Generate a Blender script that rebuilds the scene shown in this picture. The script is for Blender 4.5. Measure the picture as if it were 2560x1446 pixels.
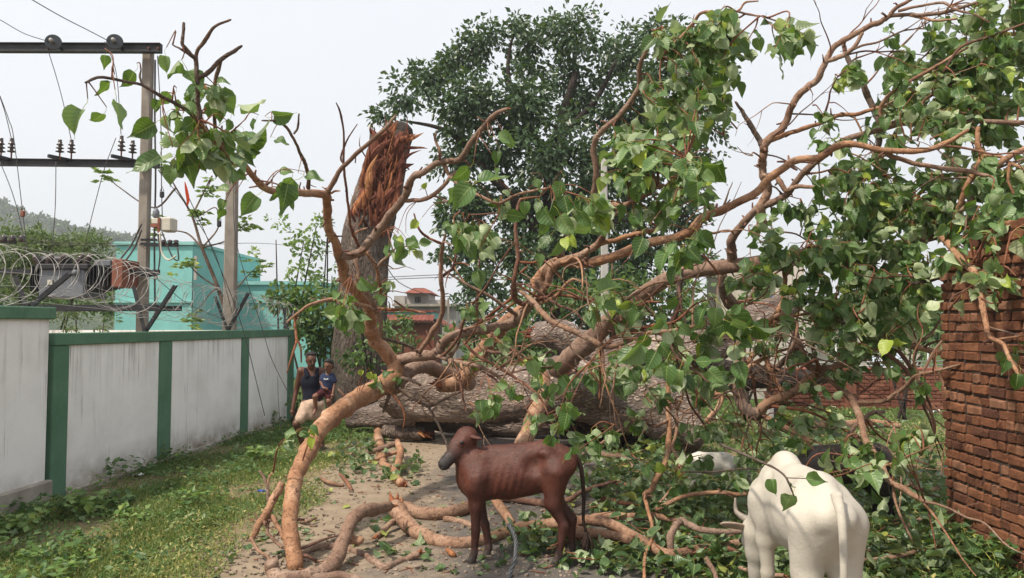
import bpy, math, random
import numpy as np
from mathutils import Vector, Matrix

for o in list(bpy.data.objects):
    bpy.data.objects.remove(o, do_unlink=True)
scene = bpy.context.scene
COL = scene.collection
R = math.radians

# ------------------------------------------------------------------ camera
F_PX, CX, CY = 1900.0, 1280.0, 723.0          # focal length / centre in the 2560 px frame
CAM_H, PITCH = 2.04, math.atan((812 - 723) / 1900.0)
cam_data = bpy.data.cameras.new('camera')
cam_data.sensor_width = 36.0
cam_data.lens = F_PX / 2560.0 * 36.0
cam_data.clip_start = 0.05
cam_data.clip_end = 5000
cam = bpy.data.objects.new('camera', cam_data)
COL.objects.link(cam)
cam.location = (0, 0, CAM_H)
cam.rotation_euler = (R(90) + PITCH, 0, 0)
scene.camera = cam

# ------------------------------------------------------------------ world, sun, exposure
SUN_DIR = Vector((-0.46, -0.34, 0.82)).normalized()      # towards the sun
SUN_EL = math.asin(SUN_DIR.z)
SUN_AZ = math.atan2(SUN_DIR.x, SUN_DIR.y)
world = bpy.data.worlds.new('World')
scene.world = world
world.use_nodes = True
wn, wl = world.node_tree.nodes, world.node_tree.links
wn.clear()
w_out = wn.new('ShaderNodeOutputWorld')
w_bg = wn.new('ShaderNodeBackground')
w_bg.inputs['Strength'].default_value = 0.12
w_sky = wn.new('ShaderNodeTexSky')
w_sky.sky_type = 'NISHITA'
w_sky.sun_disc = False
w_sky.sun_elevation = SUN_EL
w_sky.sun_rotation = SUN_AZ
w_sky.air_density = 1.0
w_sky.dust_density = 6.0
w_sky.ozone_density = 1.0
w_mix = wn.new('ShaderNodeMix')
w_mix.data_type = 'RGBA'
w_mix.inputs[0].default_value = 0.80                     # thin bright overcast veil over the whole sky
w_mix.inputs[7].default_value = (6.95, 7.10, 7.35, 1)
wl.new(w_sky.outputs[0], w_mix.inputs[6])
wl.new(w_mix.outputs[2], w_bg.inputs['Color'])
wl.new(w_bg.outputs[0], w_out.inputs['Surface'])

sun_data = bpy.data.lights.new('sun', 'SUN')
sun_data.energy = 4.6
sun_data.angle = R(3.5)
sun_data.color = (1.0, 0.90, 0.76)
sun = bpy.data.objects.new('sun', sun_data)
COL.objects.link(sun)
sun.rotation_euler = (-SUN_DIR).to_track_quat('-Z', 'Y').to_euler()
sun.location = SUN_DIR * 40

scene.view_settings.view_transform = 'Standard'
scene.view_settings.look = 'None'
scene.view_settings.exposure = 0.42
scene.view_settings.gamma = 1.0
scene.view_settings.use_curve_mapping = False
scene.render.engine = 'CYCLES'
scene.cycles.use_denoising = True
scene.cycles.max_bounces = 7
scene.cycles.transparent_max_bounces = 8
scene.cycles.sample_clamp_indirect = 6.0

# ------------------------------------------------------------------ pixel -> place helpers
rng = np.random.default_rng(7)
rnd = random.Random(7)
_c, _s = math.cos(PITCH), math.sin(PITCH)

def P(x, y, d):
    """point seen at photo pixel (x, y), standing d metres in front of the camera"""
    a, b = (x - CX) / F_PX, (CY - y) / F_PX
    dy, dz = _c - b * _s, _s + b * _c
    k = d / dy
    return np.array((a * k, d, CAM_H + dz * k))

def G(x, y, z=0.0):
    """point of the ground seen at photo pixel (x, y)"""
    a, b = (x - CX) / F_PX, (CY - y) / F_PX
    dy, dz = _c - b * _s, _s + b * _c
    k = (z - CAM_H) / dz
    return np.array((a * k, dy * k, z))

def to_px(p):
    x, y, z = p[..., 0], p[..., 1], p[..., 2] - CAM_H
    f = y * _c + z * _s
    u = -y * _s + z * _c
    return CX + F_PX * x / f, CY - F_PX * u / f

# ------------------------------------------------------------------ object helpers
def tag(o, label=None, cat=None, group=None, kind=None):
    if label: o['label'] = label
    if cat: o['category'] = cat
    if group: o['group'] = group
    if kind: o['kind'] = kind
    return o

def empty(name, loc=(0, 0, 0), rz=0.0):
    o = bpy.data.objects.new(name, None)
    o.empty_display_size = 0.2
    COL.objects.link(o)
    o.location = loc
    o.rotation_euler = (0, 0, rz)
    return o

def thing(name, label, cat, loc=(0, 0, 0), rz=0.0, group=None):
    return tag(empty(name, loc, rz), label, cat, group)

def mesh(name, verts, faces, mats, smooth=True, attrs=None, mat_idx=None):
    """verts (n,3); faces list of tuples or (m,k) array"""
    me = bpy.data.meshes.new(name)
    verts = np.asarray(verts, dtype=np.float32).reshape(-1, 3)
    if isinstance(faces, np.ndarray):
        m, k = faces.shape
        me.vertices.add(len(verts))
        me.vertices.foreach_set('co', verts.ravel())
        me.loops.add(m * k)
        me.loops.foreach_set('vertex_index', faces.astype(np.int32).ravel())
        me.polygons.add(m)
        me.polygons.foreach_set('loop_start', np.arange(0, m * k, k, dtype=np.int32))
        me.update(calc_edges=True)
    else:
        me.from_pydata([tuple(v) for v in verts], [], faces)
        me.update()
    n = len(me.polygons)
    if smooth is True:
        me.polygons.foreach_set('use_smooth', np.ones(n, dtype=bool))
    else:
        me.polygons.foreach_set('use_smooth', np.zeros(n, dtype=bool))
    if mat_idx is not None:
        me.polygons.foreach_set('material_index', np.asarray(mat_idx, dtype=np.int32))
    if attrs:
        for nm, arr in attrs.items():
            a = me.attributes.new(nm, 'FLOAT_COLOR', 'POINT')
            a.data.foreach_set('color', np.asarray(arr, dtype=np.float32).ravel())
    if not isinstance(mats, (list, tuple)):
        mats = [mats]
    for mt in mats:
        me.materials.append(mt)
    me.validate()
    return me

def link(name, me, parent=None, loc=None):
    o = bpy.data.objects.new(name, me)
    COL.objects.link(o)
    if loc is not None:
        o.location = loc
    if parent is not None:
        o.parent = parent
        # children are written in world space while things sit at their base
        if loc is None:
            o.matrix_parent_inverse = Matrix.Translation(parent.location).inverted() if parent.rotation_euler.z == 0 \
                else (Matrix.Translation(parent.location) @ Matrix.Rotation(parent.rotation_euler.z, 4, 'Z')).inverted()
    return o

class MB:
    """collects shapes that form one mesh"""
    def __init__(self):
        self.v, self.f, self.n = [], [], 0
    def add(self, v, f):
        v = np.asarray(v, float).reshape(-1, 3)
        self.v.append(v)
        self.f += [tuple(i + self.n for i in q) for q in f]
        self.n += len(v)
        return self
    def box(self, lo, hi, M=None, bev=0.0):
        (x0, y0, z0), (x1, y1, z1) = lo, hi
        if bev <= 0:
            v = np.array([(x0, y0, z0), (x1, y0, z0), (x1, y1, z0), (x0, y1, z0),
                          (x0, y0, z1), (x1, y0, z1), (x1, y1, z1), (x0, y1, z1)], float)
            f = [(0, 3, 2, 1), (4, 5, 6, 7), (0, 1, 5, 4), (1, 2, 6, 5), (2, 3, 7, 6), (3, 0, 4, 7)]
        else:
            b = min(bev, (x1 - x0) * .45, (y1 - y0) * .45, (z1 - z0) * .45)
            rings = []
            for z, ins in ((z0, b), (z0 + b, 0), (z1 - b, 0), (z1, b)):
                a0, a1, c0, c1 = x0 + ins, x1 - ins, y0 + ins, y1 - ins
                k = b
                rings.append([(a0 + k, c0, z), (a1 - k, c0, z), (a1, c0 + k, z), (a1, c1 - k, z),
                              (a1 - k, c1, z), (a0 + k, c1, z), (a0, c1 - k, z), (a0, c0 + k, z)])
            v = np.array([p for r in rings for p in r], float)
            f = [tuple(range(7, -1, -1)), tuple(range(24, 32))]
            for r in range(3):
                for i in range(8):
                    j = (i + 1) % 8
                    f.append((r * 8 + i, r * 8 + j, r * 8 + 8 + j, r * 8 + 8 + i))
        if M is not None:
            v = (np.c_[v, np.ones(len(v))] @ np.array(M).T)[:, :3]
        return self.add(v, f)
    def beam(self, a, b, w, h, up=(0, 0, 1)):
        a, b = Vector(a), Vector(b)
        d = (b - a)
        L = d.length
        y = d.normalized()
        x = y.cross(Vector(up))
        if x.length < 1e-4:
            x = Vector((1, 0, 0))
        x.normalize()
        z = x.cross(y)
        M = Matrix(((x.x, y.x, z.x, a.x), (x.y, y.y, z.y, a.y), (x.z, y.z, z.z, a.z), (0, 0, 0, 1)))
        return self.box((-w / 2, 0, -h / 2), (w / 2, L, h / 2), M)
    def tube(self, pts, r, sides=6, cap=True):
        v, f = tube_arrays(pts, r, sides, cap)
        return self.add(v, f)
    def lathe(self, prof, seg=16, M=None):
        v, f = [], []
        for (r, z) in prof:
            for i in range(seg):
                a = 2 * math.pi * i / seg
                v.append((r * math.cos(a), r * math.sin(a), z))
        for k in range(len(prof) - 1):
            for i in range(seg):
                j = (i + 1) % seg
                f.append((k * seg + i, k * seg + j, k * seg + seg + j, k * seg + seg + i))
        f.append(tuple(range(seg - 1, -1, -1)))
        f.append(tuple((len(prof) - 1) * seg + i for i in range(seg)))
        v = np.array(v)
        if M is not None:
            v = (np.c_[v, np.ones(len(v))] @ np.array(M).T)[:, :3]
        return self.add(v, f)
    def build(self, name, mat, parent=None, smooth=False):
        me = mesh(name, np.vstack(self.v), self.f, mat, smooth)
        return link(name, me, parent)

def frames(pts):
    pts = np.asarray(pts, float)
    t = np.gradient(pts, axis=0)
    t /= np.linalg.norm(t, axis=1)[:, None] + 1e-9
    up = np.array((0, 0, 1.0)) if abs(t[0][2]) < 0.9 else np.array((1.0, 0, 0))
    n = np.cross(t[0], up); n /= np.linalg.norm(n)
    N = [n]
    for i in range(1, len(pts)):
        n = N[-1] - t[i] * np.dot(N[-1], t[i])
        n /= np.linalg.norm(n) + 1e-9
        N.append(n)
    N = np.array(N)
    B = np.cross(t, N)
    return t, N, B

def tube_arrays(pts, r, sides=6, cap=True, lump=0.0, seed=0):
    pts = np.asarray(pts, float)
    m = len(pts)
    r = np.broadcast_to(np.asarray(r, float), (m,))
    t, N, B = frames(pts)
    a = np.arange(sides) * 2 * math.pi / sides
    ring = np.cos(a)[None, :, None] * N[:, None, :] + np.sin(a)[None, :, None] * B[:, None, :]
    rr = np.repeat(r[:, None], sides, 1)
    if lump > 0:
        s = np.cumsum(np.r_[0, np.linalg.norm(np.diff(pts, axis=0), axis=1)])
        g = np.random.default_rng(seed)
        f = np.zeros((m, sides))
        for k in range(7):
            ph = g.uniform(0, 6.28, 2)
            f += g.uniform(.3, 1) * np.sin(s[:, None] / (np.mean(r) * g.uniform(3.0, 9) + 1e-4) + ph[0]) * np.cos(a[None, :] * g.integers(0, 4) + ph[1])
        rr = rr * (1 + lump * f / 2.2)
    v = (pts[:, None, :] + ring * rr[:, :, None]).reshape(-1, 3)
    f = []
    for k in range(m - 1):
        for i in range(sides):
            j = (i + 1) % sides
            f.append((k * sides + i, k * sides + j, (k + 1) * sides + j, (k + 1) * sides + i))
    if cap:
        f.append(tuple(range(sides - 1, -1, -1)))
        f.append(tuple((m - 1) * sides + i for i in range(sides)))
    return v, f

def spline(pts, step_n=5):
    """Catmull-Rom through pts (n,k)"""
    pts = np.asarray(pts, float)
    if len(pts) < 3:
        t = np.linspace(0, 1, step_n + 1)[:, None]
        return pts[0] * (1 - t) + pts[1] * t
    p = np.vstack((2 * pts[0] - pts[1], pts, 2 * pts[-1] - pts[-2]))
    out = []
    for i in range(1, len(p) - 2):
        t = np.linspace(0, 1, step_n, endpoint=False)[:, None]
        a, b, c, d = p[i - 1], p[i], p[i + 1], p[i + 2]
        out.append(0.5 * ((2 * b) + (c - a) * t + (2 * a - 5 * b + 4 * c - d) * t ** 2 + (3 * b - a - 3 * c + d) * t ** 3))
    out.append(pts[-1][None])
    return np.vstack(out)

# ------------------------------------------------------------------ materials
class NT:
    def __init__(self, name):
        self.m = bpy.data.materials.new(name)
        self.m.use_nodes = True
        self.n, self.l = self.m.node_tree.nodes, self.m.node_tree.links
        self.bsdf = self.n['Principled BSDF']
        self.out = self.n['Material Output']
    def node(self, t, **kw):
        nd = self.n.new(t)
        for k, v in kw.items():
            setattr(nd, k, v)
        return nd
    def put(self, sock, val):
        if isinstance(val, bpy.types.NodeSocket):
            self.l.new(val, sock)
        elif isinstance(val, (tuple, list)):
            sock.default_value = tuple(val) + ((1,) if len(val) == 3 and len(sock.default_value) == 4 else ())
        else:
            sock.default_value = val
    def coord(self, which='Object', scale=(1, 1, 1)):
        tc = self.node('ShaderNodeTexCoord')
        mp = self.node('ShaderNodeMapping')
        mp.inputs['Scale'].default_value = scale
        self.l.new(tc.outputs[which], mp.inputs['Vector'])
        return mp.outputs[0]
    def world(self, scale=(1, 1, 1)):
        g = self.node('ShaderNodeNewGeometry')
        mp = self.node('ShaderNodeMapping')
        mp.inputs['Scale'].default_value = scale
        self.l.new(g.outputs['Position'], mp.inputs['Vector'])
        return mp.outputs[0]
    def noise(self, vec, scale, detail=4, rough=.55, dist=0.0):
        nd = self.node('ShaderNodeTexNoise')
        nd.inputs['Scale'].default_value = scale
        nd.inputs['Detail'].default_value = detail
        nd.inputs['Roughness'].default_value = rough
        nd.inputs['Distortion'].default_value = dist
        self.l.new(vec, nd.inputs['Vector'])
        return nd.outputs['Fac']
    def vor(self, vec, scale, feature='F1', out='Distance'):
        nd = self.node('ShaderNodeTexVoronoi', feature=feature)
        nd.inputs['Scale'].default_value = scale
        self.l.new(vec, nd.inputs['Vector'])
        return nd.outputs[out]
    def ramp(self, fac, stops, interp='LINEAR'):
        nd = self.node('ShaderNodeValToRGB')
        cr = nd.color_ramp
        cr.interpolation = interp
        while len(cr.elements) < len(stops):
            cr.elements.new(0.5)
        for e, (p, c) in zip(cr.elements, stops):
            e.position = p
            e.color = (c, c, c, 1) if not isinstance(c, (tuple, list)) else tuple(c) + (1,)
        self.l.new(fac, nd.inputs[0])
        return nd.outputs[0]
    def mix(self, fac, a, b, mode='MIX'):
        nd = self.node('ShaderNodeMix', data_type='RGBA', blend_type=mode)
        self.put(nd.inputs[0], fac)
        for s, v in ((nd.inputs[6], a), (nd.inputs[7], b)):
            if isinstance(v, bpy.types.NodeSocket): self.l.new(v, s)
            else: s.default_value = tuple(v) + (1,)
        return nd.outputs[2]
    def math(self, op, a, b=None, clamp=False):
        nd = self.node('ShaderNodeMath', operation=op, use_clamp=clamp)
        self.put(nd.inputs[0], a)
        if b is not None: self.put(nd.inputs[1], b)
        return nd.outputs[0]
    def attr(self, name):
        nd = self.node('ShaderNodeAttribute', attribute_name=name)
        return nd
    def bump(self, h, strength=.5, dist=.02):
        nd = self.node('ShaderNodeBump')
        nd.inputs['Strength'].default_value = strength
        nd.inputs['Distance'].default_value = dist
        self.l.new(h, nd.inputs['Height'])
        self.l.new(nd.outputs[0], self.bsdf.inputs['Normal'])
    def set(self, color=None, rough=.8, spec=.3, metal=0.0):
        if color is not None: self.put(self.bsdf.inputs['Base Color'], color)
        self.put(self.bsdf.inputs['Roughness'], rough)
        self.put(self.bsdf.inputs['Specular IOR Level'], spec)
        self.put(self.bsdf.inputs['Metallic'], metal)
        return self.m

def simple(name, c, rough=.75, spec=.3, metal=0.0, var=.25, scale=6.0, bump=.15):
    t = NT(name)
    v = t.world()
    n = t.noise(v, scale, 5, .6)
    n2 = t.noise(v, scale * 7, 3, .6)
    lo = tuple(x * (1 - var) for x in c); hi = tuple(min(1, x * (1 + var)) for x in c)
    col = t.ramp(n, [(.3, lo), (.7, hi)])
    col = t.mix(t.ramp(n2, [(.45, 0.0), (.75, .35)]), col, tuple(x * .7 for x in c))
    if bump: t.bump(n2, bump, .01)
    return t.set(col, rough, spec, metal)

def bark_material(name, base, dark, pale, scale, crack=.0, bumpk=.4, rings=.0, grain=(1, 1, 1), patches=0.0):
    t = NT(name)
    v = t.coord('Object', grain)
    n1 = t.noise(v, 2.6 * scale, 6, .65, .4)
    n2 = t.noise(v, 12 * scale, 6, .68, .2)
    n3 = t.noise(v, 55 * scale, 4, .65)
    col = t.ramp(n1, [(.30, dark), (.5, base), (.70, pale)])
    col = t.mix(t.ramp(n2, [(.50, 0.0), (.66, .75)]), col, dark)
    col = t.mix(t.ramp(n3, [(.58, 0.0), (.68, .7)]), col, tuple(x * .35 for x in dark))   # scars
    oi = t.node('ShaderNodeObjectInfo')
    hsv = t.node('ShaderNodeHueSaturation')
    t.l.new(col, hsv.inputs['Color'])
    t.put(hsv.inputs['Value'], t.math('ADD', t.math('MULTIPLY', oi.outputs['Random'], .5), .72))
    t.put(hsv.inputs['Saturation'], t.math('ADD', t.math('MULTIPLY', oi.outputs['Random'], .3), .76))
    col = hsv.outputs[0]
    h = t.math('ADD', t.math('MULTIPLY', n2, .8), t.math('MULTIPLY', n3, .5))
    if rings > 0:      # creases and lenticel lines running round the branch
        at = t.attr('along')
        mp = t.node('ShaderNodeMapping'); mp.inputs['Scale'].default_value = (34 * scale, 1.6, 1.0)
        t.l.new(at.outputs['Vector'], mp.inputs['Vector'])
        rn = t.noise(mp.outputs[0], 1.0, 4, .6, .5)
        line = t.ramp(rn, [(.56, 0.0), (.64, 1.0)])
        col = t.mix(t.math('MULTIPLY', line, rings), col, tuple(x * .45 for x in dark))
        col = t.mix(t.math('MULTIPLY', t.ramp(rn, [(.28, 1.0), (.38, 0.0)]), rings * .7), col, tuple(min(1, x * 1.15) for x in pale))
        h = t.math('SUBTRACT', h, t.math('MULTIPLY', line, .5))
    if crack > 0:
        cn = t.node('ShaderNodeTexNoise'); cn.inputs['Scale'].default_value = 9 * scale; cn.inputs['Detail'].default_value = 4
        t.l.new(v, cn.inputs['Vector'])
        sc = t.node('ShaderNodeVectorMath', operation='SCALE'); sc.inputs['Scale'].default_value = .22
        t.l.new(cn.outputs['Color'], sc.inputs[0])
        nv = t.node('ShaderNodeVectorMath', operation='ADD')
        t.l.new(v, nv.inputs[0]); t.l.new(sc.outputs[0], nv.inputs[1])
        if patches > 0:      # peeled pale areas and grey-green lichen
            pn = t.noise(v, 1.5, 5, .6, .6)
            col = t.mix(t.math('MULTIPLY', t.ramp(pn, [(.56, 0.0), (.62, 1.0)]), patches), col, tuple(min(1, x * 1.25) for x in pale))
            col = t.mix(t.math('MULTIPLY', t.ramp(pn, [(.34, 1.0), (.42, 0.0)]), patches * .8), col, (.13, .13, .085))
        d = t.vor(nv.outputs[0], 24 * scale, 'F1')
        c = t.ramp(d, [(.28, 0.0), (.62, 1.0)])
        m = t.math('MULTIPLY', c, t.ramp(n1, [(.3, .35), (.7, 1.0)]))
        col = t.mix(t.math('MULTIPLY', m, crack), col, tuple(x * .35 for x in dark))
        h = t.math('SUBTRACT', t.math('MULTIPLY', h, .8), t.math('MULTIPLY', c, 1.1))
    t.bump(h, bumpk, .03)
    return t.set(col, .8, .22)

M = {}
M['bark'] = bark_material('peepal_bark', (.30, .165, .098), (.175, .088, .052), (.42, .275, .19), 1.0, 0, .6, .5)
M['bark_twig'] = bark_material('twig_bark', (.185, .075, .042), (.10, .040, .026), (.27, .135, .075), 2.0, 0, .4, .45)
M['bark_grey'] = bark_material('dead_grey_bark', (.165, .112, .082), (.085, .055, .040), (.26, .195, .15), 1.3, .15, .6, .5)
M['bark_old'] = bark_material('old_rough_bark', (.33, .25, .205), (.155, .11, .09), (.46, .38, .325), .85, .8, 1.0, 0, (.38, 1, 1), .6)
M['bark_stump'] = bark_material('stump_bark', (.165, .12, .095), (.065, .048, .04), (.29, .22, .175), .8, .55, 1.0, 0, (1, 1, .3), .5)
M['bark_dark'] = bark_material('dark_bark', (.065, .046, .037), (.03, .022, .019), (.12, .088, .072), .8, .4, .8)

def torn_wood(name, cols):
    t = NT(name)
    v = t.coord('Object', (14, 14, 2.2))
    n = t.noise(v, 2.0, 6, .65, .4)
    oi = t.node('ShaderNodeObjectInfo')
    base = t.ramp(oi.outputs['Random'], [(i / max(1, len(cols) - 1), c) for i, c in enumerate(cols)])
    col = t.mix(t.ramp(n, [(.38, .0), (.62, .75)]), base, tuple(x * .4 for x in cols[0]))
    t.bump(n, .7, .02)
    return t.set(col, .85, .15)
M['torn'] = torn_wood('torn_red_wood', [(.115, .042, .03), (.17, .06, .038), (.24, .085, .05), (.33, .13, .06)])
M['torn_pale'] = torn_wood('torn_orange_wood', [(.26, .085, .04), (.36, .14, .06), (.48, .24, .11)])

def leaf_material(name, top, under, yellow, veins=True, trans=.35, rough=.38):
    t = NT(name)
    at = t.attr('leafc')
    sep = t.node('ShaderNodeSeparateColor')
    t.l.new(at.outputs['Color'], sep.inputs[0])
    u, v, tint, yel = sep.outputs[0], sep.outputs[1], sep.outputs[2], at.outputs['Alpha']
    geo = t.node('ShaderNodeNewGeometry')
    col = t.mix(geo.outputs['Backfacing'], top, under)
    hsv = t.node('ShaderNodeHueSaturation')
    t.l.new(col, hsv.inputs['Color'])
    t.put(hsv.inputs['Value'], t.math('ADD', t.math('MULTIPLY', tint, 1.0), .48))
    t.put(hsv.inputs['Hue'], t.math('ADD', t.math('MULTIPLY', tint, -.03), .513))
    t.put(hsv.inputs['Saturation'], t.math('ADD', t.math('MULTIPLY', tint, -.25), 1.08))
    col = t.mix(yel, hsv.outputs[0], yellow)
    vec = t.coord('Object')
    blot = t.noise(vec, 28, 3, .6)
    col = t.mix(t.ramp(blot, [(.5, 0.0), (.8, .4)]), col, tuple(x * .55 for x in top))
    if veins:
        au = t.math('ABSOLUTE', t.math('SUBTRACT', t.math('MULTIPLY', u, 2.0), 1.0))
        mid = t.math('LESS_THAN', au, .055)
        fr = t.math('FRACT', t.math('SUBTRACT', t.math('MULTIPLY', v, 8.0), t.math('MULTIPLY', au, 1.5)))
        sv = t.math('LESS_THAN', t.math('ABSOLUTE', t.math('SUBTRACT', fr, .5)), .055)
        vf = t.math('MAXIMUM', mid, t.math('MULTIPLY', sv, .55))
        col = t.mix(t.math('MULTIPLY', vf, .55), col, (.38, .46, .17))
        t.bump(t.math('SUBTRACT', t.ramp(t.math('ABSOLUTE', t.math('SUBTRACT', fr, .5)), [(0, 0.0), (.5, 1.0)]), vf), .35, .004)
    t.set(col, rough, .5)
    tr = t.node('ShaderNodeBsdfTranslucent')
    t.l.new(t.mix(.45, col, (.26, .42, .03)), tr.inputs['Color'])
    mx = t.node('ShaderNodeMixShader')
    mx.inputs[0].default_value = trans
    t.l.new(t.bsdf.outputs[0], mx.inputs[1])
    t.l.new(tr.outputs[0], mx.inputs[2])
    t.l.new(mx.outputs[0], t.out.inputs['Surface'])
    return t.m

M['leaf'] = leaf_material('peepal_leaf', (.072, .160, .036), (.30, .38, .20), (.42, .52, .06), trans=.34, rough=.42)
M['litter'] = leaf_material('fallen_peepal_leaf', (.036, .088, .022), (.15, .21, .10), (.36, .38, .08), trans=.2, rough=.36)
M['stalk'] = simple('leaf_stalk', (.33, .34, .07), .6, .3, var=.15, bump=0)
M['tree_leaf'] = leaf_material('dark_tree_leaf', (.032, .074, .028), (.06, .105, .05), (.10, .16, .04), False, .18, .4)
M['bush_leaf'] = leaf_material('bush_leaf', (.060, .135, .030), (.12, .19, .07), (.25, .36, .06), False, .32, .5)
M['light_leaf'] = leaf_material('young_light_leaf', (.15, .26, .055), (.22, .32, .11), (.36, .44, .09), False, .4, .5)
M['acacia_leaf'] = leaf_material('feathery_leaf', (.10, .15, .055), (.13, .18, .08), (.23, .26, .09), False, .3, .6)
M['grass'] = leaf_material('ground_cover_leaf', (.088, .168, .032), (.12, .20, .055), (.50, .44, .17), False, .3, .6)
M['dry_grass'] = leaf_material('dry_grass_leaf', (.17, .21, .05), (.20, .24, .07), (.46, .38, .16), False, .3, .7)

# ------------------------------------------------------------------ fast leaf clouds (bushes, crowns, ground cover)
def rand_unit(n, g=rng):
    v = g.normal(size=(n, 3))
    return v / np.linalg.norm(v, axis=1)[:, None]

def leaf_cloud(base, axis, length, width, g=rng, fold=.25, yellow=.04, tint=None, face=None):
    """rhombic folded leaves; all arguments arrays of n"""
    n = len(base)
    axis = axis / (np.linalg.norm(axis, axis=1)[:, None] + 1e-9)
    ref = rand_unit(n, g) if face is None else face + .45 * rand_unit(n, g)
    s = np.cross(axis, ref); s /= np.linalg.norm(s, axis=1)[:, None] + 1e-9
    nr = np.cross(s, axis)
    L, W = length[:, None], width[:, None]
    v = np.stack((base, base + axis * L * .42 + s * W + nr * W * fold, base + axis * L - nr * L * .12,
                  base + axis * L * .42 - s * W + nr * W * fold), 1).reshape(-1, 3)
    k = np.arange(n)[:, None] * 4
    f = np.concatenate((k + np.array([[0, 1, 2]]), k + np.array([[0, 2, 3]])), 0)
    t = g.uniform(0, 1, n) if tint is None else tint
    y = (g.uniform(0, 1, n) < yellow) * g.uniform(.4, 1, n)
    a = np.repeat(np.c_[np.full(n, .5), np.full(n, .5), t, y], 4, 0)
    return v, f, a

def cloud_mesh(name, parts, mat, parent=None):
    V, F, A, off = [], [], [], 0
    for v, f, a in parts:
        V.append(v); F.append(f + off); A.append(a); off += len(v)
    me = mesh(name, np.vstack(V), np.vstack(F), mat, False, {'leafc': np.vstack(A)})
    return link(name, me, parent)

def lobes_cloud(lobes, per_m2, leaves, L, W, droop=.5, g=rng, gap=.36, gscale=1.6, yellow=.04, spread=.45, shell=.55):
    """lobes: (centre xyz, radii xyz). Clumps of leaves through each lobe, denser near its skin, with gaps"""
    base, axis, tint = [], [], []
    for c, r in lobes:
        c, r = np.asarray(c, float), np.asarray(r, float)
        n = int(per_m2 * 4 * (r[0] * r[2] + r[0] * r[1] + r[1] * r[2]) / 3 * 3.14)
        d = rand_unit(n, g)
        rad = g.uniform(0, 1, n) ** shell
        wob = 1 + .28 * np.sin(d[:, 0] * 5 + c[0]) * np.cos(d[:, 2] * 6 + c[2] * 2) + .16 * np.sin(d[:, 2] * 13 + c[0])
        p = c + d * r * (rad * wob)[:, None]
        q = p * gscale
        ns = (np.sin(q[:, 0] * 1.9 + np.sin(q[:, 2] * 1.3)) + np.sin(q[:, 2] * 2.3 + 1.7 * np.cos(q[:, 1] * 1.1)) + np.sin(q[:, 1] * 2.1 + q[:, 0])) / 3
        keep = ns * .5 + .5 > gap * g.uniform(.55, 1.25, n)
        p, d = p[keep], d[keep]
        m = len(p)
        ct = g.uniform(0, 1, m)
        for k in range(leaves):
            u = rand_unit(m, g)
            ax = u * .8 + d * .5 - np.array((0, 0, droop))
            base.append(p + u * spread * L * g.uniform(.2, 1.6, (m, 1)))
            axis.append(ax); tint.append(np.clip(ct * .6 + g.uniform(0, .4, m), 0, 1))
    base, axis, tint = np.vstack(base), np.vstack(axis), np.concatenate(tint)
    n = len(base)
    return leaf_cloud(base, axis, L * g.uniform(.6, 1.25, n), W * g.uniform(.7, 1.2, n), g, .3, yellow, tint)

def px_lobe(x, y, rx, ry, d, depth=None):
    k = d / F_PX
    return (P(x, y, d), (rx * k, depth if depth else max(rx, ry) * k * .8, ry * k))

# ------------------------------------------------------------------ ground, road
def ground_material():
    t = NT('earth_ground')
    v = t.world()
    n = t.noise(v, .9, 6, .62); n2 = t.noise(v, 9, 5, .6); n3 = t.noise(v, 60, 3, .6)
    col = t.ramp(n, [(.3, (.16, .115, .075)), (.5, (.24, .18, .115)), (.7, (.30, .235, .155))])
    col = t.mix(t.ramp(n2, [(.45, 0.0), (.7, .65)]), col, (.10, .095, .04))
    col = t.mix(t.ramp(n3, [(.5, 0.0), (.75, .5)]), col, (.34, .28, .18))
    sy = t.node('ShaderNodeSeparateXYZ'); t.l.new(v, sy.inputs[0])
    far = t.ramp(t.math('DIVIDE', sy.outputs[1], 40.0), [(.36, 0.0), (.48, 1.0)])           # weeds cover the soil beyond the road
    weeds = t.ramp(n2, [(.35, (.035, .065, .02)), (.65, (.085, .12, .035))])
    col = t.mix(t.math('MULTIPLY', far, t.ramp(n, [(.25, .75), (.5, 1.0)])), col, weeds)
    t.bump(t.math('ADD', n2, n3), .6, .03)
    return t.set(col, .95, .1)

def road_material():
    t = NT('dusty_asphalt')
    v = t.world()
    sx = t.node('ShaderNodeSeparateXYZ'); t.l.new(v, sx.inputs[0])
    n = t.noise(v, .55, 5, .6); n2 = t.noise(v, 5, 5, .65); n3 = t.noise(v, 75, 3, .7)
    vd = t.vor(v, 55)
    asp = t.ramp(n3, [(.3, (.06, .053, .05)), (.55, (.125, .112, .103)), (.75, (.21, .19, .172))])
    dust = t.ramp(n2, [(.3, (.215, .165, .115)), (.7, (.34, .27, .195))])
    # dust lies on the verge (low x) and in drifts elsewhere
    edge = t.math('MULTIPLY', t.math('ADD', sx.outputs[0], .55), -.75)
    f = t.math('ADD', edge, t.math('ADD', t.math('MULTIPLY', n, 2.0), t.math('MULTIPLY', n2, 1.1)))
    f = t.ramp(t.math('SUBTRACT', f, 1.52), [(0.0, .05), (.55, .9)])
    col = t.mix(f, asp, dust)
    col = t.mix(t.ramp(vd, [(.0, .55), (.22, 0.0)]), col, (.13, .10, .085))
    h = t.math('ADD', t.math('MULTIPLY', n3, .7), t.math('MULTIPLY', n2, .8))
    t.bump(h, .8, .018)
    return t.set(col, .92, .15)

M['ground'] = ground_material()
M['road'] = road_material()

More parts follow.
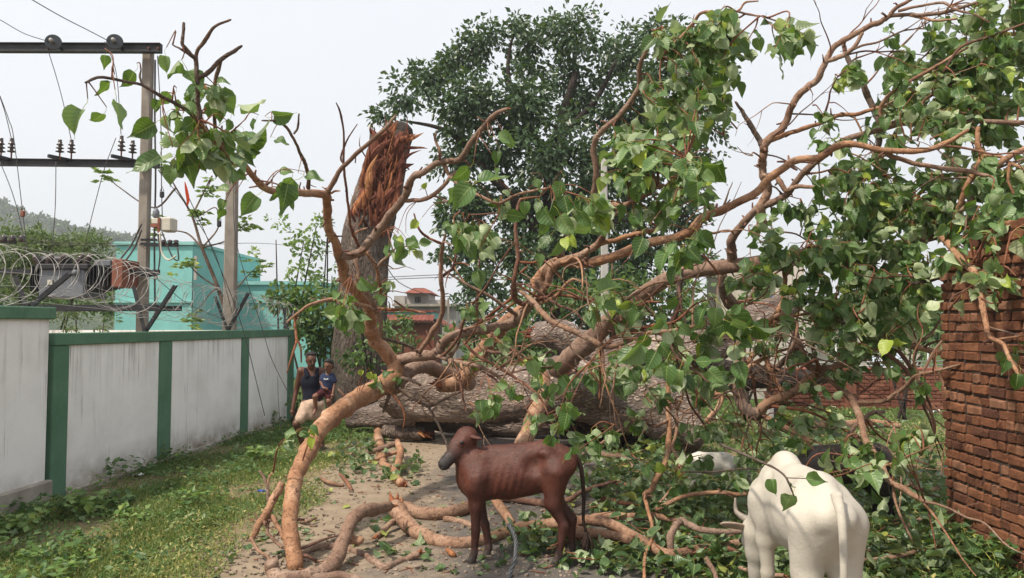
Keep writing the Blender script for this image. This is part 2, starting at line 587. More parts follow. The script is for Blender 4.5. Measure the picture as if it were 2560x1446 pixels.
def grid_sheet(name, x0, x1, y0, y1, nx, ny, zf, mat, edgefn=None):
    xs = np.linspace(0, 1, nx); ys = np.linspace(y0, y1, ny)
    U, Y = np.meshgrid(xs, ys)
    if edgefn is None:
        X = x0 + (x1 - x0) * U
    else:
        a, b = edgefn(ys)
        X = a[:, None] + (b - a)[:, None] * U
    Z = zf(X, Y)
    v = np.stack((X, Y, Z), -1).reshape(-1, 3)
    i = np.arange(nx - 1)[None, :] + np.arange(ny - 1)[:, None] * nx
    i = i.ravel()
    f = np.stack((i, i + 1, i + nx + 1, i + nx), 1)
    me = mesh(name, v, f, mat, True)
    return tag(link(name, me), kind='structure')

g0 = MB().add([(-900, -60, 0), (900, -60, 0), (900, 1400, 0), (-900, 1400, 0)], [(0, 1, 2, 3)])
tag(g0.build('ground', M['ground']), kind='structure')

def road_edges(y):
    a = -2.62 + .06 * (y - 6) * .2 + .10 * np.sin(y * 1.7) + .06 * np.sin(y * 4.3 + 1) + .03 * np.sin(y * 11)
    b = 1.45 + .02 * (y - 6) + .10 * np.sin(y * 1.3 + 2)
    return a, b
def road_z(X, Y):
    return .012 + .006 * np.sin(X * 1.7 + Y * .9) * np.sin(Y * .7) + .004 * np.sin(X * 5 + 2 * Y)
grid_sheet('road', 0, 0, -8, 26, 30, 160, road_z, M['road'], road_edges)

# ------------------------------------------------------------------ far hill
def hill():
    prof = [(-900, 470), (-400, 480), (-150, 505), (0, 534), (60, 560), (140, 585), (230, 603), (320, 615), (420, 640), (560, 690), (700, 760), (820, 830)]
    d0 = 420.0
    xs = np.linspace(-900, 820, 150)
    ytop = np.interp(xs, [p[0] for p in prof], [p[1] for p in prof])
    g = np.random.default_rng(3)
    ytop = ytop + np.convolve(g.normal(0, 4.5, 150), np.ones(3) / 3, 'same')
    V, ny = [], 16
    for j in range(ny):
        s = j / (ny - 1)
        d = d0 - 190 * (1 - s)
        for x, yt in zip(xs, ytop):
            top = P(x, yt, d0)
            z = -1 + (top[2] + 1) * (math.sin(s * math.pi / 2) ** 1.15) + g.normal(0, 1.1) * min(1, s * 3) * (1 if j < ny - 1 else 0)
            V.append((top[0] * d / d0, d, z))
    f = [(j * 150 + i, j * 150 + i + 1, (j + 1) * 150 + i + 1, (j + 1) * 150 + i) for j in range(ny - 1) for i in range(149)]
    b = len(V)
    for x, yt in zip(xs, ytop):       # back slope
        top = P(x, yt, d0)
        V.append((top[0] * 1.5, d0 + 210, -1))
    f += [((ny - 1) * 150 + i, (ny - 1) * 150 + i + 1, b + i + 1, b + i) for i in range(149)]
    t = NT('wooded_hill')
    v = t.world()
    n = t.noise(v, .05, 5, .6); n2 = t.noise(v, .35, 4, .7)
    col = t.ramp(n, [(.3, (.045, .075, .04)), (.6, (.075, .105, .05)), (.8, (.13, .13, .075))])
    col = t.mix(t.ramp(n2, [(.4, 0.0), (.65, .8)]), col, (.03, .05, .028))
    t.bump(n2, 1.0, 3.0)
    m = t.set(col, .95, .05)
    tag(link('hill', mesh('hill', V, f, m, True)), kind='structure')
    # tree tufts that roughen the ridge and slope: one far-off wood
    lob = []
    for i in range(420):
        x = g.uniform(-500, 700); s = g.uniform(.55, 1.0) ** .6
        top = P(x, float(np.interp(x, xs, ytop)), d0)
        d = d0 - 190 * (1 - s)
        z = -1 + (top[2] + 1) * (math.sin(s * math.pi / 2) ** 1.15)
        r = g.uniform(2.0, 4.2)
        lob.append(((top[0] * d / d0, d - 1, z + r * .4), (r, r, r * .8)))
    c = lobes_cloud(lob, .10, 7, 2.0, .8, .1, g, .2, .1, .05)
    tag(cloud_mesh('far_wood', [c], M['tree_leaf']), 'wooded slope of the hill behind the transformer', 'wood', kind='stuff')
hill()

# ------------------------------------------------------------------ white boundary wall with green bands
def wall_x(y):
    return -5.32 + (y - 8.95) * .083
def wall_y(px):
    return 6.063 / (.083 + (1280 - px) / 1900.0)

def plaster_white():
    t = NT('stained_white_plaster')
    v = t.world()
    sx = t.node('ShaderNodeSeparateXYZ'); t.l.new(v, sx.inputs[0])
    n = t.noise(v, 1.4, 6, .6); n2 = t.noise(v, 30, 4, .6)
    st = t.noise(t.world((9, 9, .32)), 1.0, 4, .65)
    st2 = t.noise(t.world((24, 24, .8)), 1.0, 4, .7)
    col = t.ramp(n, [(.3, (.72, .70, .68)), (.55, (.82, .805, .79)), (.75, (.84, .83, .82))])
    topm = t.ramp(sx.outputs[2], [(.0, 0.0), (.62, .0), (.86, .9)])       # placeholder scale fixed below
    hz = t.math('DIVIDE', sx.outputs[2], 2.0)
    top = t.ramp(hz, [(.50, 0.05), (.93, 1.0)])
    low = t.ramp(hz, [(.03, 1.0), (.24, .0)])
    streak = t.math('MULTIPLY', t.ramp(st, [(.47, 0.0), (.64, 1.0)]), top)
    thin = t.math('MULTIPLY', t.ramp(st2, [(.57, 0.0), (.68, 1.0)]), t.ramp(t.noise(v, 1.1, 3), [(.50, 0.0), (.60, 1.0)]))
    streak = t.math('MULTIPLY', streak, t.ramp(t.noise(v, .8, 3, .5), [(.46, .08), (.60, 1.0)]))
    col = t.mix(t.math('MULTIPLY', streak, .6), col, (.17, .145, .12))
    col = t.mix(t.math('MULTIPLY', thin, .75), col, (.16, .14, .125))
    grime = t.math('MULTIPLY', low, t.ramp(t.noise(v, 3.2, 6, .7), [(.32, .15), (.62, 1.0)]))
    col = t.mix(t.math('MULTIPLY', grime, .95), col, (.22, .175, .125))
    t.bump(n2, .25, .01)
    return t.set(col, .9, .15)
M['plaster'] = plaster_white()
def green_paint():
    t = NT('worn_green_paint')
    v = t.world()
    n = t.noise(v, 2.5, 6, .65); n2 = t.noise(v, 40, 4, .6)
    st = t.noise(t.world((12, 12, .6)), 1.0, 4, .65)
    col = t.ramp(n, [(.3, (.07, .155, .095)), (.7, (.11, .21, .135))])
    col = t.mix(t.ramp(st, [(.55, 0.0), (.75, .5)]), col, (.05, .085, .055))
    col = t.mix(t.ramp(n2, [(.62, 0.0), (.75, .35)]), col, (.32, .36, .29))
    t.bump(n2, .25, .008)
    return t.set(col, .8, .2)
M['green'] = green_paint()
M['cement'] = simple('weathered_cement', (.33, .30, .255), .9, .15, var=.3, scale=3, bump=.4)

def wall_piece(mb, y0, y1, z0, z1, out, back=.14, bev=0.0):
    """box along the wall line, its face standing `out` metres in front of the wall line"""
    u = Vector((.083, 1, 0)).normalized(); nrm = Vector((u.y, -u.x, 0))
    a = Vector((wall_x(y0), y0, 0)); L = (Vector((wall_x(y1), y1, 0)) - a).length
    Mx = Matrix(((nrm.x, u.x, 0, a.x), (nrm.y, u.y, 0, a.y), (0, 0, 1, 0), (0, 0, 0, 1)))
    return mb.box((-back, 0, z0), (out, L, z1), Mx, bev)

WTOP = 1.94
bw = thing('boundary_wall', 'long white stained wall with green pillars and green coping beside the grass', 'wall', (wall_x(12.5), 12.5, 0))
pil = [(8.83, 9.10), (11.10, 11.42), (13.83, 14.11), (16.06, 16.36)]
for i in range(3):
    wall_piece(MB(), pil[i][1], pil[i + 1][0], .0, WTOP - .145, 0.0).build('panel', M['plaster'], bw)
for (a, b) in pil:
    wall_piece(MB(), a, b, 0, WTOP - .148, .03, .15, .008).build('pillar', M['green'], bw)
wall_piece(MB(), 8.83, 16.38, WTOP - .145, WTOP, .045, .16, .01).build('coping', M['green'], bw)
wall_piece(MB(), 9.12, 16.0, -.05, .075, .05, .0, .012).build('plinth', M['cement'], bw)
# the wall turns the corner behind the last pillar
b2 = MB().box((wall_x(16.36) - 6.0, 16.42, 0), (wall_x(16.36) - .16, 16.56, WTOP - .02))
b2.build('panel', M['plaster'], bw)

tw = thing('boundary_wall', 'taller white wall section with cement plinth at the left edge', 'wall', (wall_x(6.5), 6.5, 0))
wall_piece(MB(), 3.5, 8.74, 0, 2.10, .02, .16).build('panel', M['plaster'], tw)
wall_piece(MB(), 3.5, 8.79, 2.10, 2.24, .075, .2, .012).build('coping', M['green'], tw)
wall_piece(MB(), 3.5, 8.80, -.05, .27, .085, .0, .015).build('plinth', M['cement'], tw)
wall_piece(MB(), 8.743, 8.825, 0, 1.90, -.05, .14).build('joint_pier', M['cement'], tw)

# ------------------------------------------------------------------ razor wire and its brackets
def wire_material(name, c, rough=.45, metal=.6):
    return simple(name, c, rough, .4, metal, .2, 20, 0)
M['wire'] = wire_material('galvanised_wire', (.31, .30, .285), .55, .3)
M['steel_rope'] = simple('grey_steel_rope', (.115, .12, .125), .5, .4, .35, .3, 30, .2)
M['cable'] = wire_material('dark_cable', (.06, .055, .055), .6, .1)
M['black_iron'] = simple('black_painted_iron', (.028, .028, .032), .5, .4, .3, .3, 8, .2)
M['rust_iron'] = simple('rusty_iron', (.20, .085, .05), .8, .2, .2, .4, 6, .5)
def bracket(y, tips, zb, label, zbase):
    t = thing('wire_bracket', label, 'bracket', (wall_x(y), y, zbase), group='razor wire brackets along the wall')
    b0 = np.array((wall_x(y) - .10, y, zb))
    for s, tp in zip((1, -1), tips):
        m = MB()
        e = P(tp[0], tp[1], y + (.02 if s > 0 else .04))
        m.beam(b0, e, .05, .008, (0, 1, 0)); m.beam(b0 + np.array((.024 * s, .022, .0)), e + np.array((.024 * s, .022, 0)), .008, .05, (0, 1, 0))
        m.build('arm', M['black_iron'], t)
    m = MB(); m.beam(b0 - np.array((0, 0, .28)), b0 + np.array((0, 0, .05)), .05, .05, (0, 1, 0)); m.build('post', M['black_iron'], t)
bracket(8.55, [(172, 685), (38, 690)], 2.22, 'black iron bracket on the taller wall before the transformer', 2.2)
bracket(10.9, [(437, 714), (334, 717)], WTOP, 'black V-shaped bracket on the wall beside the tall pole', 1.9)
bracket(13.5, [(620, 733), (538, 742)], WTOP, 'black V-shaped bracket on the wall beside the short pole', 1.9)
bracket(16.15, [(735, 775), (712, 770)], WTOP, 'black bracket at the far end of the wall', 1.9)

def razor():
    t = thing('razor_wire', 'coiled razor wire running along the top of the wall', 'razor wire', (wall_x(8.6) - .1, 8.6, 2.22))
    for k, (turns, ph, rr) in enumerate(((29, 0.0, .315), (23, 2.4, .29))):
        n = turns * 26
        s = np.linspace(0, 1, n)
        y = 6.6 + (16.3 - 6.6) * s
        zc = np.interp(y, [6.6, 8.7, 9.6, 11, 13, 14.6, 16.3], [2.56, 2.60, 2.62, 2.50, 2.37, 2.29, 2.22]) + .03 * np.sin(y * 2.1 + k)
        a = 2 * math.pi * turns * s + ph + .5 * np.sin(y * 3.3 + k * 2)
        r = rr * (1 + .12 * np.sin(y * 1.9 + k)) * np.interp(y, [6.6, 10, 16.3], [1, 1, .92])
        x = -5.32 + (y - 8.95) * .083 - .10 + .04 * np.sin(y * 2.7)
        p = np.stack((x + r * np.cos(a), y + .10 * np.sin(a + 1), zc + r * np.sin(a)), 1)
        rad = .0026 + .0036 * (np.arange(n) % 3 == 0)
        MB().tube(p, rad, 4).build('coil', M['wire'], t, True)
    for i, (dx, dz) in enumerate(((-.24, .36), (.2, .18), (-.02, .62), (.12, .02))):
        y = np.linspace(6.6, 16.3, 30)
        zc = np.interp(y, [6.6, 8.7, 9.6, 11, 16.3], [2.27, 2.27, 2.24, 2.08, 1.98]) + dz
        MB().tube(np.stack((-5.42 + (y - 8.95) * .083 + dx, y, zc + .015 * np.sin(y * 2.2 + i)), 1), .0035, 4).build('strand', M['wire'], t, True)
razor()

# ------------------------------------------------------------------ electricity poles, frame, transformer
def concrete_mat():
    t = NT('aged_concrete')
    v = t.world()
    n = t.noise(v, 2.2, 6, .65); n2 = t.noise(v, 45, 4, .6); st = t.noise(t.world((18, 18, .7)), 1.0, 4, .6)
    col = t.ramp(n, [(.3, (.19, .165, .14)), (.7, (.30, .275, .24))])
    col = t.mix(t.ramp(st, [(.5, 0.0), (.75, .55)]), col, (.14, .12, .10))
    t.bump(n2, .35, .01)
    return t.set(col, .9, .15)
M['concrete'] = concrete_mat()
M['pole_grey'] = simple('pale_concrete', (.40, .385, .365), .9, .15, 0, .15, 3, .3)
M['porcelain'] = simple('brown_porcelain', (.045, .03, .028), .25, .6, 0, .3, 10, 0)
M['disc'] = simple('dark_disc_porcelain', (.030, .036, .042), .22, .6, 0, .2, 10, 0)
M['transf'] = simple('transformer_grey', (.13, .14, .16), .55, .35, .2, .25, 5, .2)
M['beige'] = simple('beige_meter_box', (.50, .47, .40), .6, .3, 0, .15, 8, .1)
M['red_iron'] = simple('red_oxide_iron', (.19, .075, .05), .7, .25, .1, .35, 5, .3)

def pole(label, x, y_top, d, w_px_top, w_px_bot, zb=0.0, mat='concrete', group=None):
    top = P(x, y_top, d)
    t = thing('electricity_pole', label, 'pole', (top[0], d, zb), group=group)
    w0, w1 = w_px_bot * d / F_PX, w_px_top * d / F_PX
    m = MB()
    n = 10
    for_r = []
    V, f = [], []
    for i in range(n + 1):
        s = i / n
        w = w0 + (w1 - w0) * s
        h = w * .36
        z = zb + (top[2] - zb) * s
        b = .022
        V += [(top[0] - w / 2 + b, d - h, z), (top[0] + w / 2 - b, d - h, z), (top[0] + w / 2, d - h + b, z), (top[0] + w / 2, d + h - b, z),
              (top[0] + w / 2 - b, d + h, z), (top[0] - w / 2 + b, d + h, z), (top[0] - w / 2, d + h - b, z), (top[0] - w / 2, d - h + b, z)]
    for i in range(n):
        for k in range(8):
            j = (k + 1) % 8
            f.append((i * 8 + k, i * 8 + j, i * 8 + 8 + j, i * 8 + 8 + k))
    f.append(tuple(n * 8 + k for k in range(8)))
    m.add(V, f)
    m.build('shaft', M[mat], t)
    return t

D1 = 12.0
p1 = pole('tall square concrete pole carrying the black steel crossarms', 371, 132, D1, 25, 27)
m = MB()     # clamps and cable run down the shaft
for y in (600, 610, 690, 772):
    a = P(352, y, D1 - .14); b = P(392, y, D1 - .14)
    m.beam(a, b, .03, .035)
m.build('clamp', M['black_iron'], p1)
xs = [(388, 150), (387, 300), (389, 450), (386, 600), (388, 800)]
MB().tube(spline([P(x, y, D1 - .02) for x, y in xs], 8), .014, 6).build('down_cable', M['cable'], p1, True)

pole('plain round-edged concrete pole rising behind the wall among thin shrubs', 581, 430, 14.2, 27, 33)
pole('pale concrete pole standing in front of the big dark tree', 1510, 395, 18.5, 15, 23, mat='pole_grey')
pole('second pole of the transformer frame at the left edge', -190, 130, D1 + .05, 27, 30)

fr = thing('steel_crossarm', 'upper black double steel crossarm with two disc insulators', 'crossarm', tuple(P(200, 122, D1)))
m = MB()
for dz, dd in ((0, -.17), (0, .17)):
    yA, yB = (112, 120) , (112, 120)
    a = P(-240, 120, D1 + dd); b = P(404, 122, D1 + dd)
    m.beam(a, b, .07, .145); m.beam(a + np.array((0, -.045, .066)), b + np.array((0, -.045, .066)), .05, .012)
    m.beam(a + np.array((0, -.045, -.066)), b + np.array((0, -.045, -.066)), .05, .012)
m.build('channel', M['black_iron'], fr)
m = MB()
for x in (120, 372, 395): m.lathe([(.014, -.02), (.014, .02)], 8, Matrix.Translation(P(x, 121, D1 - .23)) @ Matrix.Rotation(R(90), 4, 'X'))
m.build('bolt', M['rust_iron'], fr)

fl = thing('steel_crossarm', 'lower black steel crossarm carrying the small pin insulators', 'crossarm', tuple(P(200, 408, D1)))
m = MB()
a = P(-240, 404, D1 - .2); b = P(398, 411, D1 - .2)
m.beam(a, b, .06, .11); m.beam(a + np.array((0, -.035, .05)), b + np.array((0, -.035, .05)), .05, .012)
m.build('channel', M['black_iron'], fl)
for i, xa in enumerate((0, 145, 300)):
    m = MB(); a = P(xa, 399 if i else 395, D1 - .24); b = P(xa + 42, 404, D1 - .62 + .5)
    m.beam(a + np.array((0, -.25, 0)), b, .045, .05); m.build('bracket', M['black_iron'], fl)

def disc_insulator(x, y, d, label):
    c = P(x, y, d)
    t = thing('disc_insulator', label, 'insulator', tuple(c), group='disc insulators on the upper crossarm')
    ax = Matrix.Translation(c) @ Matrix.Rotation(R(90), 4, 'X') @ Matrix.Rotation(R(14), 4, 'Y')
    r = 20 * d / F_PX
    prof = [(.02, .10), (.03, .085), (.035, .05), (r * .55, .045), (r * .93, .03), (r, .01), (r * .98, -.01), (r * .86, .005), (r * .8, -.016), (r * .7, .004), (r * .64, -.02),
            (r * .52, .004), (r * .45, -.022), (r * .32, -.005), (r * .28, -.03), (.02, -.035)]
    MB().lathe([(a, -b) for a, b in prof][::-1], 28, ax).build('disc', M['disc'], t, True)
    MB().lathe([(.022, -.10), (.03, -.09), (.03, -.05), (.018, -.04)], 12, ax @ Matrix.Translation((0, 0, .16))).build('cap', M['wire'], t, True)
    MB().beam(c + np.array((0, 0, 0)), c + np.array((.0, .25, -.03)), .03, .03).build('yoke', M['black_iron'], t)
disc_insulator(133, 106, D1 - .42, 'dark round disc insulator nearer the left edge on the upper crossarm')
disc_insulator(287, 105, D1 - .42, 'dark round disc insulator nearer the pole on the upper crossarm')

def pin_insulator(x, ytop, ybot, d, label, group, hat=False):
    a, b = P(x, ybot, d), P(x, ytop, d)
    H = b[2] - a[2]
    t = thing('pin_insulator', label, 'insulator', tuple(a), group=group)
    Mx = Matrix.Translation(a)
    MB().lathe([(.012, 0), (.012, H * .45)], 8, Mx).build('pin', M['rust_iron'], t, True)
    pr = []
    for k in range(3):
        z = H * (.36 + .17 * k); w = .062 - .006 * k
        pr += [(.022, z), (w, z + .012), (w * .96, z + .022), (.028, z + H * .10)]
    pr += [(.03, H * .9), (.024, H * .94), (.03, H), (.012, H * 1.01)]
    MB().lathe(pr, 14, Mx).build('sheds', M['porcelain'], t, True)
gq = 'pin insulators on the lower crossarm'
pin_insulator(28, 346, 402, D1 - .2, 'brown pin insulator near the left edge of the lower crossarm', gq)
pin_insulator(2, 346, 402, D1 - .1, 'brown pin insulator cut by the left edge above the lower crossarm', gq)
pin_insulator(149, 350, 400, D1 - .35, 'slimmer pin insulator left of a close pair on the lower crossarm', gq)
pin_insulator(178, 350, 402, D1 - .2, 'right insulator of the middle pair on the lower crossarm', gq)
pin_insulator(303, 340, 400, D1 - .35, 'insulator at the bracket end nearest the leaves on the lower crossarm', gq)
pin_insulator(331, 352, 402, D1 - .2, 'insulator right beside the tall concrete pole on the lower crossarm', gq)

# transformer bank and its shelf
tr = thing('transformer', 'grey oil transformer with black fins and bushings behind the razor wire', 'transformer', tuple(P(170, 760, 11.9)))
DT = 11.9
def pbox(mb, x0, y0, x1, y1, d0, d1, bev=0.0):
    a, b = P(x0, y1, d0), P(x1, y0, d0)
    return mb.box((a[0], d0, a[2]), (b[0], d1, b[2]), None, bev)
pbox(MB(), 95, 672, 212, 745, DT - .35, DT + .3, .02).build('tank', M['transf'], tr)
pbox(MB(), 88, 660, 220, 673, DT - .4, DT + .35, .01).build('lid', M['black_iron'], tr)
for k in range(7):
    pbox(MB(), 213 + k * 9, 665 + (k > 4) * 5, 217 + k * 9, 728 - k * 2, DT - .33, DT + .25).build('cooling_fin', M['black_iron'], tr)
for k in range(4):
    pbox(MB(), 74 + k * 5.5, 664, 77 + k * 5.5, 728, DT - .3, DT + .22).build('cooling_fin', M['black_iron'], tr)
for k, (x, y, tlt) in enumerate(((98, 650, -30), (122, 646, 10), (150, 642, 25), (190, 650, 35), (215, 648, 20))):
    Mx = Matrix.Translation(P(x, 662, DT - .2)) @ Matrix.Rotation(R(tlt), 4, 'Y')
    MB().lathe([(.035, 0), (.06, .02), (.035, .05), (.065, .07), (.035, .1), (.06, .12), (.03, .15), (.015, .2)], 12, Mx).build('bushing', M['porcelain'], tr, True)
MB().lathe([(.02, 0), (.075, .0), (.085, .04), (.085, .4), (.075, .44), (.02, .44)], 16, Matrix.Translation(P(105, 652, DT)) @ Matrix.Rotation(R(90), 4, 'Y')).build('conservator', M['black_iron'], tr, True)
MB().lathe([(.01, 0), (.05, 0), (.05, .03), (.028, .035), (.028, .06), (.01, .06)], 14, Matrix.Translation(P(190, 682, DT - .36)) @ Matrix.Rotation(R(90), 4, 'X')).build('valve', M['transf'], tr, True)
pbox(MB(), 118, 700, 130, 712, DT - .38, DT - .352).build('name_plate', M['beige'], tr)
bxm = thing('switch_box', 'rusty red steel box attached right of the transformer', 'box', tuple(P(290, 715, DT - .3)))
pbox(MB(), 278, 648, 307, 718, DT - .45, DT + .1, .01).build('door', M['red_iron'], bxm)
pbox(MB(), 234, 650, 277, 665, DT - .3, DT + .1, .01).build('hood', M['transf'], bxm)
pbox(MB(), 240, 666, 277.3, 715, DT - .28, DT + .1, .01).build('case', M['black_iron'], bxm)
sh = thing('steel_shelf', 'long dark steel channel carrying the transformer just above the wall', 'beam', tuple(P(100, 768, DT)))
m = MB(); a = P(-240, 770, DT - .42); b = P(395, 769, DT - .42); m.beam(a, b, .08, .085); m.build('channel', M['black_iron'], sh)
m = MB(); m.beam(a + np.array((0, .8, 0)), b + np.array((0, .8, 0)), .08, .085); m.build('channel', M['black_iron'], sh)
sh = thing('steel_beam', 'thin dark steel rail behind the transformer bolted to the pole', 'beam', tuple(P(100, 680, DT + .3)))
m = MB(); m.beam(P(-240, 678, DT - .2), P(398, 681, DT - .2), .07, .075); m.build('rail', M['black_iron'], sh)

mb_ = thing('junction_box', 'beige junction box with red bracket on the tall pole', 'box', tuple(P(405, 585, D1 - .3)))
pbox(MB(), 398, 543, 428, 578, D1 - .34, D1 - .10, .02).build('case', M['beige'], mb_)
pbox(MB(), 378, 546, 398, 560, D1 - .33, D1 - .2, .01).build('fuse_holder', M['beige'], mb_)
pbox(MB(), 376, 560, 401, 568, D1 - .35, D1 - .1).build('bracket', M['red_iron'], mb_)
pbox(MB(), 393, 544, 400, 582, D1 - .36, D1 - .34).build('strap', M['red_iron'], mb_)
MB().lathe([(.03, 0), (.05, .03), (.05, .10), (.02, .16)], 12, Matrix.Translation(P(390, 546, D1 - .25))).build('gland', M['transf'], mb_, True)

ka = thing('crossarm_insulators', 'small black crossarm with spool insulators low on the tall pole', 'crossarm', tuple(P(410, 612, D1 - .3)))
MB().beam(P(360, 612, D1 - .25), P(445, 614, D1 - .25), .05, .05).build('arm', M['black_iron'], ka)
for x in (408, 425, 440):
    MB().lathe([(.015, 0), (.045, .01), (.03, .035), (.045, .06), (.015, .075)], 12, Matrix.Translation(P(x, 612, D1 - .25))).build('spool', M['porcelain'], ka, True)
ka = thing('crossarm_insulators', 'short black arm with black insulators at the left edge above the wire', 'crossarm', tuple(P(20, 604, 13)))
MB().beam(P(-60, 600, 13), P(40, 607, 13), .05, .05).build('arm', M['black_iron'], ka)
for x in (10, 32, 55):
    MB().lathe([(.015, 0), (.06, .01), (.04, .05), (.06, .09), (.02, .12)], 12, Matrix.Translation(P(x, 606, 13))).build('spool', M['porcelain'], ka, True)

# ------------------------------------------------------------------ wires
def wire(pts, label, r=.006, d=None, mat='cable', name='power_wire', cat='wire', group='overhead and hanging wires', sag=True):
    q = [P(p[0], p[1], p[2] if len(p) > 2 else d) for p in pts]
    q = spline(q, 8) if len(q) > 2 else spline(q, 12)
    o = MB().tube(q, r, 5).build(name, M[mat], None, True)
    tag(o, label, cat, group)
    return o
wire([(-60, 20, 10.6), (0, 50, 10.8), (60, 84, 11.2), (120, 104, 11.55)], 'wire running from the left edge to the left disc insulator')
wire([(60, -12, 9.8), (150, 40, 10.4), (220, 76, 11), (270, 102, 11.55)], 'wire running down from the top edge to the right disc insulator', .007)
wire([(113, 104, 11.6), (140, 190, 11.7), (160, 265, 11.7), (178, 350, 11.8)], 'wire dropping from the left disc insulator to the lower crossarm')
wire([(262, 104, 11.6), (290, 180, 11.7), (300, 300, 11.7), (303, 342, 11.7)], 'wire dropping from the right disc insulator behind the leaves')
wire([(-10, 215, 11.6), (12, 280, 11.7), (28, 345, 11.8)], 'wire reaching the insulator at the left edge from above')
wire([(0, 240, 11.5), (22, 300, 11.6), (35, 350, 11.7), (60, 560, 11.7), (72, 640, 11.7)], 'long wire with a fuse hanging near the left edge')
wire([(0, 405, 11.7), (30, 480, 11.7), (52, 560, 11.7), (68, 650, 11.7)], 'thin wire slanting down by the left edge below the crossarm')
wire([(140, 405, 11.7), (138, 520, 11.7), (128, 650, 11.7)], 'wire hanging straight from the lower crossarm to the transformer')
wire([(290, 345, 11.6), (262, 420, 11.6), (240, 500, 11.7), (205, 640, 11.7)], 'wire slanting from the pole insulators to the transformer')
wire([(394, 140, 11.9), (402, 300, 11.8), (404, 470, 11.7), (406, 545, 11.7)], 'cable with a fuse hanging beside the tall pole', .008)
wire([(354, 560, 11.7), (330, 610, 11.7), (300, 650, 11.6)], 'thick cable bending from the pole to the rusty box', .015)
wire([(354, 575, 11.7), (336, 620, 11.7), (308, 660, 11.6)], 'second thick cable bending from the pole to the rusty box', .015)
wire([(400, 580, 11.6), (404, 630, 11.6), (420, 650, 11.55), (440, 640, 11.5)], 'loop of pale cable hanging under the junction box', .014, mat='beige')
wire([(405, 580, 11.6), (430, 640, 11.6), (446, 650, 11.6), (444, 618, 11.6)], 'loop of dark cable hanging beside the low insulators', .012)
wire([(395, 585, 11.6), (400, 640, 11.6), (392, 700, 11.6)], 'dark cable dropping from the junction box along the pole', .012)
wire([(0, 590, 13), (130, 604, 12.8), (360, 612, 11.9)], 'upper of two thin wires crossing to the pole above the transformer', .005)
wire([(0, 598, 13.2), (150, 612, 12.8), (440, 616, 11.9)], 'lower of two thin wires crossing to the pole above the transformer', .005)
wire([(440, 614, 11.8), (700, 612, 20), (860, 640, 34)], 'thin wire leading away from the pole behind the shrubs', .006)
wire([(395, 425, 11.8), (470, 520, 12.5), (540, 640, 13.5), (590, 820, 14)], 'wire falling from the tall pole to the far bracket', .006)
wire([(470, 490, 12.5), (520, 600, 13), (600, 800, 13.4), (662, 1040, 13.6)], 'loose cable hanging down over the white wall to the grass', .007)
wire([(585, 420, 14), (590, 600, 13.9), (655, 820, 13.8), (680, 900, 13.7), (735, 1010, 13.6)], 'loose cable hanging from the short pole over the wall', .007)
wire([(694, 940, 13.5), (696, 1000, 13.4), (703, 1090, 13.2)], 'short thin wire hanging at the end of the white wall', .005)
wire([(395, 700, 12), (470, 760, 13), (560, 800, 14)], 'stay wire sloping along the razor wire', .006)
wire([(960, 694, 40), (1040, 690, 40), (1180, 684, 42)], 'upper distant line above the grey house', .02)
wire([(960, 700, 40), (1040, 696, 40), (1180, 692, 42)], 'lower distant line above the grey house', .02)
wire([(955, 650, 30), (1000, 708, 32), (1075, 738, 36), (1130, 742, 38)], 'sagging line leading to the grey house', .018)
for (x, y, lb) in ((57, 535, 'small dark red fuse hanging on the wire near the left edge'), (405, 487, 'small black fuse hanging beside the tall pole'), (548, 560, 'small dark fuse hanging beside the short pole')):
    c = P(x, y, 11.65)
    t = thing('drop_fuse', lb, 'fuse', tuple(c), group='drop fuses on the hanging wires')
    MB().box(c - np.array((.03, .025, .05)), c + np.array((.03, .025, .05)), None, .012).build('body', M['red_iron'] if x == 57 else M['black_iron'], t)
    MB().tube([c + np.array((-.03, 0, .05)), c + np.array((0, 0, .13)), c + np.array((.03, 0, .05))], .006, 5).build('loop', M['cable'], t, True)
fb = MB().tube(spline([P(462, 455, 12.4), P(466, 475, 12.4), P(470, 500, 12.4), P(468, 515, 12.4)], 5), [.006 + .02 * math.sin(i * .2) for i in range(16)], 6)
M['orange'] = simple('orange_cloth', (.75, .09, .03), .7, .2, 0, .1, 8, 0)
tag(fb.build('cloth_strip', M['orange'], None, True), 'orange red strip of cloth caught below the leaves near the poles', 'cloth')

# ------------------------------------------------------------------ buildings behind
M['teal'] = simple('turquoise_painted_wall', (.20, .46, .44), .85, .2, 0, .10, 1.2, .1)
M['teal_trim'] = simple('turquoise_trim', (.25, .50, .475), .8, .2, 0, .08, 1.2, .1)
M['grey_plaster'] = simple('grey_plaster_wall', (.36, .335, .31), .9, .15, 0, .18, .8, .2)
M['roof_red'] = simple('red_roof', (.22, .075, .055), .8, .2, 0, .3, 2.5, .3)
M['dark_open'] = simple('dark_opening', (.02, .018, .016), .6, .3, 0, .2, 4, 0)
M['blue_paint'] = simple('blue_frame_paint', (.05, .12, .42), .6, .3, 0, .15, 4, 0)
M['pale_wall'] = simple('pale_wall', (.50, .46, .40), .9, .15, 0, .15, 1.5, .2)

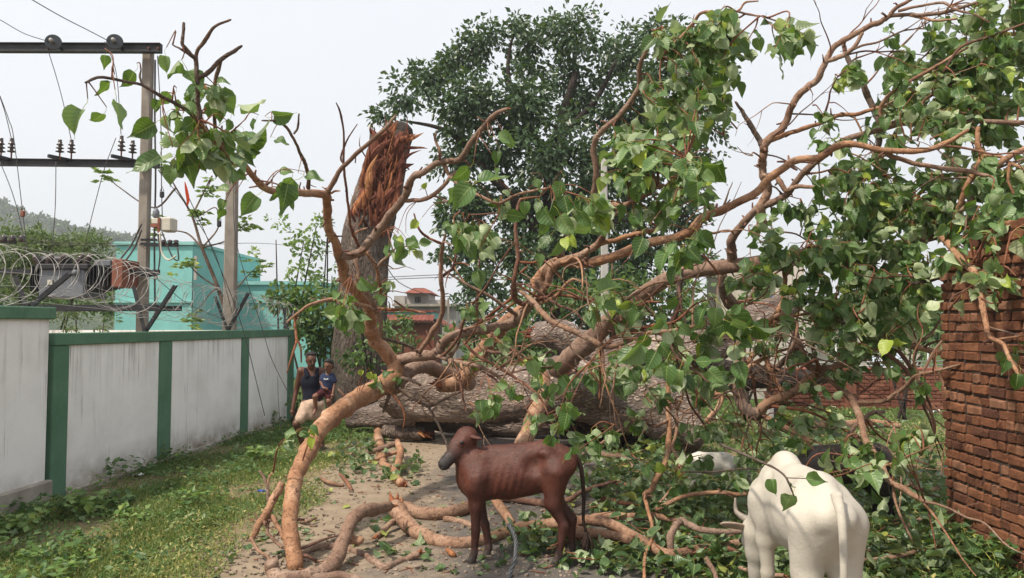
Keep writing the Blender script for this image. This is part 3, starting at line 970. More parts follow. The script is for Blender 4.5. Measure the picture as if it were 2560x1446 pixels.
tb = thing('turquoise_building', 'tall turquoise building behind the transformer and poles', 'building', tuple(P(415, 820, 26) * (1, 1, 0)))
def ubox(mb, x0, y0, x1, y1, d0, depth, z0=None):
    a, b = P(x0, y1, d0), P(x1, y0, d0)
    return mb.box((a[0], d0, a[2] if z0 is None else z0), (b[0], d0 + depth, b[2]))
ubox(MB(), 284, 612, 482, 900, 26, 7, 0).build('wall', M['teal'], tb)
ubox(MB(), 282, 604, 484, 612.3, 25.92, 7.1).build('parapet', M['teal_trim'], tb)
m = MB()
a, b, c, d = P(482, 900, 26), P(482, 612, 26), P(545, 640, 28.5), P(545, 900, 28.5)
V = [(a[0] + .003, 26, 0), (b[0] + .003, 26, b[2]), (c[0], 28.5, c[2]), (d[0], 28.5, 0), (a[0] + .003, 33, 0), (b[0] + .003, 33, b[2]), (c[0], 33, c[2]), (d[0], 33, 0)]
m.add(V, [(0, 3, 2, 1), (4, 5, 6, 7), (1, 2, 6, 5), (2, 3, 7, 6), (0, 1, 5, 4)]).build('wall', M['teal'], tb)
ubox(MB(), 484, 640, 492, 700, 25.9, .08).build('drain_pipe', M['grey_plaster'], tb)
ubox(MB(), 283, 752, 482, 757, 25.93, .07).build('ledge', M['teal_trim'], tb)
t2 = thing('turquoise_building', 'lower turquoise building behind the end of the white wall', 'building', tuple(P(650, 820, 29) * (1, 1, 0)))
ubox(MB(), 546, 712, 800, 900, 29.2, 6, 0).build('wall', M['teal'], t2)
ubox(MB(), 544, 703, 802, 712.2, 29.1, 6.2).build('parapet', M['teal_trim'], t2)
ubox(MB(), 546, 752, 700, 758, 29.12, .075).build('ledge', M['teal_trim'], t2)

gh = thing('grey_house', 'grey concrete house with a red-roofed rooftop room beyond the fallen tree', 'house', tuple(P(1060, 850, 40) * (1, 1, 0)))
ubox(MB(), 985, 766, 1140, 900, 40, 7, 0).build('wall', M['grey_plaster'], gh)
ubox(MB(), 980, 760, 1143, 766.3, 39.7, 7.5).build('roof_slab', M['cement'], gh)
ubox(MB(), 1066, 750, 1120, 760.2, 40.1, .2).build('parapet', M['grey_plaster'], gh)
ubox(MB(), 1017, 733, 1071, 760.2, 40.2, 3.5).build('rooftop_room', M['grey_plaster'], gh)
rw = ubox(MB(), 1037, 743, 1051, 757, 40.15, .06).build('window', M['dark_open'], gh)
for k in range(3):
    ubox(MB(), 1040 + 4 * k, 743, 1041 + 4 * k, 757, 40.12, .03).build('bar', M['grey_plaster'], rw)
m = MB()
c0, c1 = P(1009, 733, 39.6), P(1079, 733, 39.6); tp = P(1044, 724, 41.9)
zt = tp[2]
m.add([(c0[0], 39.6, c0[2]), (c1[0], 39.6, c0[2]), (c1[0], 44.2, c0[2]), (c0[0], 44.2, c0[2]),
       (c0[0] + .45, 40.2, zt), (c1[0] - .45, 40.2, zt), (c1[0] - .45, 43.5, zt), (c0[0] + .45, 43.5, zt)],
      [(0, 1, 5, 4), (1, 2, 6, 5), (2, 3, 7, 6), (3, 0, 4, 7), (4, 5, 6, 7), (3, 2, 1, 0)]).build('roof', M['roof_red'], gh)
ubox(MB(), 985, 740, 1012, 760.2, 42, 2).build('side_room', M['grey_plaster'], gh)
for x in (1100, 1118):
    ubox(MB(), x, 745, x + 5, 860, 36.5, .12, 0).build('post', M['concrete'], gh)
m = MB()
a, b = P(1083, 790, 37.5), P(1140, 826, 37.5)
m.add([(a[0], 38.9, a[2]), (b[0], 38.9, b[2] + .12), (b[0], 37.2, b[2] - .2), (a[0], 37.2, a[2] - .15)], [(0, 1, 2, 3)])
m.add([(a[0], 38.9, a[2] - .1), (b[0], 38.9, b[2] + .02), (b[0], 37.2, b[2] - .3), (a[0], 37.2, a[2] - .25)], [(3, 2, 1, 0)])
m.build('porch_roof', M['roof_red'], gh)

def brick_mat(name, cols, mort=(.10, .07, .055)):
    t = NT(name)
    oi = t.node('ShaderNodeObjectInfo')
    v = t.world()
    n = t.noise(v, 7, 5, .65); n2 = t.noise(v, 60, 4, .6)
    base = t.ramp(oi.outputs['Random'], [(i / (len(cols) - 1), c) for i, c in enumerate(cols)])
    col = t.mix(t.ramp(n, [(.35, .0), (.72, .6)]), base, tuple(x * .42 for x in cols[0]))
    col = t.mix(t.ramp(n2, [(.55, .0), (.75, .4)]), col, (.42, .24, .15))
    t.bump(t.math('ADD', n, t.math('MULTIPLY', n2, .8)), .7, .012)
    return t.set(col, .92, .12)
M['brick'] = brick_mat('worn_orange_brick', [(.095, .043, .03), (.16, .066, .037), (.20, .084, .045), (.235, .102, .055), (.29, .15, .095)])
M['brick_far'] = brick_mat('weathered_red_brick', [(.15, .058, .04), (.20, .078, .052), (.26, .115, .075)])
M['mortar'] = simple('dark_mortar', (.075, .052, .04), .95, .1, 0, .3, 12, .4)

bh = thing('brick_house', 'low brick house with turquoise fascia and red tiled roof beyond the stump', 'house', tuple(P(1020, 845, 34) * (1, 1, 0)))
ubox(MB(), 955, 806, 1085, 900, 34, 4, 0).build('wall', M['brick_far'], bh)
ubox(MB(), 950, 780, 1080, 797, 34.6, 3).build('fascia', M['teal'], bh)
ub = ubox(MB(), 948, 776, 1083, 780.3, 34.5, 3.2).build('roof_edge', M['roof_red'], bh)
m = MB()
for k in range(33):
    a = P(952 + k * 4, 803 + (k % 3) * .6, 33.75)
    m.lathe([(.05, 0), (.05, .85)], 7, Matrix.Translation(a) @ Matrix.Rotation(R(-72), 4, 'X'))
m.build('roof', M['roof_red'], bh)

rh = thing('small_house', 'plastered house with dark blue-framed window behind the fallen crown', 'house', tuple(P(1920, 860, 21) * (1, 1, 0)))
ubox(MB(), 1862, 660, 2010, 900, 21, 4, 0).build('wall', M['pale_wall'], rh)
ubox(MB(), 1886, 704, 1926, 768, 20.96, .03).build('window', M['dark_open'], rh)
ubox(MB(), 1926.3, 700, 1931, 770, 20.93, .06).build('window_frame', M['blue_paint'], rh)
ubox(MB(), 1884, 700, 1926, 704, 20.93, .06).build('window_frame', M['blue_paint'], rh)
ubox(MB(), 1880, 768.2, 1934, 773, 20.85, .14).build('sill', M['cement'], rh)
wh = thing('pale_building', 'pale building glimpsed through the leaves above the low brick wall', 'building', tuple(P(2250, 800, 30) * (1, 1, 0)))
ubox(MB(), 2040, 770, 2300, 900, 30, 5, 0).build('wall', M['pale_wall'], wh)
ubox(MB(), 2030, 763, 2310, 770.3, 29.8, 5.4).build('roof_slab', M['cement'], wh)

# ------------------------------------------------------------------ brick pieces
def brick_variants(lx, ly, lz, n, seed, jag):
    g = np.random.default_rng(seed)
    out = []
    for k in range(n):
        b = MB().box((-lx / 2, -ly / 2, -lz / 2), (lx / 2, ly / 2, lz / 2), None, .010)
        v = b.v[0] + g.normal(0, jag, b.v[0].shape)
        out.append((v, b.f))
    return out

def brick_instances(name, metas, places, parent, limit=300):
    """places: (loc, variant, rz, rx). the first `limit` are objects, the rest one mesh"""
    for i, (loc, k, rz, rx) in enumerate(places[:limit]):
        o = bpy.data.objects.new(name, metas[k])
        COL.objects.link(o)
        o.parent = parent
        o.matrix_parent_inverse = Matrix.Translation(parent.location).inverted()
        o.location = loc
        o.rotation_euler = (rx, 0, rz)
    return places[limit:]

# right-hand brick wall: face on the plane x = 4.12, courses of headers and stretchers
def right_wall():
    FX, Y1, Y0 = 4.12, 7.32, 3.4
    t = thing('brick_wall', 'tall rough orange brick wall with open joints at the right edge', 'wall', (FX + .12, 6.5, 0))
    CH, BH, JT = .0925, .077, .0125
    st = [mesh('brick', v, f, M['brick'], False) for v, f in brick_variants(.115, .208, BH, 6, 5, .0036)]
    hd = [mesh('brick', v, f, M['brick'], False) for v, f in brick_variants(.22, .091, BH, 6, 6, .0036)]
    g = np.random.default_rng(11)
    places = []
    for c in range(31):
        z = c * CH + .04
        head = c % 2 == 0
        top = 27 + (c > 27)
        y = Y1 - (.0 if head else .0) - g.uniform(0, .004)
        ystart = Y1 if c <= 28 else Y1 - .35 - .22 * (c - 28) * .8
        y = min(y, ystart)
        first = True
        while y > Y0:
            if head and not (first and False):
                L, me, ly = .112, 'h', .104
            else:
                L, me, ly = .232, 's', .222
            if first and not head:      # quarter closer keeps the joints apart
                L, me, ly = .112, 'h', .104
            if g.uniform() < .12 and not first:
                me, L, ly = ('s', .232, .222) if me == 'h' else ('h', .112, .104)
            dep = .0575 if me == 's' else .11
            x = FX + dep + g.normal(0, .007)
            zz = z + BH / 2 + .010 * math.sin(y * 3 + c * .7) + .004 * math.sin(c * 2.2)
            places.append(((x, y - L / 2, zz), int(g.integers(0, 6)), g.normal(0, .012), g.normal(0, .010), me))
            y -= L + g.normal(.003, .003)
            first = False
    # nearest the corner and in view become single bricks; those past the frame edge are joined
    vis = [p for p in places if p[0][1] > 6.0]
    rest = [p for p in places if p[0][1] <= 6.0]
    vis.sort(key=lambda p: abs(p[0][2] - 1.2))
    rest += vis[300:]
    for p in vis[:300]:
        o = bpy.data.objects.new('brick', (hd if p[4] == 'h' else st)[p[1]])
        COL.objects.link(o); o.parent = t
        o.matrix_parent_inverse = Matrix.Translation(t.location).inverted()
        o.location = p[0]; o.rotation_euler = (p[3], 0, p[2])
    mb = MB()
    vs, vh = brick_variants(.115, .222, BH, 3, 5, .0028), brick_variants(.22, .104, BH, 3, 6, .0028)
    for p in rest:
        v, f = (vh if p[4] == 'h' else vs)[p[1] % 3]
        Mx = Matrix.Translation(p[0]) @ Matrix.Rotation(p[2], 4, 'Z') @ Matrix.Rotation(p[3], 4, 'X')
        mb.add((np.c_[v, np.ones(len(v))] @ np.array(Mx).T)[:, :3], f)
    o = mb.build('brick_courses', M['brick'], t); tag(o, kind='stuff')
    core = MB().box((FX + .022, Y0, 0), (FX + .235, Y1 - .03, 27.6 * CH))
    for c in range(28, 31):
        ys = Y1 - .35 - .22 * (c - 28) * .8
        core.box((FX + .022, Y0, c * CH - .02), (FX + .235, ys - .02, (c + 1) * CH + .02))
    core.build('mortar_core', M['mortar'], t)
right_wall()

def low_wall():
    Y = 18.3
    a, b = P(1935, 1020, Y)[0], P(2420, 1020, Y)[0]
    t = thing('brick_wall', 'low weathered red brick wall across the back of the grass', 'wall', ((a + b) / 2, Y, 0))
    vs = [mesh('brick', v, f, M['brick_far'], False) for v, f in brick_variants(.232, .11, .078, 5, 9, .003)]
    g = np.random.default_rng(4)
    n = 0; extra = MB(); bv = brick_variants(.232, .11, .078, 3, 9, .003)
    for c in range(10):
        x = a - (c % 2) * .12
        while x < b:
            loc = (x + .12, Y + .055 + g.normal(0, .004), .045 + c * .09)
            px, py = to_px(np.array(loc))
            if n < 290 and px > 1950:
                o = bpy.data.objects.new('brick', vs[int(g.integers(0, 5))]); COL.objects.link(o); o.parent = t
                o.matrix_parent_inverse = Matrix.Translation(t.location).inverted()
                o.location = loc; o.rotation_euler = (0, g.normal(0, .008), g.normal(0, .012)); n += 1
            else:
                v, f = bv[n % 3]; extra.add(v + np.array(loc), f)
            x += .243
    if extra.n:
        tag(extra.build('brick_courses', M['brick_far'], t), kind='stuff')
    MB().box((a - .1, Y + .02, 0), (b, Y + .22, .885)).build('mortar_core', M['mortar'], t)
    MB().box((a - .15, Y - .04, .93), (b, Y + .26, 1.0), None, .015).build('cap', M['roof_red'], t)
    for x in (2125, 2240):
        q = P(x, 1000, Y)[0]
        MB().box((q - .14, Y - .06, 0), (q + .14, Y - .002, .928), None, .01).build('pier', M['brick_far'], t)
low_wall()

# bamboo/pipe rails and a solar panel behind the low wall
fe = thing('pipe_fence', 'thin grey pipe fence behind the low brick wall', 'fence', tuple(P(2220, 930, 20.5) * (1, 1, 0)))
M['pipe'] = simple('grey_pipe', (.36, .37, .37), .5, .4, .4, .15, 8, 0)
for y in (905, 915, 926, 934):
    MB().tube([P(2030, y + 2, 20.5), P(2400, y - 2, 20.5)], .018, 6).build('rail', M['pipe'], fe, True)
for x in (2090, 2200, 2320):
    MB().tube([P(x, 860, 20.45), P(x, 1000, 20.45)], .025, 6).build('post', M['pipe'], fe, True)
sp = thing('solar_panel', 'tilted blue-grey panel behind the pipe fence', 'panel', tuple(P(2240, 910, 22)))
M['panel'] = simple('panel_glass', (.42, .47, .56), .3, .5, 0, .15, 1, 0)
q = [P(2185, 925, 22), P(2260, 915, 22.5), P(2250, 880, 23.2), P(2180, 892, 22.6)]
m = MB(); qq = [p + np.array((0, .05, -.04)) for p in q]
m.add(q + qq, [(0, 1, 2, 3), (7, 6, 5, 4), (0, 4, 5, 1), (1, 5, 6, 2), (2, 6, 7, 3), (3, 7, 4, 0)]).build('glass', M['panel'], sp)
MB().tube([np.append(((q[0] + q[1]) / 2)[:2], 0), (q[0] + q[2]) / 2], .03, 6).build('leg', M['pipe'], sp, True)

sp = thing('stone_post', 'short dark-topped concrete post standing in the grass behind the branches', 'post', tuple(G(1932, 1078)))
gx = G(1932, 1078); w = 10 * gx[1] / F_PX
MB().box((gx[0] - w, gx[1], -.05), (gx[0] + w * .4, gx[1] + .13, 62 * gx[1] / F_PX), None, .012).build('shaft', M['pole_grey'], sp)
MB().box((gx[0] + w * .42, gx[1] + .01, -.05), (gx[0] + w * 1.5, gx[1] + .12, 56 * gx[1] / F_PX), None, .012).build('plate', M['black_iron'], sp)

# ------------------------------------------------------------------ trees and bushes behind
def simple_tree(name, label, trunk_pts, limbs, lobes, cloud, leafmat, barkmat='bark_dark', cat='tree', group=None, crown='crown'):
    b = trunk_pts[0][0]
    t = thing(name, label, cat, (b[0], b[1], 0), group=group)
    q = spline([p for p, r in trunk_pts], 6); rr = np.interp(np.linspace(0, 1, len(q)), np.linspace(0, 1, len(trunk_pts)), [r for p, r in trunk_pts])
    v, f = tube_arrays(q, rr, 10, True, .08, 2)
    link('trunk', mesh('trunk', v, f, M[barkmat]), t)
    for L in limbs:
        q = spline([p for p, r in L], 5); rr = np.interp(np.linspace(0, 1, len(q)), np.linspace(0, 1, len(L)), [r for p, r in L])
        v, f = tube_arrays(q, rr, 7, True, .08, 3)
        link('limb', mesh('limb', v, f, M[barkmat]), t)
    cloud_mesh(crown, cloud, M[leafmat], t)
    return t

DB = 24.0
gb = np.random.default_rng(21)
LB = [(1140, 150, 80, 70), (1220, 110, 70, 60), (1075, 200, 70, 60), (1010, 240, 55, 55), (960, 290, 35, 30), (1330, 120, 80, 70), (1420, 90, 80, 65), (1500, 100, 60, 60), (1560, 140, 70, 80),
      (1640, 190, 60, 70), (1290, 60, 25, 35), (1380, 60, 40, 30), (1690, 90, 45, 55), (1640, 80, 40, 45), (1740, 180, 70, 80), (1790, 210, 40, 40),
      (1160, 260, 110, 90), (1300, 260, 120, 110), (1430, 230, 120, 110), (1560, 290, 120, 120), (1690, 300, 100, 90), (1770, 330, 40, 45), (1240, 370, 130, 90),
      (1390, 390, 130, 110), (1540, 420, 130, 120), (1680, 430, 90, 100), (1750, 390, 50, 40), (1130, 400, 60, 60), (1190, 500, 80, 70), (1120, 540, 45, 50), (1320, 530, 110, 100), (1470, 560, 120, 110), (1610, 560, 110, 110), (1700, 560, 60, 70),
      (1180, 620, 80, 70), (1120, 640, 40, 40), (1300, 650, 110, 90), (1450, 680, 120, 90), (1600, 680, 120, 80), (1730, 660, 80, 60), (1200, 710, 60, 50)]
lob = [px_lobe(x, y, rx * .92, ry * .92, DB + gb.uniform(-1.0, 1.6), max(rx, ry) * DB / F_PX * .9) for x, y, rx, ry in LB]
cl = lobes_cloud(lob, 8.8, 12, .21, .064, .6, gb, .43, 1.9, .03, 1.0, .55)
tr_pts = [(P(1395, 900, DB + .8), .55), (P(1385, 760, DB + .8), .45), (P(1395, 600, DB + .7), .40), (P(1380, 480, DB + .6), .33), (P(1400, 330, DB + .5), .22), (P(1440, 180, DB + .4), .10)]
tr_pts[0][0][2] = 0
lims = [[(P(1390, 640, DB + .7), .24), (P(1300, 520, DB), .18), (P(1210, 420, DB), .12), (P(1120, 330, DB), .08), (P(1000, 300, DB), .03)],
        [(P(1385, 560, DB + .6), .24), (P(1480, 450, DB), .17), (P(1580, 350, DB), .11), (P(1680, 260, DB), .06), (P(1760, 180, DB), .03)],
        [(P(1390, 420, DB + .5), .18), (P(1310, 300, DB), .12), (P(1270, 180, DB), .07), (P(1288, 60, DB), .03)],
        [(P(1392, 620, DB + .7), .22), (P(1480, 580, DB - .3), .15), (P(1600, 540, DB - .5), .10), (P(1720, 540, DB), .04)],
        [(P(1395, 350, DB + .5), .14), (P(1490, 250, DB), .09), (P(1540, 150, DB), .05)]]
simple_tree('large_tree', 'large dark green leafy tree standing behind the fallen tree', tr_pts, lims, lob, [cl], 'tree_leaf')

# lighter undergrowth at the foot of that tree
def bush(name, label, lobes_px, d, dens, leaves, L, W, mat, seed, droop=.3, gap=.3, stems=3, cat='bush', group=None, yellow=.04, gscale=2.4, bark='bark_dark'):
    g = np.random.default_rng(seed)
    lob = [px_lobe(x, y, rx, ry, d + g.uniform(-.3, .3) * d * .05) for x, y, rx, ry in lobes_px]
    c = lobes_cloud(lob, dens, leaves, L, W, droop, g, gap, gscale, yellow, .7, .6)
    cx = np.mean([l[0][0] for l in lob])
    t = thing(name, label, cat, (cx, d, 0), group=group)
    for k in range(stems):
        l = lob[(k * 2) % len(lob)]
        b0 = np.array((cx + g.uniform(-.3, .3) * (k > 0), d + g.uniform(-.1, .1), 0))
        q = spline([b0, (b0 * .6 + l[0] * .4) + g.normal(0, .06, 3), l[0]], 6)
        v, f = tube_arrays(q, np.linspace(.035, .01, len(q)) * (d / 16), 6)
        link('stem', mesh('stem', v, f, M[bark]), t)
    cloud_mesh('foliage', [c], M[mat], t)
    return t
bush('undergrowth_bush', 'mid green bush under the big tree behind the pale pole', [(1440, 740, 90, 50), (1580, 730, 100, 60), (1700, 740, 70, 50), (1350, 760, 60, 45)], 20, 9, 8, .2, .055, 'bush_leaf', 31)
bush('undergrowth_bush', 'blue-green bush beside the grey house', [(1170, 770, 40, 40), (1210, 800, 40, 40), (1180, 820, 40, 25)], 30, 7, 8, .25, .07, 'tree_leaf', 32)
bush('corner_bush', 'dark dense bush at the far end of the white wall beside the stump', [(770, 800, 60, 50), (820, 850, 60, 55), (760, 750, 55, 40), (850, 770, 45, 50), (700, 745, 40, 30), (880, 880, 40, 50)], 17.6, 15, 9, .17, .055, 'bush_leaf', 33, gap=.22)
bush('acacia_bush', 'feathery grey-green acacia bush behind the transformer', [(40, 640, 70, 50), (130, 620, 80, 40), (220, 620, 60, 40), (60, 710, 80, 50), (20, 590, 40, 30), (230, 690, 50, 60), (90, 600, 60, 30), (180, 600, 60, 30), (140, 680, 90, 60)], 17, 20, 18, .12, .020, 'acacia_leaf', 34, gap=.30)
bush('acacia_bush', 'feathery bush drooping between the shelf and the wall top', [(190, 800, 60, 28), (260, 805, 50, 20), (160, 780, 40, 20)], 13.4, 22, 16, .075, .013, 'acacia_leaf', 35, droop=.5)
bush('young_tree', 'slender light green young tree beyond the wall right of the short pole', [(690, 600, 40, 50), (720, 650, 50, 40), (760, 600, 40, 40), (650, 640, 40, 35), (790, 570, 40, 35), (700, 560, 35, 25), (750, 680, 60, 25)], 19, 5, 8, .15, .045, 'light_leaf', 36, gap=.5)
bush('young_tree', 'neem-like light green tree close left of the stump', [(820, 560, 30, 35), (800, 630, 35, 40), (830, 690, 30, 30), (790, 700, 40, 25)], 20, 7, 8, .15, .04, 'bush_leaf', 37, gap=.42)
def palmate(name, label, stems, d, seed, L=.16):
    """thin sapling whose leaf rosettes sit at the tips of bare stems"""
    g = np.random.default_rng(seed)
    b = stems[0][0]
    t = thing(name, label, 'sapling', tuple(np.array(P(b[0], b[1], d)) * (1, 1, 0)))
    base, axis = [], []
    for s in stems:
        q = spline([P(x, y, d + (i % 2) * .1) for i, (x, y) in enumerate(s)], 6)
        if s is stems[0]: q[0][2] = 0.0
        v, f = tube_arrays(q, np.linspace(.045 if s is stems[0] else .02, .008, len(q)), 6)
        link('stem', mesh('stem', v, f, M['bark_grey']), t)
        e = q[-1]
        for k in range(13):
            c = e + g.normal(0, .09, 3)
            for j in range(6):
                u = rand_unit(1, g)[0]; u[2] = abs(u[2]) * .3 - .25
                base.append(c); axis.append(u)
    base, axis = np.array(base), np.array(axis)
    n = len(base)
    cloud_mesh('leaves', [leaf_cloud(base, axis, L * g.uniform(.6, 1.1, n), L * .2 * np.ones(n), g, .2, .12)], M['light_leaf'], t)
palmate('rosette_sapling', 'thin branching sapling with bright leaf rosettes between the two poles',
        [[(580, 830), (545, 720), (505, 620), (480, 540), (440, 470), (410, 420)], [(505, 620), (470, 585), (430, 575), (400, 560)], [(480, 540), (500, 500), (530, 440), (520, 470)],
         [(505, 620), (545, 570), (540, 520), (500, 540)], [(545, 720), (500, 690), (470, 660)], [(560, 760), (610, 700), (640, 670)], [(440, 470), (385, 520), (300, 470), (268, 440)],
         [(545, 720), (520, 740), (480, 800)], [(505, 620), (570, 600), (612, 560)]], 14.5, 41)
bush('shrub', 'thin leafy shrub in front of the far brick house', [(1010, 800, 25, 40), (1040, 840, 40, 25), (980, 850, 40, 30)], 26, 6, 8, .16, .05, 'bush_leaf', 42, gap=.45)
bush('twiggy_bush', 'grey-green twiggy bush behind the low brick wall', [(2150, 880, 50, 35), (2230, 870, 60, 45), (2310, 880, 50, 40), (2280, 920, 50, 25)], 21.5, 6, 9, .12, .035, 'bush_leaf', 43, gap=.5, stems=7)
bush('bright_bush', 'bright green bush behind the leaves left of the tall brick wall', [(2290, 740, 60, 50), (2320, 780, 40, 60), (2180, 750, 60, 40)], 16, 9, 8, .17, .05, 'bush_leaf', 44, gap=.35)
bush('bright_bush', 'sunlit bush growing behind the upper log', [(1890, 740, 60, 50), (1960, 820, 60, 60), (1740, 790, 60, 40)], 17, 8, 8, .16, .05, 'bush_leaf', 45, gap=.35)
bush('creeper', 'leafy creeper climbing the foot of the broken stump', [(930, 860, 40, 60), (960, 830, 35, 40), (900, 770, 35, 45), (935, 740, 28, 40), (880, 700, 22, 30), (900, 900, 60, 40), (980, 910, 40, 40), (870, 820, 25, 30)], 15.9, 13, 8, .13, .05, 'bush_leaf', 46, gap=.4)
bush('small_plant', 'small light plant at the wall corner behind the man', [(745, 1000, 25, 20), (700, 1050, 30, 14)], 15.2, 16, 8, .10, .035, 'bush_leaf', 47)

for i_, (lb, lobs, d_, sd_) in enumerate((('dark hedge far behind the fallen trunk', [(1260, 800, 70, 50), (1380, 800, 80, 55), (1500, 805, 80, 50), (1610, 800, 80, 50), (1720, 800, 70, 50)], 27, 61),
                                     ('green hedge far behind the upper log', [(1800, 800, 60, 50), (1880, 830, 60, 50), (1990, 820, 60, 60), (2080, 830, 60, 50)], 27, 62),
                                     ('green hedge behind the pipe fence', [(2150, 820, 60, 50), (2240, 810, 70, 60), (2330, 800, 60, 70), (2420, 810, 60, 60)], 26, 63),
                                     ('green hedge close behind the left part of the fallen trunk', [(1220, 850, 50, 45), (1290, 855, 60, 45), (1370, 850, 50, 40), (1130, 860, 40, 30)], 19.5, 66),
                                     ('distant hedge left of the grey house', [(850, 830, 60, 40), (760, 835, 60, 40), (930, 835, 50, 30)], 33, 64),
                                     ('distant hedge along the foot of the hill', [(-60, 720, 90, 50), (60, 735, 90, 45), (180, 740, 90, 45), (290, 750, 60, 40)], 34, 65))):
    bush('hedge', lb, lobs, d_, 4.5, 9, .30, .09, 'tree_leaf' if i_ == 0 else 'bush_leaf', sd_, gap=.2, cat='hedge', gscale=1.2)

# ------------------------------------------------------------------ broken stump
def stump():
    D = 17.0
    path = [(905, 1075, 84), (902, 960, 76), (902, 850, 70), (906, 760, 65), (908, 690, 63), (915, 600, 63), (932, 530, 62), (950, 470, 61), (965, 400, 55), (972, 345, 50)]
    pts = [P(x, y, D) for x, y, r in path]; pts[0][2] = -.1
    rr0 = [r * .93 * D / F_PX for x, y, r in path]
    q = spline(pts, 9); rr = np.interp(np.linspace(0, 1, len(q)), np.linspace(0, 1, len(rr0)), rr0)
    S = 56
    t, N, B = frames(q)
    a = np.arange(S) * 2 * math.pi / S
    s = np.linspace(0, 1, len(q))[:, None]
    flute = .085 * np.abs(np.sin(a[None] * 2.5 + 1.2 * np.sin(s * 3))) - .12 * np.exp(-((np.cos(a[None] - 2.2 - .6 * s) - 1) ** 2) / .004) \
        + .03 * np.sin(a[None] * 9 + s * 20) * np.cos(s * 31) + .02 * np.sin(a[None] * 17 + s * 55)
    g = np.random.default_rng(8)
    flute = flute + g.normal(0, .008, flute.shape)
    rad = rr[:, None] * (.96 + flute)
    # torn top: the camera side is ripped away higher up
    ring = np.cos(a)[None, :, None] * N[:, None] + np.sin(a)[None, :, None] * B[:, None]
    front = np.clip(-ring[:, :, 1], 0, 1)
    tear = np.clip((s - .58) / .3, 0, 1) * front
    rad = rad * (1 - .42 * tear * (1 + .3 * np.sin(a[None] * 11 + s * 14)))
    v = (q[:, None] + ring * rad[:, :, None])
    jag = g.uniform(-.22, .30, S)
    v[-1, :, 2] += np.convolve(np.r_[jag, jag[:2]], np.ones(2) / 2, 'same')[:S] * .8
    v[-2, :, 2] += jag * .2
    v = v.reshape(-1, 3)
    m = len(q)
    f = [(k * S + i, k * S + (i + 1) % S, (k + 1) * S + (i + 1) % S, (k + 1) * S + i) for k in range(m - 1) for i in range(S)]
    idx = []
    tr_ = tear.reshape(-1)
    for k in range(m - 1):
        for i in range(S):
            idx.append(1 if tr_[k * S + i] > .22 + .1 * math.sin(i * 3 + k) else 0)
    c = len(v); v = np.vstack((v, q[-3][None]))
    f += [((m - 1) * S + i, (m - 1) * S + (i + 1) % S, c) for i in range(S)]; idx += [1] * S
    root = thing('broken_stump', 'tall snapped tree stump with a splintered red top behind the branches', 'stump', (float(pts[0][0]), D, 0))
    link('trunk', mesh('trunk', v, f, [M['bark_stump'], M['torn']], True, mat_idx=idx), root)
    # splinters of torn wood over the ripped face
    def splinter(x0, y0, x1, y1, w, dd, pale=False, bend=0.0):
        A, Bp = P(x0, y0, D - dd), P(x1, y1, D - dd - g.uniform(.0, .25))
        mid = (A + Bp) / 2 + np.array((bend, -.06, 0))
        q = spline([A, mid, Bp], 4)
        n = len(q); W = w * D / F_PX
        r = W * np.array([.75, 1, .95, .85, .75, .6, .42, .22, .03][:n])
        v, f = tube_arrays(q, r, 6, True, .35, int(g.integers(0, 999)))
        ctr = q.repeat(6, 0)
        v = ctr + (v - ctr) * np.array((1, .55, 1))
        link('splinter', mesh('splinter', v, f, M['torn_pale'] if pale else M['torn'], False), root)
    for x0, y0, x1, y1, w, pale in ((900, 520, 935, 440, 13, 1), (915, 490, 928, 420, 12, 1), (893, 515, 886, 545, 6, 1), (905, 500, 888, 540, 8, 1), (920, 470, 945, 385, 9, 1),
                                    (935, 400, 990, 300, 7, 1), (945, 350, 975, 318, 8, 0), (960, 360, 995, 300, 8, 0), (985, 355, 1040, 335, 7, 0), (1000, 360, 1060, 332, 6, 1),
                                    (1005, 370, 1070, 372, 5, 0), (985, 430, 1036, 410, 10, 0), (960, 440, 1012, 400, 12, 0), (940, 430, 1010, 370, 12, 0), (930, 400, 985, 345, 11, 0),
                                    (950, 470, 1020, 425, 10, 0), (975, 470, 1016, 468, 7, 0), (940, 560, 948, 450, 11, 0), (955, 570, 965, 470, 10, 0), (970, 540, 985, 450, 12, 0), (925, 545, 935, 470, 9, 0),
                                    (990, 520, 1003, 420, 9, 0), (945, 600, 942, 520, 8, 0), (960, 590, 972, 520, 7, 0), (1000, 460, 1012, 380, 8, 0), (930, 420, 925, 350, 7, 0), (945, 390, 950, 335, 7, 0),
                                    (905, 470, 915, 400, 7, 0), (915, 430, 922, 370, 8, 0), (970, 390, 1000, 340, 10, 0), (985, 400, 1015, 350, 9, 0), (950, 420, 985, 380, 10, 0), (965, 500, 1010, 455, 9, 0), (935, 500, 930, 430, 8, 1), (1010, 400, 1055, 375, 4, 0)):
        splinter(x0, y0, x1, y1, w, g.uniform(.34, .52), bool(pale), g.normal(0, .06))
    for k in range(95):           # fine torn fibres
        s_ = g.uniform(0, 1)
        cy = 330 + 240 * s_ ** .8; cx = np.interp(cy, [330, 400, 470, 530, 600], [975, 966, 952, 938, 920]) + g.normal(0, 26)
        an = g.normal(-1.42, .28); Lp = g.uniform(18, 80)
        splinter(cx, cy, cx + Lp * math.cos(an) * (1 if g.uniform() < .7 else -1), cy + Lp * math.sin(an), g.uniform(1.2, 4.2), g.uniform(.40, .60), g.uniform() < .12, g.normal(0, .05))
    # dark hollow upper knob and a side stub
    q = spline([P(985, 400, D + .2), P(1000, 360, D + .25), P(1010, 330, D + .3), P(985, 318, D + .3)], 5)
    v, f = tube_arrays(q, np.linspace(.30, .16, len(q)), 14, True, .35, 5)
    link('upper_knob', mesh('upper_knob', v, f, M['bark_dark']), root)
    return root
stump_root = stump()

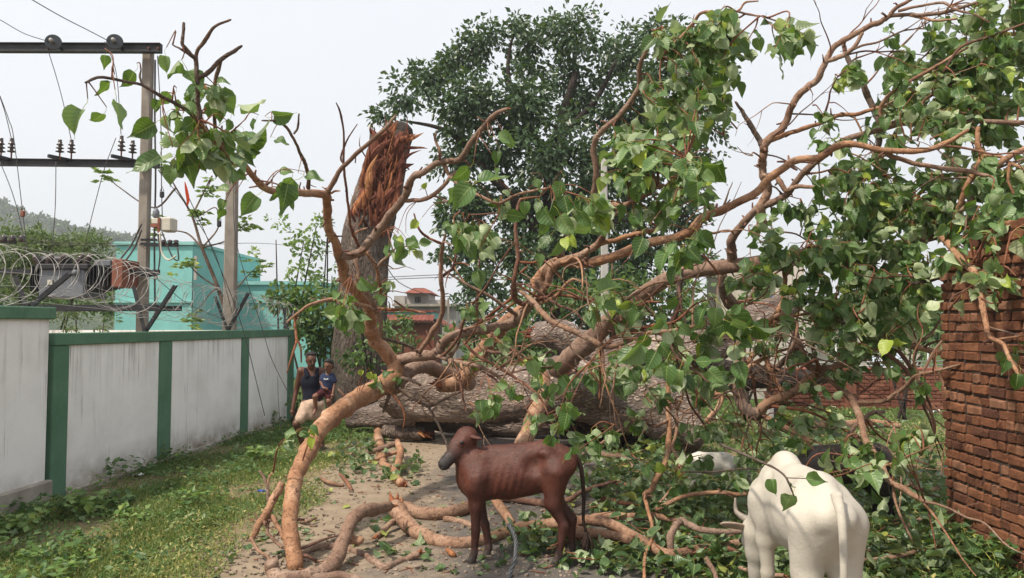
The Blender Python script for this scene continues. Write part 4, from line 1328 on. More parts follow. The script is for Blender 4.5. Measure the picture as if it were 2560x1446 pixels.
# ------------------------------------------------------------------ peepal leaves
STN = [(-.055, .13, 0), (.0, .235, 0), (.09, .30, 0), (.22, .345, 0), (.38, .325, 0), (.54, .25, 0), (.68, .155, 0), (.79, .07, 0), (.88, .022, 0), (1.0, .004, 0)]
def leaf_template(seed, cols):
    g = np.random.default_rng(seed)
    fold = g.uniform(.0, .9) ** 1.0; bend = g.uniform(-.6, 1.5); roll = g.uniform(-.5, .9); twist = g.uniform(-.8, .8); wav = g.uniform(.0, .09)
    us = np.linspace(-1, 1, cols)
    V, UV, F, MI = [], [], [], []
    def mp(u, s, w):
        x = u * w
        z = abs(x) * fold - roll * (abs(x) ** 2) * 2.2 + wav * math.sin(s * 11 + u * 2) * abs(u)
        # bend the blade down along its length
        a = bend * max(0, s)
        y = s if abs(bend) < .05 else math.sin(a) / bend
        zz = 0 if abs(bend) < .05 else -(1 - math.cos(a)) / bend
        tw = twist * s
        x2, z2 = x * math.cos(tw) - z * math.sin(tw), x * math.sin(tw) + z * math.cos(tw)
        return (x2, .42 + y + z2 * math.sin(a), zz + z2 * math.cos(a))
    for s, w, _ in STN:
        for u in us:
            lob = -.05 * (1 - abs(u)) if s < 0 else 0
            V.append(mp(u, s + (.06 * (1 - abs(u)) if s < 0 else 0), w)); UV.append((u * .5 + .5, max(0, s)))
    n = len(STN)
    for k in range(n - 1):
        for c in range(cols - 1):
            F.append((k * cols + c, k * cols + c + 1, (k + 1) * cols + c + 1, (k + 1) * cols + c)); MI.append(0)
    b = len(V)
    sw = g.uniform(-.10, .10); ar = g.uniform(.02, .14)
    path = [(0, 0, 0), (sw, .14, ar * .8), (sw * .8, .29, ar), (0, .43, .0)]
    for p in path:
        for j in range(3):
            a = j * 2.094
            V.append((p[0] + .0105 * math.cos(a), p[1], p[2] + .0105 * math.sin(a))); UV.append((.5, .5))
    for k in range(3):
        for j in range(3):
            F.append((b + k * 3 + j, b + k * 3 + (j + 1) % 3, b + k * 3 + 3 + (j + 1) % 3, b + k * 3 + 3 + j)); MI.append(1)
    return np.array(V), F, MI, np.array(UV)
NV = 16
T_HI = [leaf_template(100 + k, 5) for k in range(NV)]
T_LO = [leaf_template(100 + k, 3) for k in range(NV)]

def leaf_matrix(pos, axis, normal, size):
    y = axis / (np.linalg.norm(axis) + 1e-9)
    x = np.cross(y, normal); x /= np.linalg.norm(x) + 1e-9
    z = np.cross(x, y)
    m = np.eye(4)
    m[:3, 0], m[:3, 1], m[:3, 2], m[:3, 3] = x * size, y * size, z * size, pos
    return m

_leaf_meshes = {}
def leaf_mesh(k, tint, yel, mat):
    key = (k, tint, yel, mat)
    if key not in _leaf_meshes:
        V, F, MI, UV = T_HI[k]
        a = np.c_[UV, np.full(len(V), tint), np.full(len(V), yel)]
        _leaf_meshes[key] = mesh('leaf', V, F, [M[mat], M['stalk']], True, {'leafc': a}, MI)
    return _leaf_meshes[key]

def build_leaves(leaves, parent, mat='leaf', single=300, stuff_name='foliage'):
    """leaves: list of (matrix, variant, tint, yellow)"""
    if single:
        def score(l):
            p = l[0][:3, 3] + l[0][:3, 1]
            px, py = to_px(p)
            s = np.linalg.norm(l[0][:3, 1]) * F_PX / max(p[1], .5)
            vis = abs(float(np.dot(l[0][:3, 2] / np.linalg.norm(l[0][:3, 2]), (p - np.array((0, 0, CAM_H))) / np.linalg.norm(p - np.array((0, 0, CAM_H))))))
            return s * (.3 + vis) if -30 < px < 2590 and -30 < py < 1476 else 0
        leaves = sorted(leaves, key=score, reverse=True)
    for m, k, t, y in leaves[:single]:
        o = bpy.data.objects.new('leaf', leaf_mesh(k, round(t * 4) / 4, y, mat))
        COL.objects.link(o)
        o.parent = parent
        o.matrix_parent_inverse = Matrix.Translation(parent.location).inverted()
        o.matrix_basis = Matrix(m.tolist())
    rest = leaves[single:]
    if not rest:
        return
    V, F, MI, A, off = [], [], [], [], 0
    for m, k, t, y in rest:
        tv, tf, tm, uv = T_LO[k]
        V.append(tv @ m[:3, :3].T + m[:3, 3])
        F.append(np.array(tf) + off); MI += tm
        A.append(np.c_[uv, np.full(len(tv), t), np.full(len(tv), y)])
        off += len(tv)
    me = mesh(stuff_name, np.vstack(V), np.vstack(F), [M[mat], M['stalk']], True, {'leafc': np.vstack(A)}, MI)
    o = link(stuff_name, me, parent)
    tag(o, kind='stuff')
    return o

# ------------------------------------------------------------------ branches
SK_P, SK_R = [], []          # skeleton of the fallen tree, for hanging twigs on it
gbr = np.random.default_rng(77)

def interp_along(pts, vals):
    pts = np.asarray(pts, float)
    s = np.r_[0, np.cumsum(np.linalg.norm(np.diff(pts, axis=0), axis=1))]
    s /= s[-1]
    return np.interp(s, np.linspace(0, 1, len(vals)), vals)

def branch_path(pts, d, r, ground=False):
    xy = np.array([(p[0], p[1]) for p in pts], float)
    rr = interp_along(xy, r if len(r) != len(pts) else r) if len(r) != len(pts) else np.array(r, float)
    if ground:
        q = []
        for (p, ri) in zip(pts, rr):
            g_ = G(p[0], p[1])
            k = g_[1] / F_PX
            lift = (p[2] if len(p) > 2 else 0.0) + (.11 if p[0] > 1380 else 0.0)
            z = ri * k * .8 + lift
            q.append(G(p[0], p[1], z))
        q = np.array(q); dd = q[:, 1]
    else:
        dd = np.array(d, float) if len(d) == len(pts) else interp_along(xy, d)
        q = np.array([P(x, y, di) for (x, y), di in zip(xy, dd)])
    return q, rr * dd / F_PX, rr

def broken_end(parent, p, direction, r, n=7, pale=True):
    direction = direction / np.linalg.norm(direction)
    for k in range(n):
        off = gbr.normal(0, .42, 3) * r
        off -= direction * np.dot(off, direction)
        a = p + off - direction * r * .4
        b = a + direction * r * gbr.uniform(.9, 3.0) + gbr.normal(0, .3, 3) * r
        w = r * gbr.uniform(.22, .5)
        v, f = tube_arrays([a, (a * .5 + b * .5) + gbr.normal(0, .08, 3) * r, b], [w, w * .75, w * .08], 5, True)
        link('splinter', mesh('splinter', v, f, M['torn_pale'] if pale and k % 3 else M['torn'], False), parent)

def BR(parent, pts, d=(8, 8), r=(10, 8), mat='bark', name='branch', skel=True, end=None, start=None, lump=.06, ground=False, step=6, rs=None):
    rs = rs or (.80 if ground else .66)
    r = [x * rs for x in r]
    q, rw, rpx = branch_path(pts, d, r, ground)
    Q = spline(np.c_[q, rw], step)
    c, rr = Q[:, :3], np.maximum(Q[:, 3], .0025)
    # small natural wobble
    n = len(c)
    wob = np.stack([np.convolve(gbr.normal(0, 1, n + 2), np.ones(3) / 3, 'valid') for _ in range(3)], 1)
    wob[0] = 0
    c = c + wob * rr[:, None] * (.11 if float(np.max(rpx)) > 12 else .24)
    for _ in range(max(1, n // 7)):          # knots and swellings at old forks
        k = int(gbr.integers(1, n - 1)); rr = rr * (1 + gbr.uniform(.04, .17) * np.exp(-((np.arange(n) - k) / gbr.uniform(.5, 1.3)) ** 2))
    mx = float(np.max(rpx))
    sides = 22 if mx > 30 else 16 if mx > 16 else 10 if mx > 8 else 7
    # rounded closing rings
    tdir = c[-1] - c[-2]; tdir /= np.linalg.norm(tdir) + 1e-9
    if end is None:
        c = np.vstack((c, c[-1] + tdir * rr[-1] * .7)); rr = np.r_[rr, rr[-1] * .45]
    v, f = tube_arrays(c, rr, sides, True, lump, int(gbr.integers(0, 9999)))
    sl = np.r_[0, np.cumsum(np.linalg.norm(np.diff(c, axis=0), axis=1))] + gbr.uniform(0, 9)
    al = np.stack((np.repeat(sl, sides), np.tile(np.abs(np.linspace(-1, 1, sides, endpoint=False)) * 3, len(c)), np.zeros(len(v)), np.ones(len(v))), 1)
    o = link(name, mesh(name, v, f, M[mat], True, {'along': al}), parent)
    if skel:
        SK_P.append(c[1:]); SK_R.append(rr[1:])
    holder = parent if parent is not None else o
    if end: broken_end(holder, c[-1], tdir, rr[-1], end)
    if start:
        broken_end(holder, c[0], c[0] - c[1], rr[0], start)
    return o

ft = thing('fallen_tree', 'huge uprooted peepal tree lying across the road with bare orange-brown limbs', 'tree', tuple(P(1450, 985, 12.6) * (1, 1, 0)))
# old trunks
def rough_trunk(pts, d, r, name, mat='bark_old', seed=1, S=40, hollow=False):
    q, rw, _ = branch_path(pts, d, r)
    Q = spline(np.c_[q, rw], 14)
    c, rr = Q[:, :3], Q[:, 3]
    t, N, B = frames(c)
    a = np.arange(S) * 2 * math.pi / S
    g = np.random.default_rng(seed)
    s = np.linspace(0, 1, len(c))[:, None] * len(pts)
    lum = np.zeros((len(c), S))
    for _ in range(26):         # burrs, dents and ridges
        i0, a0, w1, w2 = g.uniform(0, len(c)), g.uniform(0, 6.283), g.uniform(1.5, 6), g.uniform(.15, .5)
        da = (a[None] - a0 + math.pi) % (2 * math.pi) - math.pi
        lum += g.uniform(-.12, .20) * np.exp(-((np.arange(len(c))[:, None] - i0) / w1) ** 2 - (da / w2) ** 2)
    fl = lum + .10 * np.sin(a[None] * 3 + s * 1.3 + seed) + .06 * np.sin(a[None] * 5 - s * 2.1) + .05 * np.sin(s * 4 + a[None] * 2) + g.normal(0, .022, (len(c), S))
    ring = np.cos(a)[None, :, None] * N[:, None] + np.sin(a)[None, :, None] * B[:, None]
    v = (c[:, None] + ring * (rr[:, None] * (1 + fl))[:, :, None]).reshape(-1, 3)
    m = len(c)
    f = [(k * S + i, k * S + (i + 1) % S, (k + 1) * S + (i + 1) % S, (k + 1) * S + i) for k in range(m - 1) for i in range(S)]
    f.append(tuple(range(S - 1, -1, -1))); f.append(tuple((m - 1) * S + i for i in range(S)))
    SK_P.append(c); SK_R.append(rr)
    return link(name, mesh(name, v, f, M[mat]), ft)
rough_trunk([(985, 985), (1060, 985), (1160, 990), (1290, 985), (1420, 975), (1530, 985), (1630, 1015), (1700, 1062), (1750, 1110)], [13.4, 13.1, 12.8, 12.6, 12.5, 12.4, 12.2, 12.0, 11.8],
            [58, 62, 62, 66, 74, 80, 74, 56, 34], 'trunk', seed=2, S=56)
rough_trunk([(870, 1050), (960, 1040), (1080, 1040), (1200, 1046), (1330, 1050), (1430, 1060)], [14.2, 14.1, 14, 13.9, 13.8, 13.6], [20, 30, 33, 35, 38, 30], 'trunk', seed=5)
rough_trunk([(1338, 838), (1400, 838), (1450, 862), (1520, 885), (1610, 880), (1700, 880), (1780, 862), (1850, 820), (1930, 780), (1990, 755)], [14.5, 14.3, 14.2, 14, 13.8, 13.6, 13.5, 13.6, 13.8, 14],
            [30, 36, 40, 38, 36, 42, 46, 40, 32, 26], 'limb', seed=7)
rough_trunk([(1750, 905), (1840, 940), (1900, 945), (1990, 948), (2060, 940)], [13.4, 13.3, 13.3, 13.4, 13.6], [30, 32, 26, 22, 16], 'limb', 'bark_dark', 9)
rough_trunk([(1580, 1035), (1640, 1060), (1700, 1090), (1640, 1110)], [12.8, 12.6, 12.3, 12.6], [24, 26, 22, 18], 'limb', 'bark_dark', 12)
rough_trunk([(1400, 1062), (1470, 1060), (1560, 1070), (1640, 1095)], [12.9, 12.9, 12.8, 12.6], [30, 40, 40, 26], 'shade_filler_log', 'bark_dark', 14)  # added dark log: stands in for the deep shade beneath the trunk
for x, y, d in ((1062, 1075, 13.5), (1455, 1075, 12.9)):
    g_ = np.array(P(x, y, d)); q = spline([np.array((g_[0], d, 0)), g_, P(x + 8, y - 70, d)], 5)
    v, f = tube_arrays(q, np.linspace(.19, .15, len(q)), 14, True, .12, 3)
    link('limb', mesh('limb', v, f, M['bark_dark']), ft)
broken_end(ft, P(1340, 838, 14.4), np.array((-1, -.3, .1)), .13, 10, False)

# thick limbs: pixel path, depth, pixel radius
B = lambda pts, d, r, **k: BR(ft, pts, d, r, **k)
B([(1395, 925), (1425, 895), (1480, 848), (1550, 785), (1640, 715), (1700, 685), (1760, 672), (1830, 665), (1930, 652), (2050, 632), (2200, 622), (2300, 598), (2380, 572), (2450, 545), (2520, 515), (2600, 470)],
  [12.2, 11.8, 11.3, 10.8, 10.3, 10.1, 9.9, 9.7, 9.4, 9.0, 8.6, 8.3, 8.0, 7.8, 7.6, 7.4], [38, 36, 34, 32, 30, 28, 27, 27, 25, 23, 21, 20, 19, 18, 17, 15], name='limb')
B([(1350, 935), (1355, 985), (1338, 1035), (1318, 1085), (1295, 1160)], [11.6, 11.3, 11.2, 11.1, 11.0], [30, 31, 30, 30, 32], name='limb')
B([(1175, 960), (1110, 932), (1060, 915), (1015, 935), (985, 975)], [11.2, 10.6, 10.1, 9.8, 9.7], [28, 28, 28, 27, 24], name='limb')
B([(1310, 770), (1262, 812), (1221, 858), (1188, 905), (1160, 945), (1130, 962), (1098, 962)], [10.2, 10.2, 10.3, 10.4, 10.5, 10.4, 10.3], [22, 26, 28, 29, 30, 28, 24], name='limb', end=6)
# left main limb arching to the ground
B([(992, 905), (985, 940), (955, 965), (900, 996), (850, 1026), (810, 1061), (786, 1102), (762, 1143), (743, 1185), (731, 1240), (724, 1305), (730, 1360), (740, 1418)],
  [9.7, 9.55, 9.3, 8.8, 8.3, 7.9, 7.6, 7.3, 7.05, 6.85, 6.65, 6.55, 6.45], [26, 28, 33, 32, 30, 28, 27, 26, 25, 25, 25, 26, 27], name='limb', step=8, rs=.76)
B([(990, 915), (965, 880), (938, 850), (925, 815), (928, 785), (915, 752), (886, 722), (862, 698), (857, 667), (847, 640), (838, 608), (822, 574), (819, 545), (817, 507), (814, 488), (784, 484), (750, 482), (705, 482), (668, 474), (640, 448), (612, 415), (588, 391), (553, 367), (520, 335), (500, 300)],
  [9.7, 9.6, 9.5, 9.35, 9.2, 9.0, 8.8, 8.6, 8.45, 8.2, 8.0, 7.8, 7.6, 7.4, 7.2, 7.0, 6.7, 6.4, 6.1, 5.8, 5.5, 5.3, 5.0, 4.8, 4.6],
  [28, 27, 25, 24, 22, 21, 21, 20, 19, 18, 17, 16, 16, 16, 16, 15, 14, 13, 13, 12, 11, 10, 9, 8, 7], name='limb')
B([(846, 642), (880, 638), (912, 620), (941, 583), (967, 545), (1005, 501), (1022, 464), (1034, 443), (1060, 430), (1094, 408), (1146, 401), (1174, 363), (1215, 311), (1243, 283), (1270, 273)],
  [8.2, 8.1, 8.05, 8, 7.9, 7.8, 7.7, 7.6, 7.5, 7.4, 7.3, 7.2, 7.0, 6.9, 6.85], [15, 15, 16, 16, 15, 14, 14, 13, 12, 11, 11, 11, 10, 9, 6], end=5)
B([(985, 905), (1030, 893), (1073, 890), (1096, 880), (1107, 858), (1131, 841), (1174, 828), (1232, 821), (1276, 811), (1300, 790), (1323, 766), (1346, 748), (1352, 728), (1345, 705)],
  [9.7, 9.6, 9.5, 9.45, 9.4, 9.3, 9.2, 9.1, 9.05, 9, 8.9, 8.85, 8.8, 8.8], [22, 20, 19, 19, 19, 19, 19, 19, 19, 18, 17, 15, 14, 14], name='limb')
B([(1338, 722), (1345, 700), (1366, 675), (1392, 655), (1450, 660), (1509, 650), (1567, 628), (1625, 607), (1683, 595), (1728, 578), (1751, 550), (1774, 536), (1803, 528), (1847, 505), (1890, 482), (1920, 450), (1963, 418), (1992, 401), (2046, 394), (2091, 367), (2130, 360), (2202, 375), (2271, 379), (2323, 374), (2375, 353), (2420, 325)],
  [8.9, 8.9, 8.9, 8.9, 8.8, 8.7, 8.6, 8.5, 8.4, 8.3, 8.2, 8.15, 8.1, 8.0, 7.95, 7.9, 7.8, 7.75, 7.7, 7.6, 7.5, 7.4, 7.3, 7.2, 7.1, 7.0],
  [22, 23, 22, 18, 17, 17, 17, 17, 17, 18, 17, 16, 15, 15, 15, 14, 14, 14, 13, 13, 12, 11, 11, 10, 9, 6], name='limb')
B([(1352, 735), (1369, 708), (1375, 682), (1392, 662), (1450, 638), (1500, 607), (1511, 577), (1517, 543), (1529, 516), (1567, 511), (1610, 490), (1636, 470), (1665, 464), (1689, 444), (1702, 426), (1716, 397)],
  [8.75, 8.7, 8.65, 8.6, 8.4, 8.2, 8.0, 7.8, 7.6, 7.4, 7.2, 7.1, 7.0, 6.9, 6.8, 6.7], [14, 14, 14, 14, 14, 13, 12, 11, 11, 10, 10, 9, 8, 7, 6, 4])
B([(1500, 610), (1552, 596), (1596, 584), (1648, 572), (1665, 560)], [8.2, 8.1, 8, 7.9, 7.85], [10, 10, 9, 8, 5])
B([(1401, 640), (1403, 618), (1440, 580), (1470, 545), (1485, 478), (1491, 435), (1484, 365), (1504, 329), (1545, 294), (1580, 249), (1599, 214), (1597, 173), (1611, 135), (1628, 100), (1642, 76)],
  [8.8, 8.7, 8.6, 8.5, 8.3, 8.2, 8.1, 8, 7.9, 7.8, 7.7, 7.6, 7.5, 7.4, 7.3], [16, 12, 11, 11, 11, 11, 11, 11, 11, 10, 10, 9, 8, 6, 4])
B([(1642, 150), (1704, 93), (1732, 59), (1756, 31), (1808, 33), (1846, 28), (1863, 7), (1895, 3)], [7.5, 7.4, 7.3, 7.2, 7.1, 7.0, 7.0, 6.9], [7, 7, 7, 6, 6, 5, 4, 3])
B([(1846, 30), (1880, 38), (1905, 42), (1950, 55)], [7, 7, 6.9, 6.9], [4, 4, 3, 3])
B([(1832, 662), (1829, 627), (1830, 600), (1850, 568), (1868, 548), (1890, 524), (1905, 517), (1934, 505), (1966, 487), (1983, 467), (2001, 441), (2030, 413), (2065, 386), (2105, 353), (2185, 328), (2257, 309), (2306, 311), (2375, 306), (2444, 304), (2600, 309)],
  [9.7, 9.6, 9.5, 9.4, 9.3, 9.2, 9.15, 9.05, 9, 8.9, 8.8, 8.7, 8.6, 8.5, 8.4, 8.2, 8.1, 7.9, 7.7, 7.4], [20, 18, 17, 16, 15, 14, 13, 13, 13, 12, 12, 12, 12, 12, 11, 11, 10, 9, 9, 8])
B([(1885, 588), (1902, 563), (1906, 520), (1917, 473), (1909, 438), (1908, 409), (1911, 385), (1912, 358), (1953, 325), (1972, 285), (1988, 249), (2020, 218), (2047, 194), (2064, 149), (2085, 118), (2110, 100), (2154, 76), (2190, 58), (2223, 41), (2237, 24), (2271, 3), (2330, -20)],
  [9.3, 9.2, 9.15, 9.1, 9.05, 9, 8.95, 8.9, 8.9, 8.85, 8.8, 8.75, 8.7, 8.6, 8.55, 8.5, 8.4, 8.35, 8.3, 8.25, 8.2, 8.1], [14, 16, 17, 17, 15, 15, 15, 16, 14, 13, 13, 13, 13, 12, 11, 11, 10, 11, 9, 8, 7, 5])
B([(1910, 365), (1895, 345), (1867, 297), (1852, 275), (1839, 256)], [8.9, 8.9, 8.85, 8.85, 8.8], [12, 11, 9, 7, 4], mat='bark_grey', end=3)
B([(1905, 440), (1938, 440), (1950, 455), (1965, 478), (1990, 468), (2030, 468), (2062, 465)], [9, 8.95, 8.9, 8.85, 8.8, 8.7, 8.6], [9, 10, 10, 10, 9, 7, 5])
B([(2066, 152), (2085, 148), (2109, 138), (2133, 121), (2157, 83)], [8.6, 8.55, 8.5, 8.45, 8.4], [8, 9, 9, 8, 7])
B([(2223, 40), (2270, 36), (2306, 38), (2375, 28), (2444, 7), (2520, -5)], [8.3, 8.2, 8.1, 8, 7.9, 7.7], [8, 7, 7, 7, 6, 5])
B([(2270, 37), (2310, 45), (2340, 52), (2392, 48)], [8.2, 8.1, 8, 7.9], [6, 5, 5, 4])
B([(2245, 28), (2306, 14), (2358, 7), (2390, 25), (2434, 35), (2480, 60)], [8.2, 8.1, 8, 7.9, 7.8, 7.7], [6, 5, 5, 5, 4, 3])
B([(1925, 352), (1971, 335), (2040, 312), (2098, 289), (2140, 287), (2181, 273), (2210, 268)], [8.9, 8.8, 8.7, 8.6, 8.5, 8.4, 8.35], [9, 9, 8, 8, 8, 7, 6])
B([(2202, 312), (2200, 277), (2216, 247), (2261, 211), (2323, 176), (2368, 149), (2420, 120)], [8.3, 8.3, 8.2, 8.1, 8, 7.9, 7.8], [8, 8, 8, 7, 7, 6, 4])
B([(2216, 313), (2271, 294), (2299, 277), (2358, 277), (2420, 285)], [8.3, 8.2, 8.1, 8, 7.9], [10, 9, 8, 7, 5])
B([(2299, 280), (2308, 255), (2330, 235)], [8.1, 8.1, 8], [6, 5, 4])
B([(2358, 182), (2400, 120), (2480, 90), (2560, 60)], [7.9, 7.8, 7.7, 7.5], [5, 5, 5, 4], mat='bark_twig')
B([(2215, 383), (2271, 405), (2340, 418), (2423, 430), (2470, 440)], [7.4, 7.4, 7.3, 7.2, 7.1], [9, 9, 9, 9, 6])
B([(2108, 112), (2119, 149), (2154, 207), (2178, 256), (2199, 311), (2199, 353), (2185, 400)], [9.2, 9.2, 9.1, 9.1, 9, 9, 9], [7, 9, 11, 12, 12, 11, 9], mat='bark_grey', start=4)
B([(2240, 330), (2215, 375), (2195, 410), (2180, 440)], [8.9, 8.9, 9, 9], [8, 9, 9, 8], mat='bark_grey')
B([(2446, 318), (2444, 363), (2454, 388), (2447, 409), (2418, 467), (2397, 519), (2385, 560)], [7.6, 7.6, 7.6, 7.6, 7.7, 7.8, 7.9], [8, 10, 10, 11, 11, 10, 10])
B([(2454, 388), (2496, 391), (2530, 410), (2580, 432)], [7.6, 7.5, 7.4, 7.2], [8, 7, 7, 6])
B([(2580, 360), (2540, 382), (2479, 422), (2466, 450), (2450, 490)], [7.4, 7.4, 7.5, 7.6, 7.7], [12, 12, 12, 11, 9])
B([(2524, 410), (2520, 450), (2534, 490), (2530, 520)], [7.2, 7.2, 7.2, 7.3], [6, 5, 5, 4])
B([(2400, 530), (2430, 500), (2440, 480)], [7.7, 7.6, 7.6], [8, 8, 7], end=4)
B([(2354, 592), (2389, 633), (2432, 679), (2445, 712), (2455, 758), (2467, 811), (2474, 842), (2509, 863), (2530, 908), (2570, 970)], [7.4, 6.9, 6.4, 6.2, 6.0, 5.9, 5.8, 5.7, 5.6, 5.4], [13, 13, 12, 12, 11, 10, 10, 8, 8, 7])
B([(2474, 842), (2500, 848), (2560, 838), (2600, 830)], [5.8, 5.8, 5.7, 5.6], [6, 5, 4, 3])
B([(2446, 700), (2480, 684), (2510, 665), (2540, 690)], [6.2, 6.1, 6, 5.9], [5, 4, 3, 2], mat='bark_twig')
B([(2452, 745), (2475, 758), (2500, 757)], [6, 5.95, 5.9], [3, 3, 3], mat='bark_twig')
B([(2400, 640), (2380, 670), (2330, 700), (2280, 710)], [7.5, 7.5, 7.6, 7.7], [10, 9, 7, 6], mat='bark_dark')
# right-hand upright and its forks
B([(1847, 806), (1850, 867), (1849, 925), (1847, 983), (1856, 1016), (1878, 1033), (1898, 1037)], [9.6, 9.5, 9.4, 9.2, 9.1, 9.0, 9.0], [13, 14, 15, 15, 15, 16, 16], start=4, name='limb', rs=.95)
B([(1890, 1037), (1918, 1009), (1976, 984), (2010, 958), (2045, 934), (2077, 920), (2146, 898), (2198, 867), (2243, 856), (2284, 867), (2346, 880), (2400, 895)], [9, 8.9, 8.8, 8.7, 8.6, 8.5, 8.4, 8.2, 8.1, 8.0, 7.9, 7.8], [14, 13, 12, 12, 11, 11, 11, 10, 10, 9, 9, 7], rs=.85)
B([(1900, 1037), (1940, 1057), (1976, 1076), (2034, 1108), (2076, 1128)], [9, 8.8, 8.6, 8.3, 8.0], [11, 11, 11, 11, 10])
B([(2064, 1180), (2074, 1132), (2108, 1108), (2140, 1062), (2185, 1032), (2210, 1030)], [7.9, 8, 8.1, 8.2, 8.3, 8.4], [8, 9, 8, 8, 8, 6])
B([(1969, 777), (1983, 818), (1994, 860), (2021, 911), (2066, 939), (2106, 977), (2137, 1008), (2154, 1063), (2165, 1098), (2199, 1156), (2223, 1200), (2257, 1224), (2309, 1255)], [9.2, 9.1, 8.9, 8.7, 8.5, 8.3, 8.1, 7.6, 7.3, 6.9, 6.6, 6.4, 6.2], [12, 11, 11, 11, 11, 10, 11, 10, 10, 9, 9, 9, 8], rs=.85)
B([(2305, 1253), (2360, 1266), (2412, 1293), (2463, 1310), (2515, 1362), (2580, 1396)], [6.2, 6.1, 5.9, 5.8, 5.6, 5.4], [6, 5, 5, 4, 3, 2])
B([(2309, 1257), (2336, 1290), (2377, 1351), (2412, 1406), (2440, 1440)], [6.2, 6.15, 6.0, 5.9, 5.8], [6, 5, 4, 3, 2])
B([(2318, 1260), (2330, 1320), (2345, 1400)], [6.2, 6.2, 6.1], [3, 3, 2], mat='bark_twig')
B([(2232, 1205), (2240, 1260), (2270, 1330), (2285, 1360)], [6.6, 6.5, 6.4, 6.4], [6, 5, 4, 2])
B([(2412, 1265), (2450, 1258)], [6, 5.9], [2, 2], mat='bark_twig', skel=False)
B([(2137, 1006), (2206, 1003), (2247, 980), (2285, 945), (2320, 932), (2353, 925), (2400, 912)], [8.1, 7.9, 7.7, 7.5, 7.3, 7.2, 7.0], [9, 9, 8, 8, 7, 6, 4], end=4)
B([(2130, 1000), (2100, 960), (2090, 930)], [8.2, 8.3, 8.3], [6, 5, 4])
B([(1980, 628), (1963, 666), (1962, 707), (1956, 749), (1945, 783), (1921, 811), (1956, 816), (1985, 815)], [9.0, 9.0, 9.0, 9.0, 9.0, 9.1, 9.1, 9.1], [5, 8, 9, 10, 11, 11, 10, 8])
B([(1994, 862), (1973, 891), (1935, 925), (1915, 935)], [8.9, 9.0, 9.2, 9.3], [12, 12, 11, 9], mat='bark_grey')
B([(1870, 905), (1880, 893), (1906, 876), (1920, 919), (1941, 954), (1955, 977)], [9.4, 9.4, 9.3, 9.2, 9.2, 9.1], [9, 9, 9, 8, 8, 7])
B([(1842, 970), (1846, 955), (1874, 940), (1912, 928), (1940, 934)], [9.1, 9.1, 9.1, 9.1, 9.1], [4, 4, 4, 3, 2], mat='bark_twig')
B([(1743, 1021), (1765, 1000), (1787, 984), (1802, 993), (1797, 1018), (1767, 1052)], [10, 10, 10, 9.9, 9.8, 9.7], [9, 10, 11, 10, 9, 8])
B([(2035, 750), (2050, 765), (2090, 790), (2110, 800)], [9, 8.9, 8.8, 8.8], [7, 7, 6, 5], mat='bark_grey')
B([(1902, 697), (1888, 725), (1873, 758)], [11, 11, 11.2], [13, 13, 12])
B([(1806, 685), (1808, 715), (1822, 750), (1850, 785)], [10.6, 10.7, 10.9, 11.1], [16, 20, 24, 22], mat='bark_grey', start=6)
B([(1702, 672), (1699, 728), (1696, 766), (1682, 800), (1670, 830)], [8.8, 8.8, 8.8, 8.9, 9], [11, 11, 11, 11, 9], mat='bark_grey')
# middle tangle
B([(1302, 496), (1293, 525), (1289, 560), (1294, 641), (1286, 694), (1284, 735), (1299, 757), (1330, 765)], [8.6, 8.6, 8.6, 8.6, 8.6, 8.7, 8.8, 8.9], [5, 7, 7, 8, 9, 11, 11, 10], mat='bark_twig')
B([(1302, 498), (1318, 495), (1345, 492)], [8.6, 8.5, 8.5], [4, 4, 3], mat='bark_twig')
B([(1296, 655), (1330, 658), (1345, 650)], [8.6, 8.6, 8.6], [5, 5, 4], mat='bark_twig')
B([(1298, 685), (1318, 668)], [8.6, 8.6], [4, 4], mat='bark_twig')
B([(1288, 722), (1328, 749), (1357, 787), (1407, 818), (1465, 844), (1508, 866), (1535, 866), (1598, 840), (1679, 826), (1726, 818), (1760, 806)], [8.7, 8.5, 8.3, 8.1, 7.9, 7.7, 7.6, 7.4, 7.2, 7.1, 7.0], [9, 10, 12, 11, 11, 11, 10, 9, 8, 7, 5])
B([(1560, 838), (1613, 818), (1679, 808), (1702, 794), (1716, 780), (1740, 760), (1790, 744)], [7.5, 7.4, 7.3, 7.2, 7.2, 7.1, 7.1], [8, 7, 6, 5, 4, 3, 2], mat='bark_twig')
B([(1363, 737), (1421, 740), (1480, 752), (1590, 757), (1650, 755)], [8.8, 8.7, 8.6, 8.5, 8.5], [6, 6, 6, 6, 4], mat='bark_twig')
B([(1346, 760), (1387, 743), (1407, 720), (1430, 699), (1458, 704), (1474, 716)], [8.8, 8.7, 8.6, 8.5, 8.4, 8.4], [8, 7, 7, 6, 6, 4])
B([(1290, 735), (1250, 770), (1215, 795), (1190, 815)], [8.8, 8.9, 9, 9], [6, 6, 6, 5], mat='bark_twig')
B([(1290, 755), (1230, 795), (1180, 800)], [8.8, 8.9, 9], [5, 4, 3], mat='bark_twig')
B([(1050, 880), (1062, 862), (1085, 825), (1104, 789), (1108, 750), (1104, 710), (1103, 660), (1105, 620), (1113, 585)], [9.4, 9.3, 9.2, 9.1, 9, 8.9, 8.8, 8.7, 8.6], [9, 10, 10, 9, 9, 8, 8, 7, 4])
B([(1107, 690), (1130, 673), (1138, 650), (1140, 635)], [8.9, 8.85, 8.8, 8.8], [6, 6, 5, 4], mat='bark_twig')
B([(1136, 660), (1155, 658), (1172, 664)], [8.8, 8.8, 8.7], [4, 3, 2], mat='bark_twig')
B([(1104, 610), (1085, 602), (1069, 594), (1050, 577), (1043, 560), (1035, 535)], [8.7, 8.6, 8.6, 8.5, 8.5, 8.5], [6, 5, 5, 5, 4, 3], mat='bark_twig')
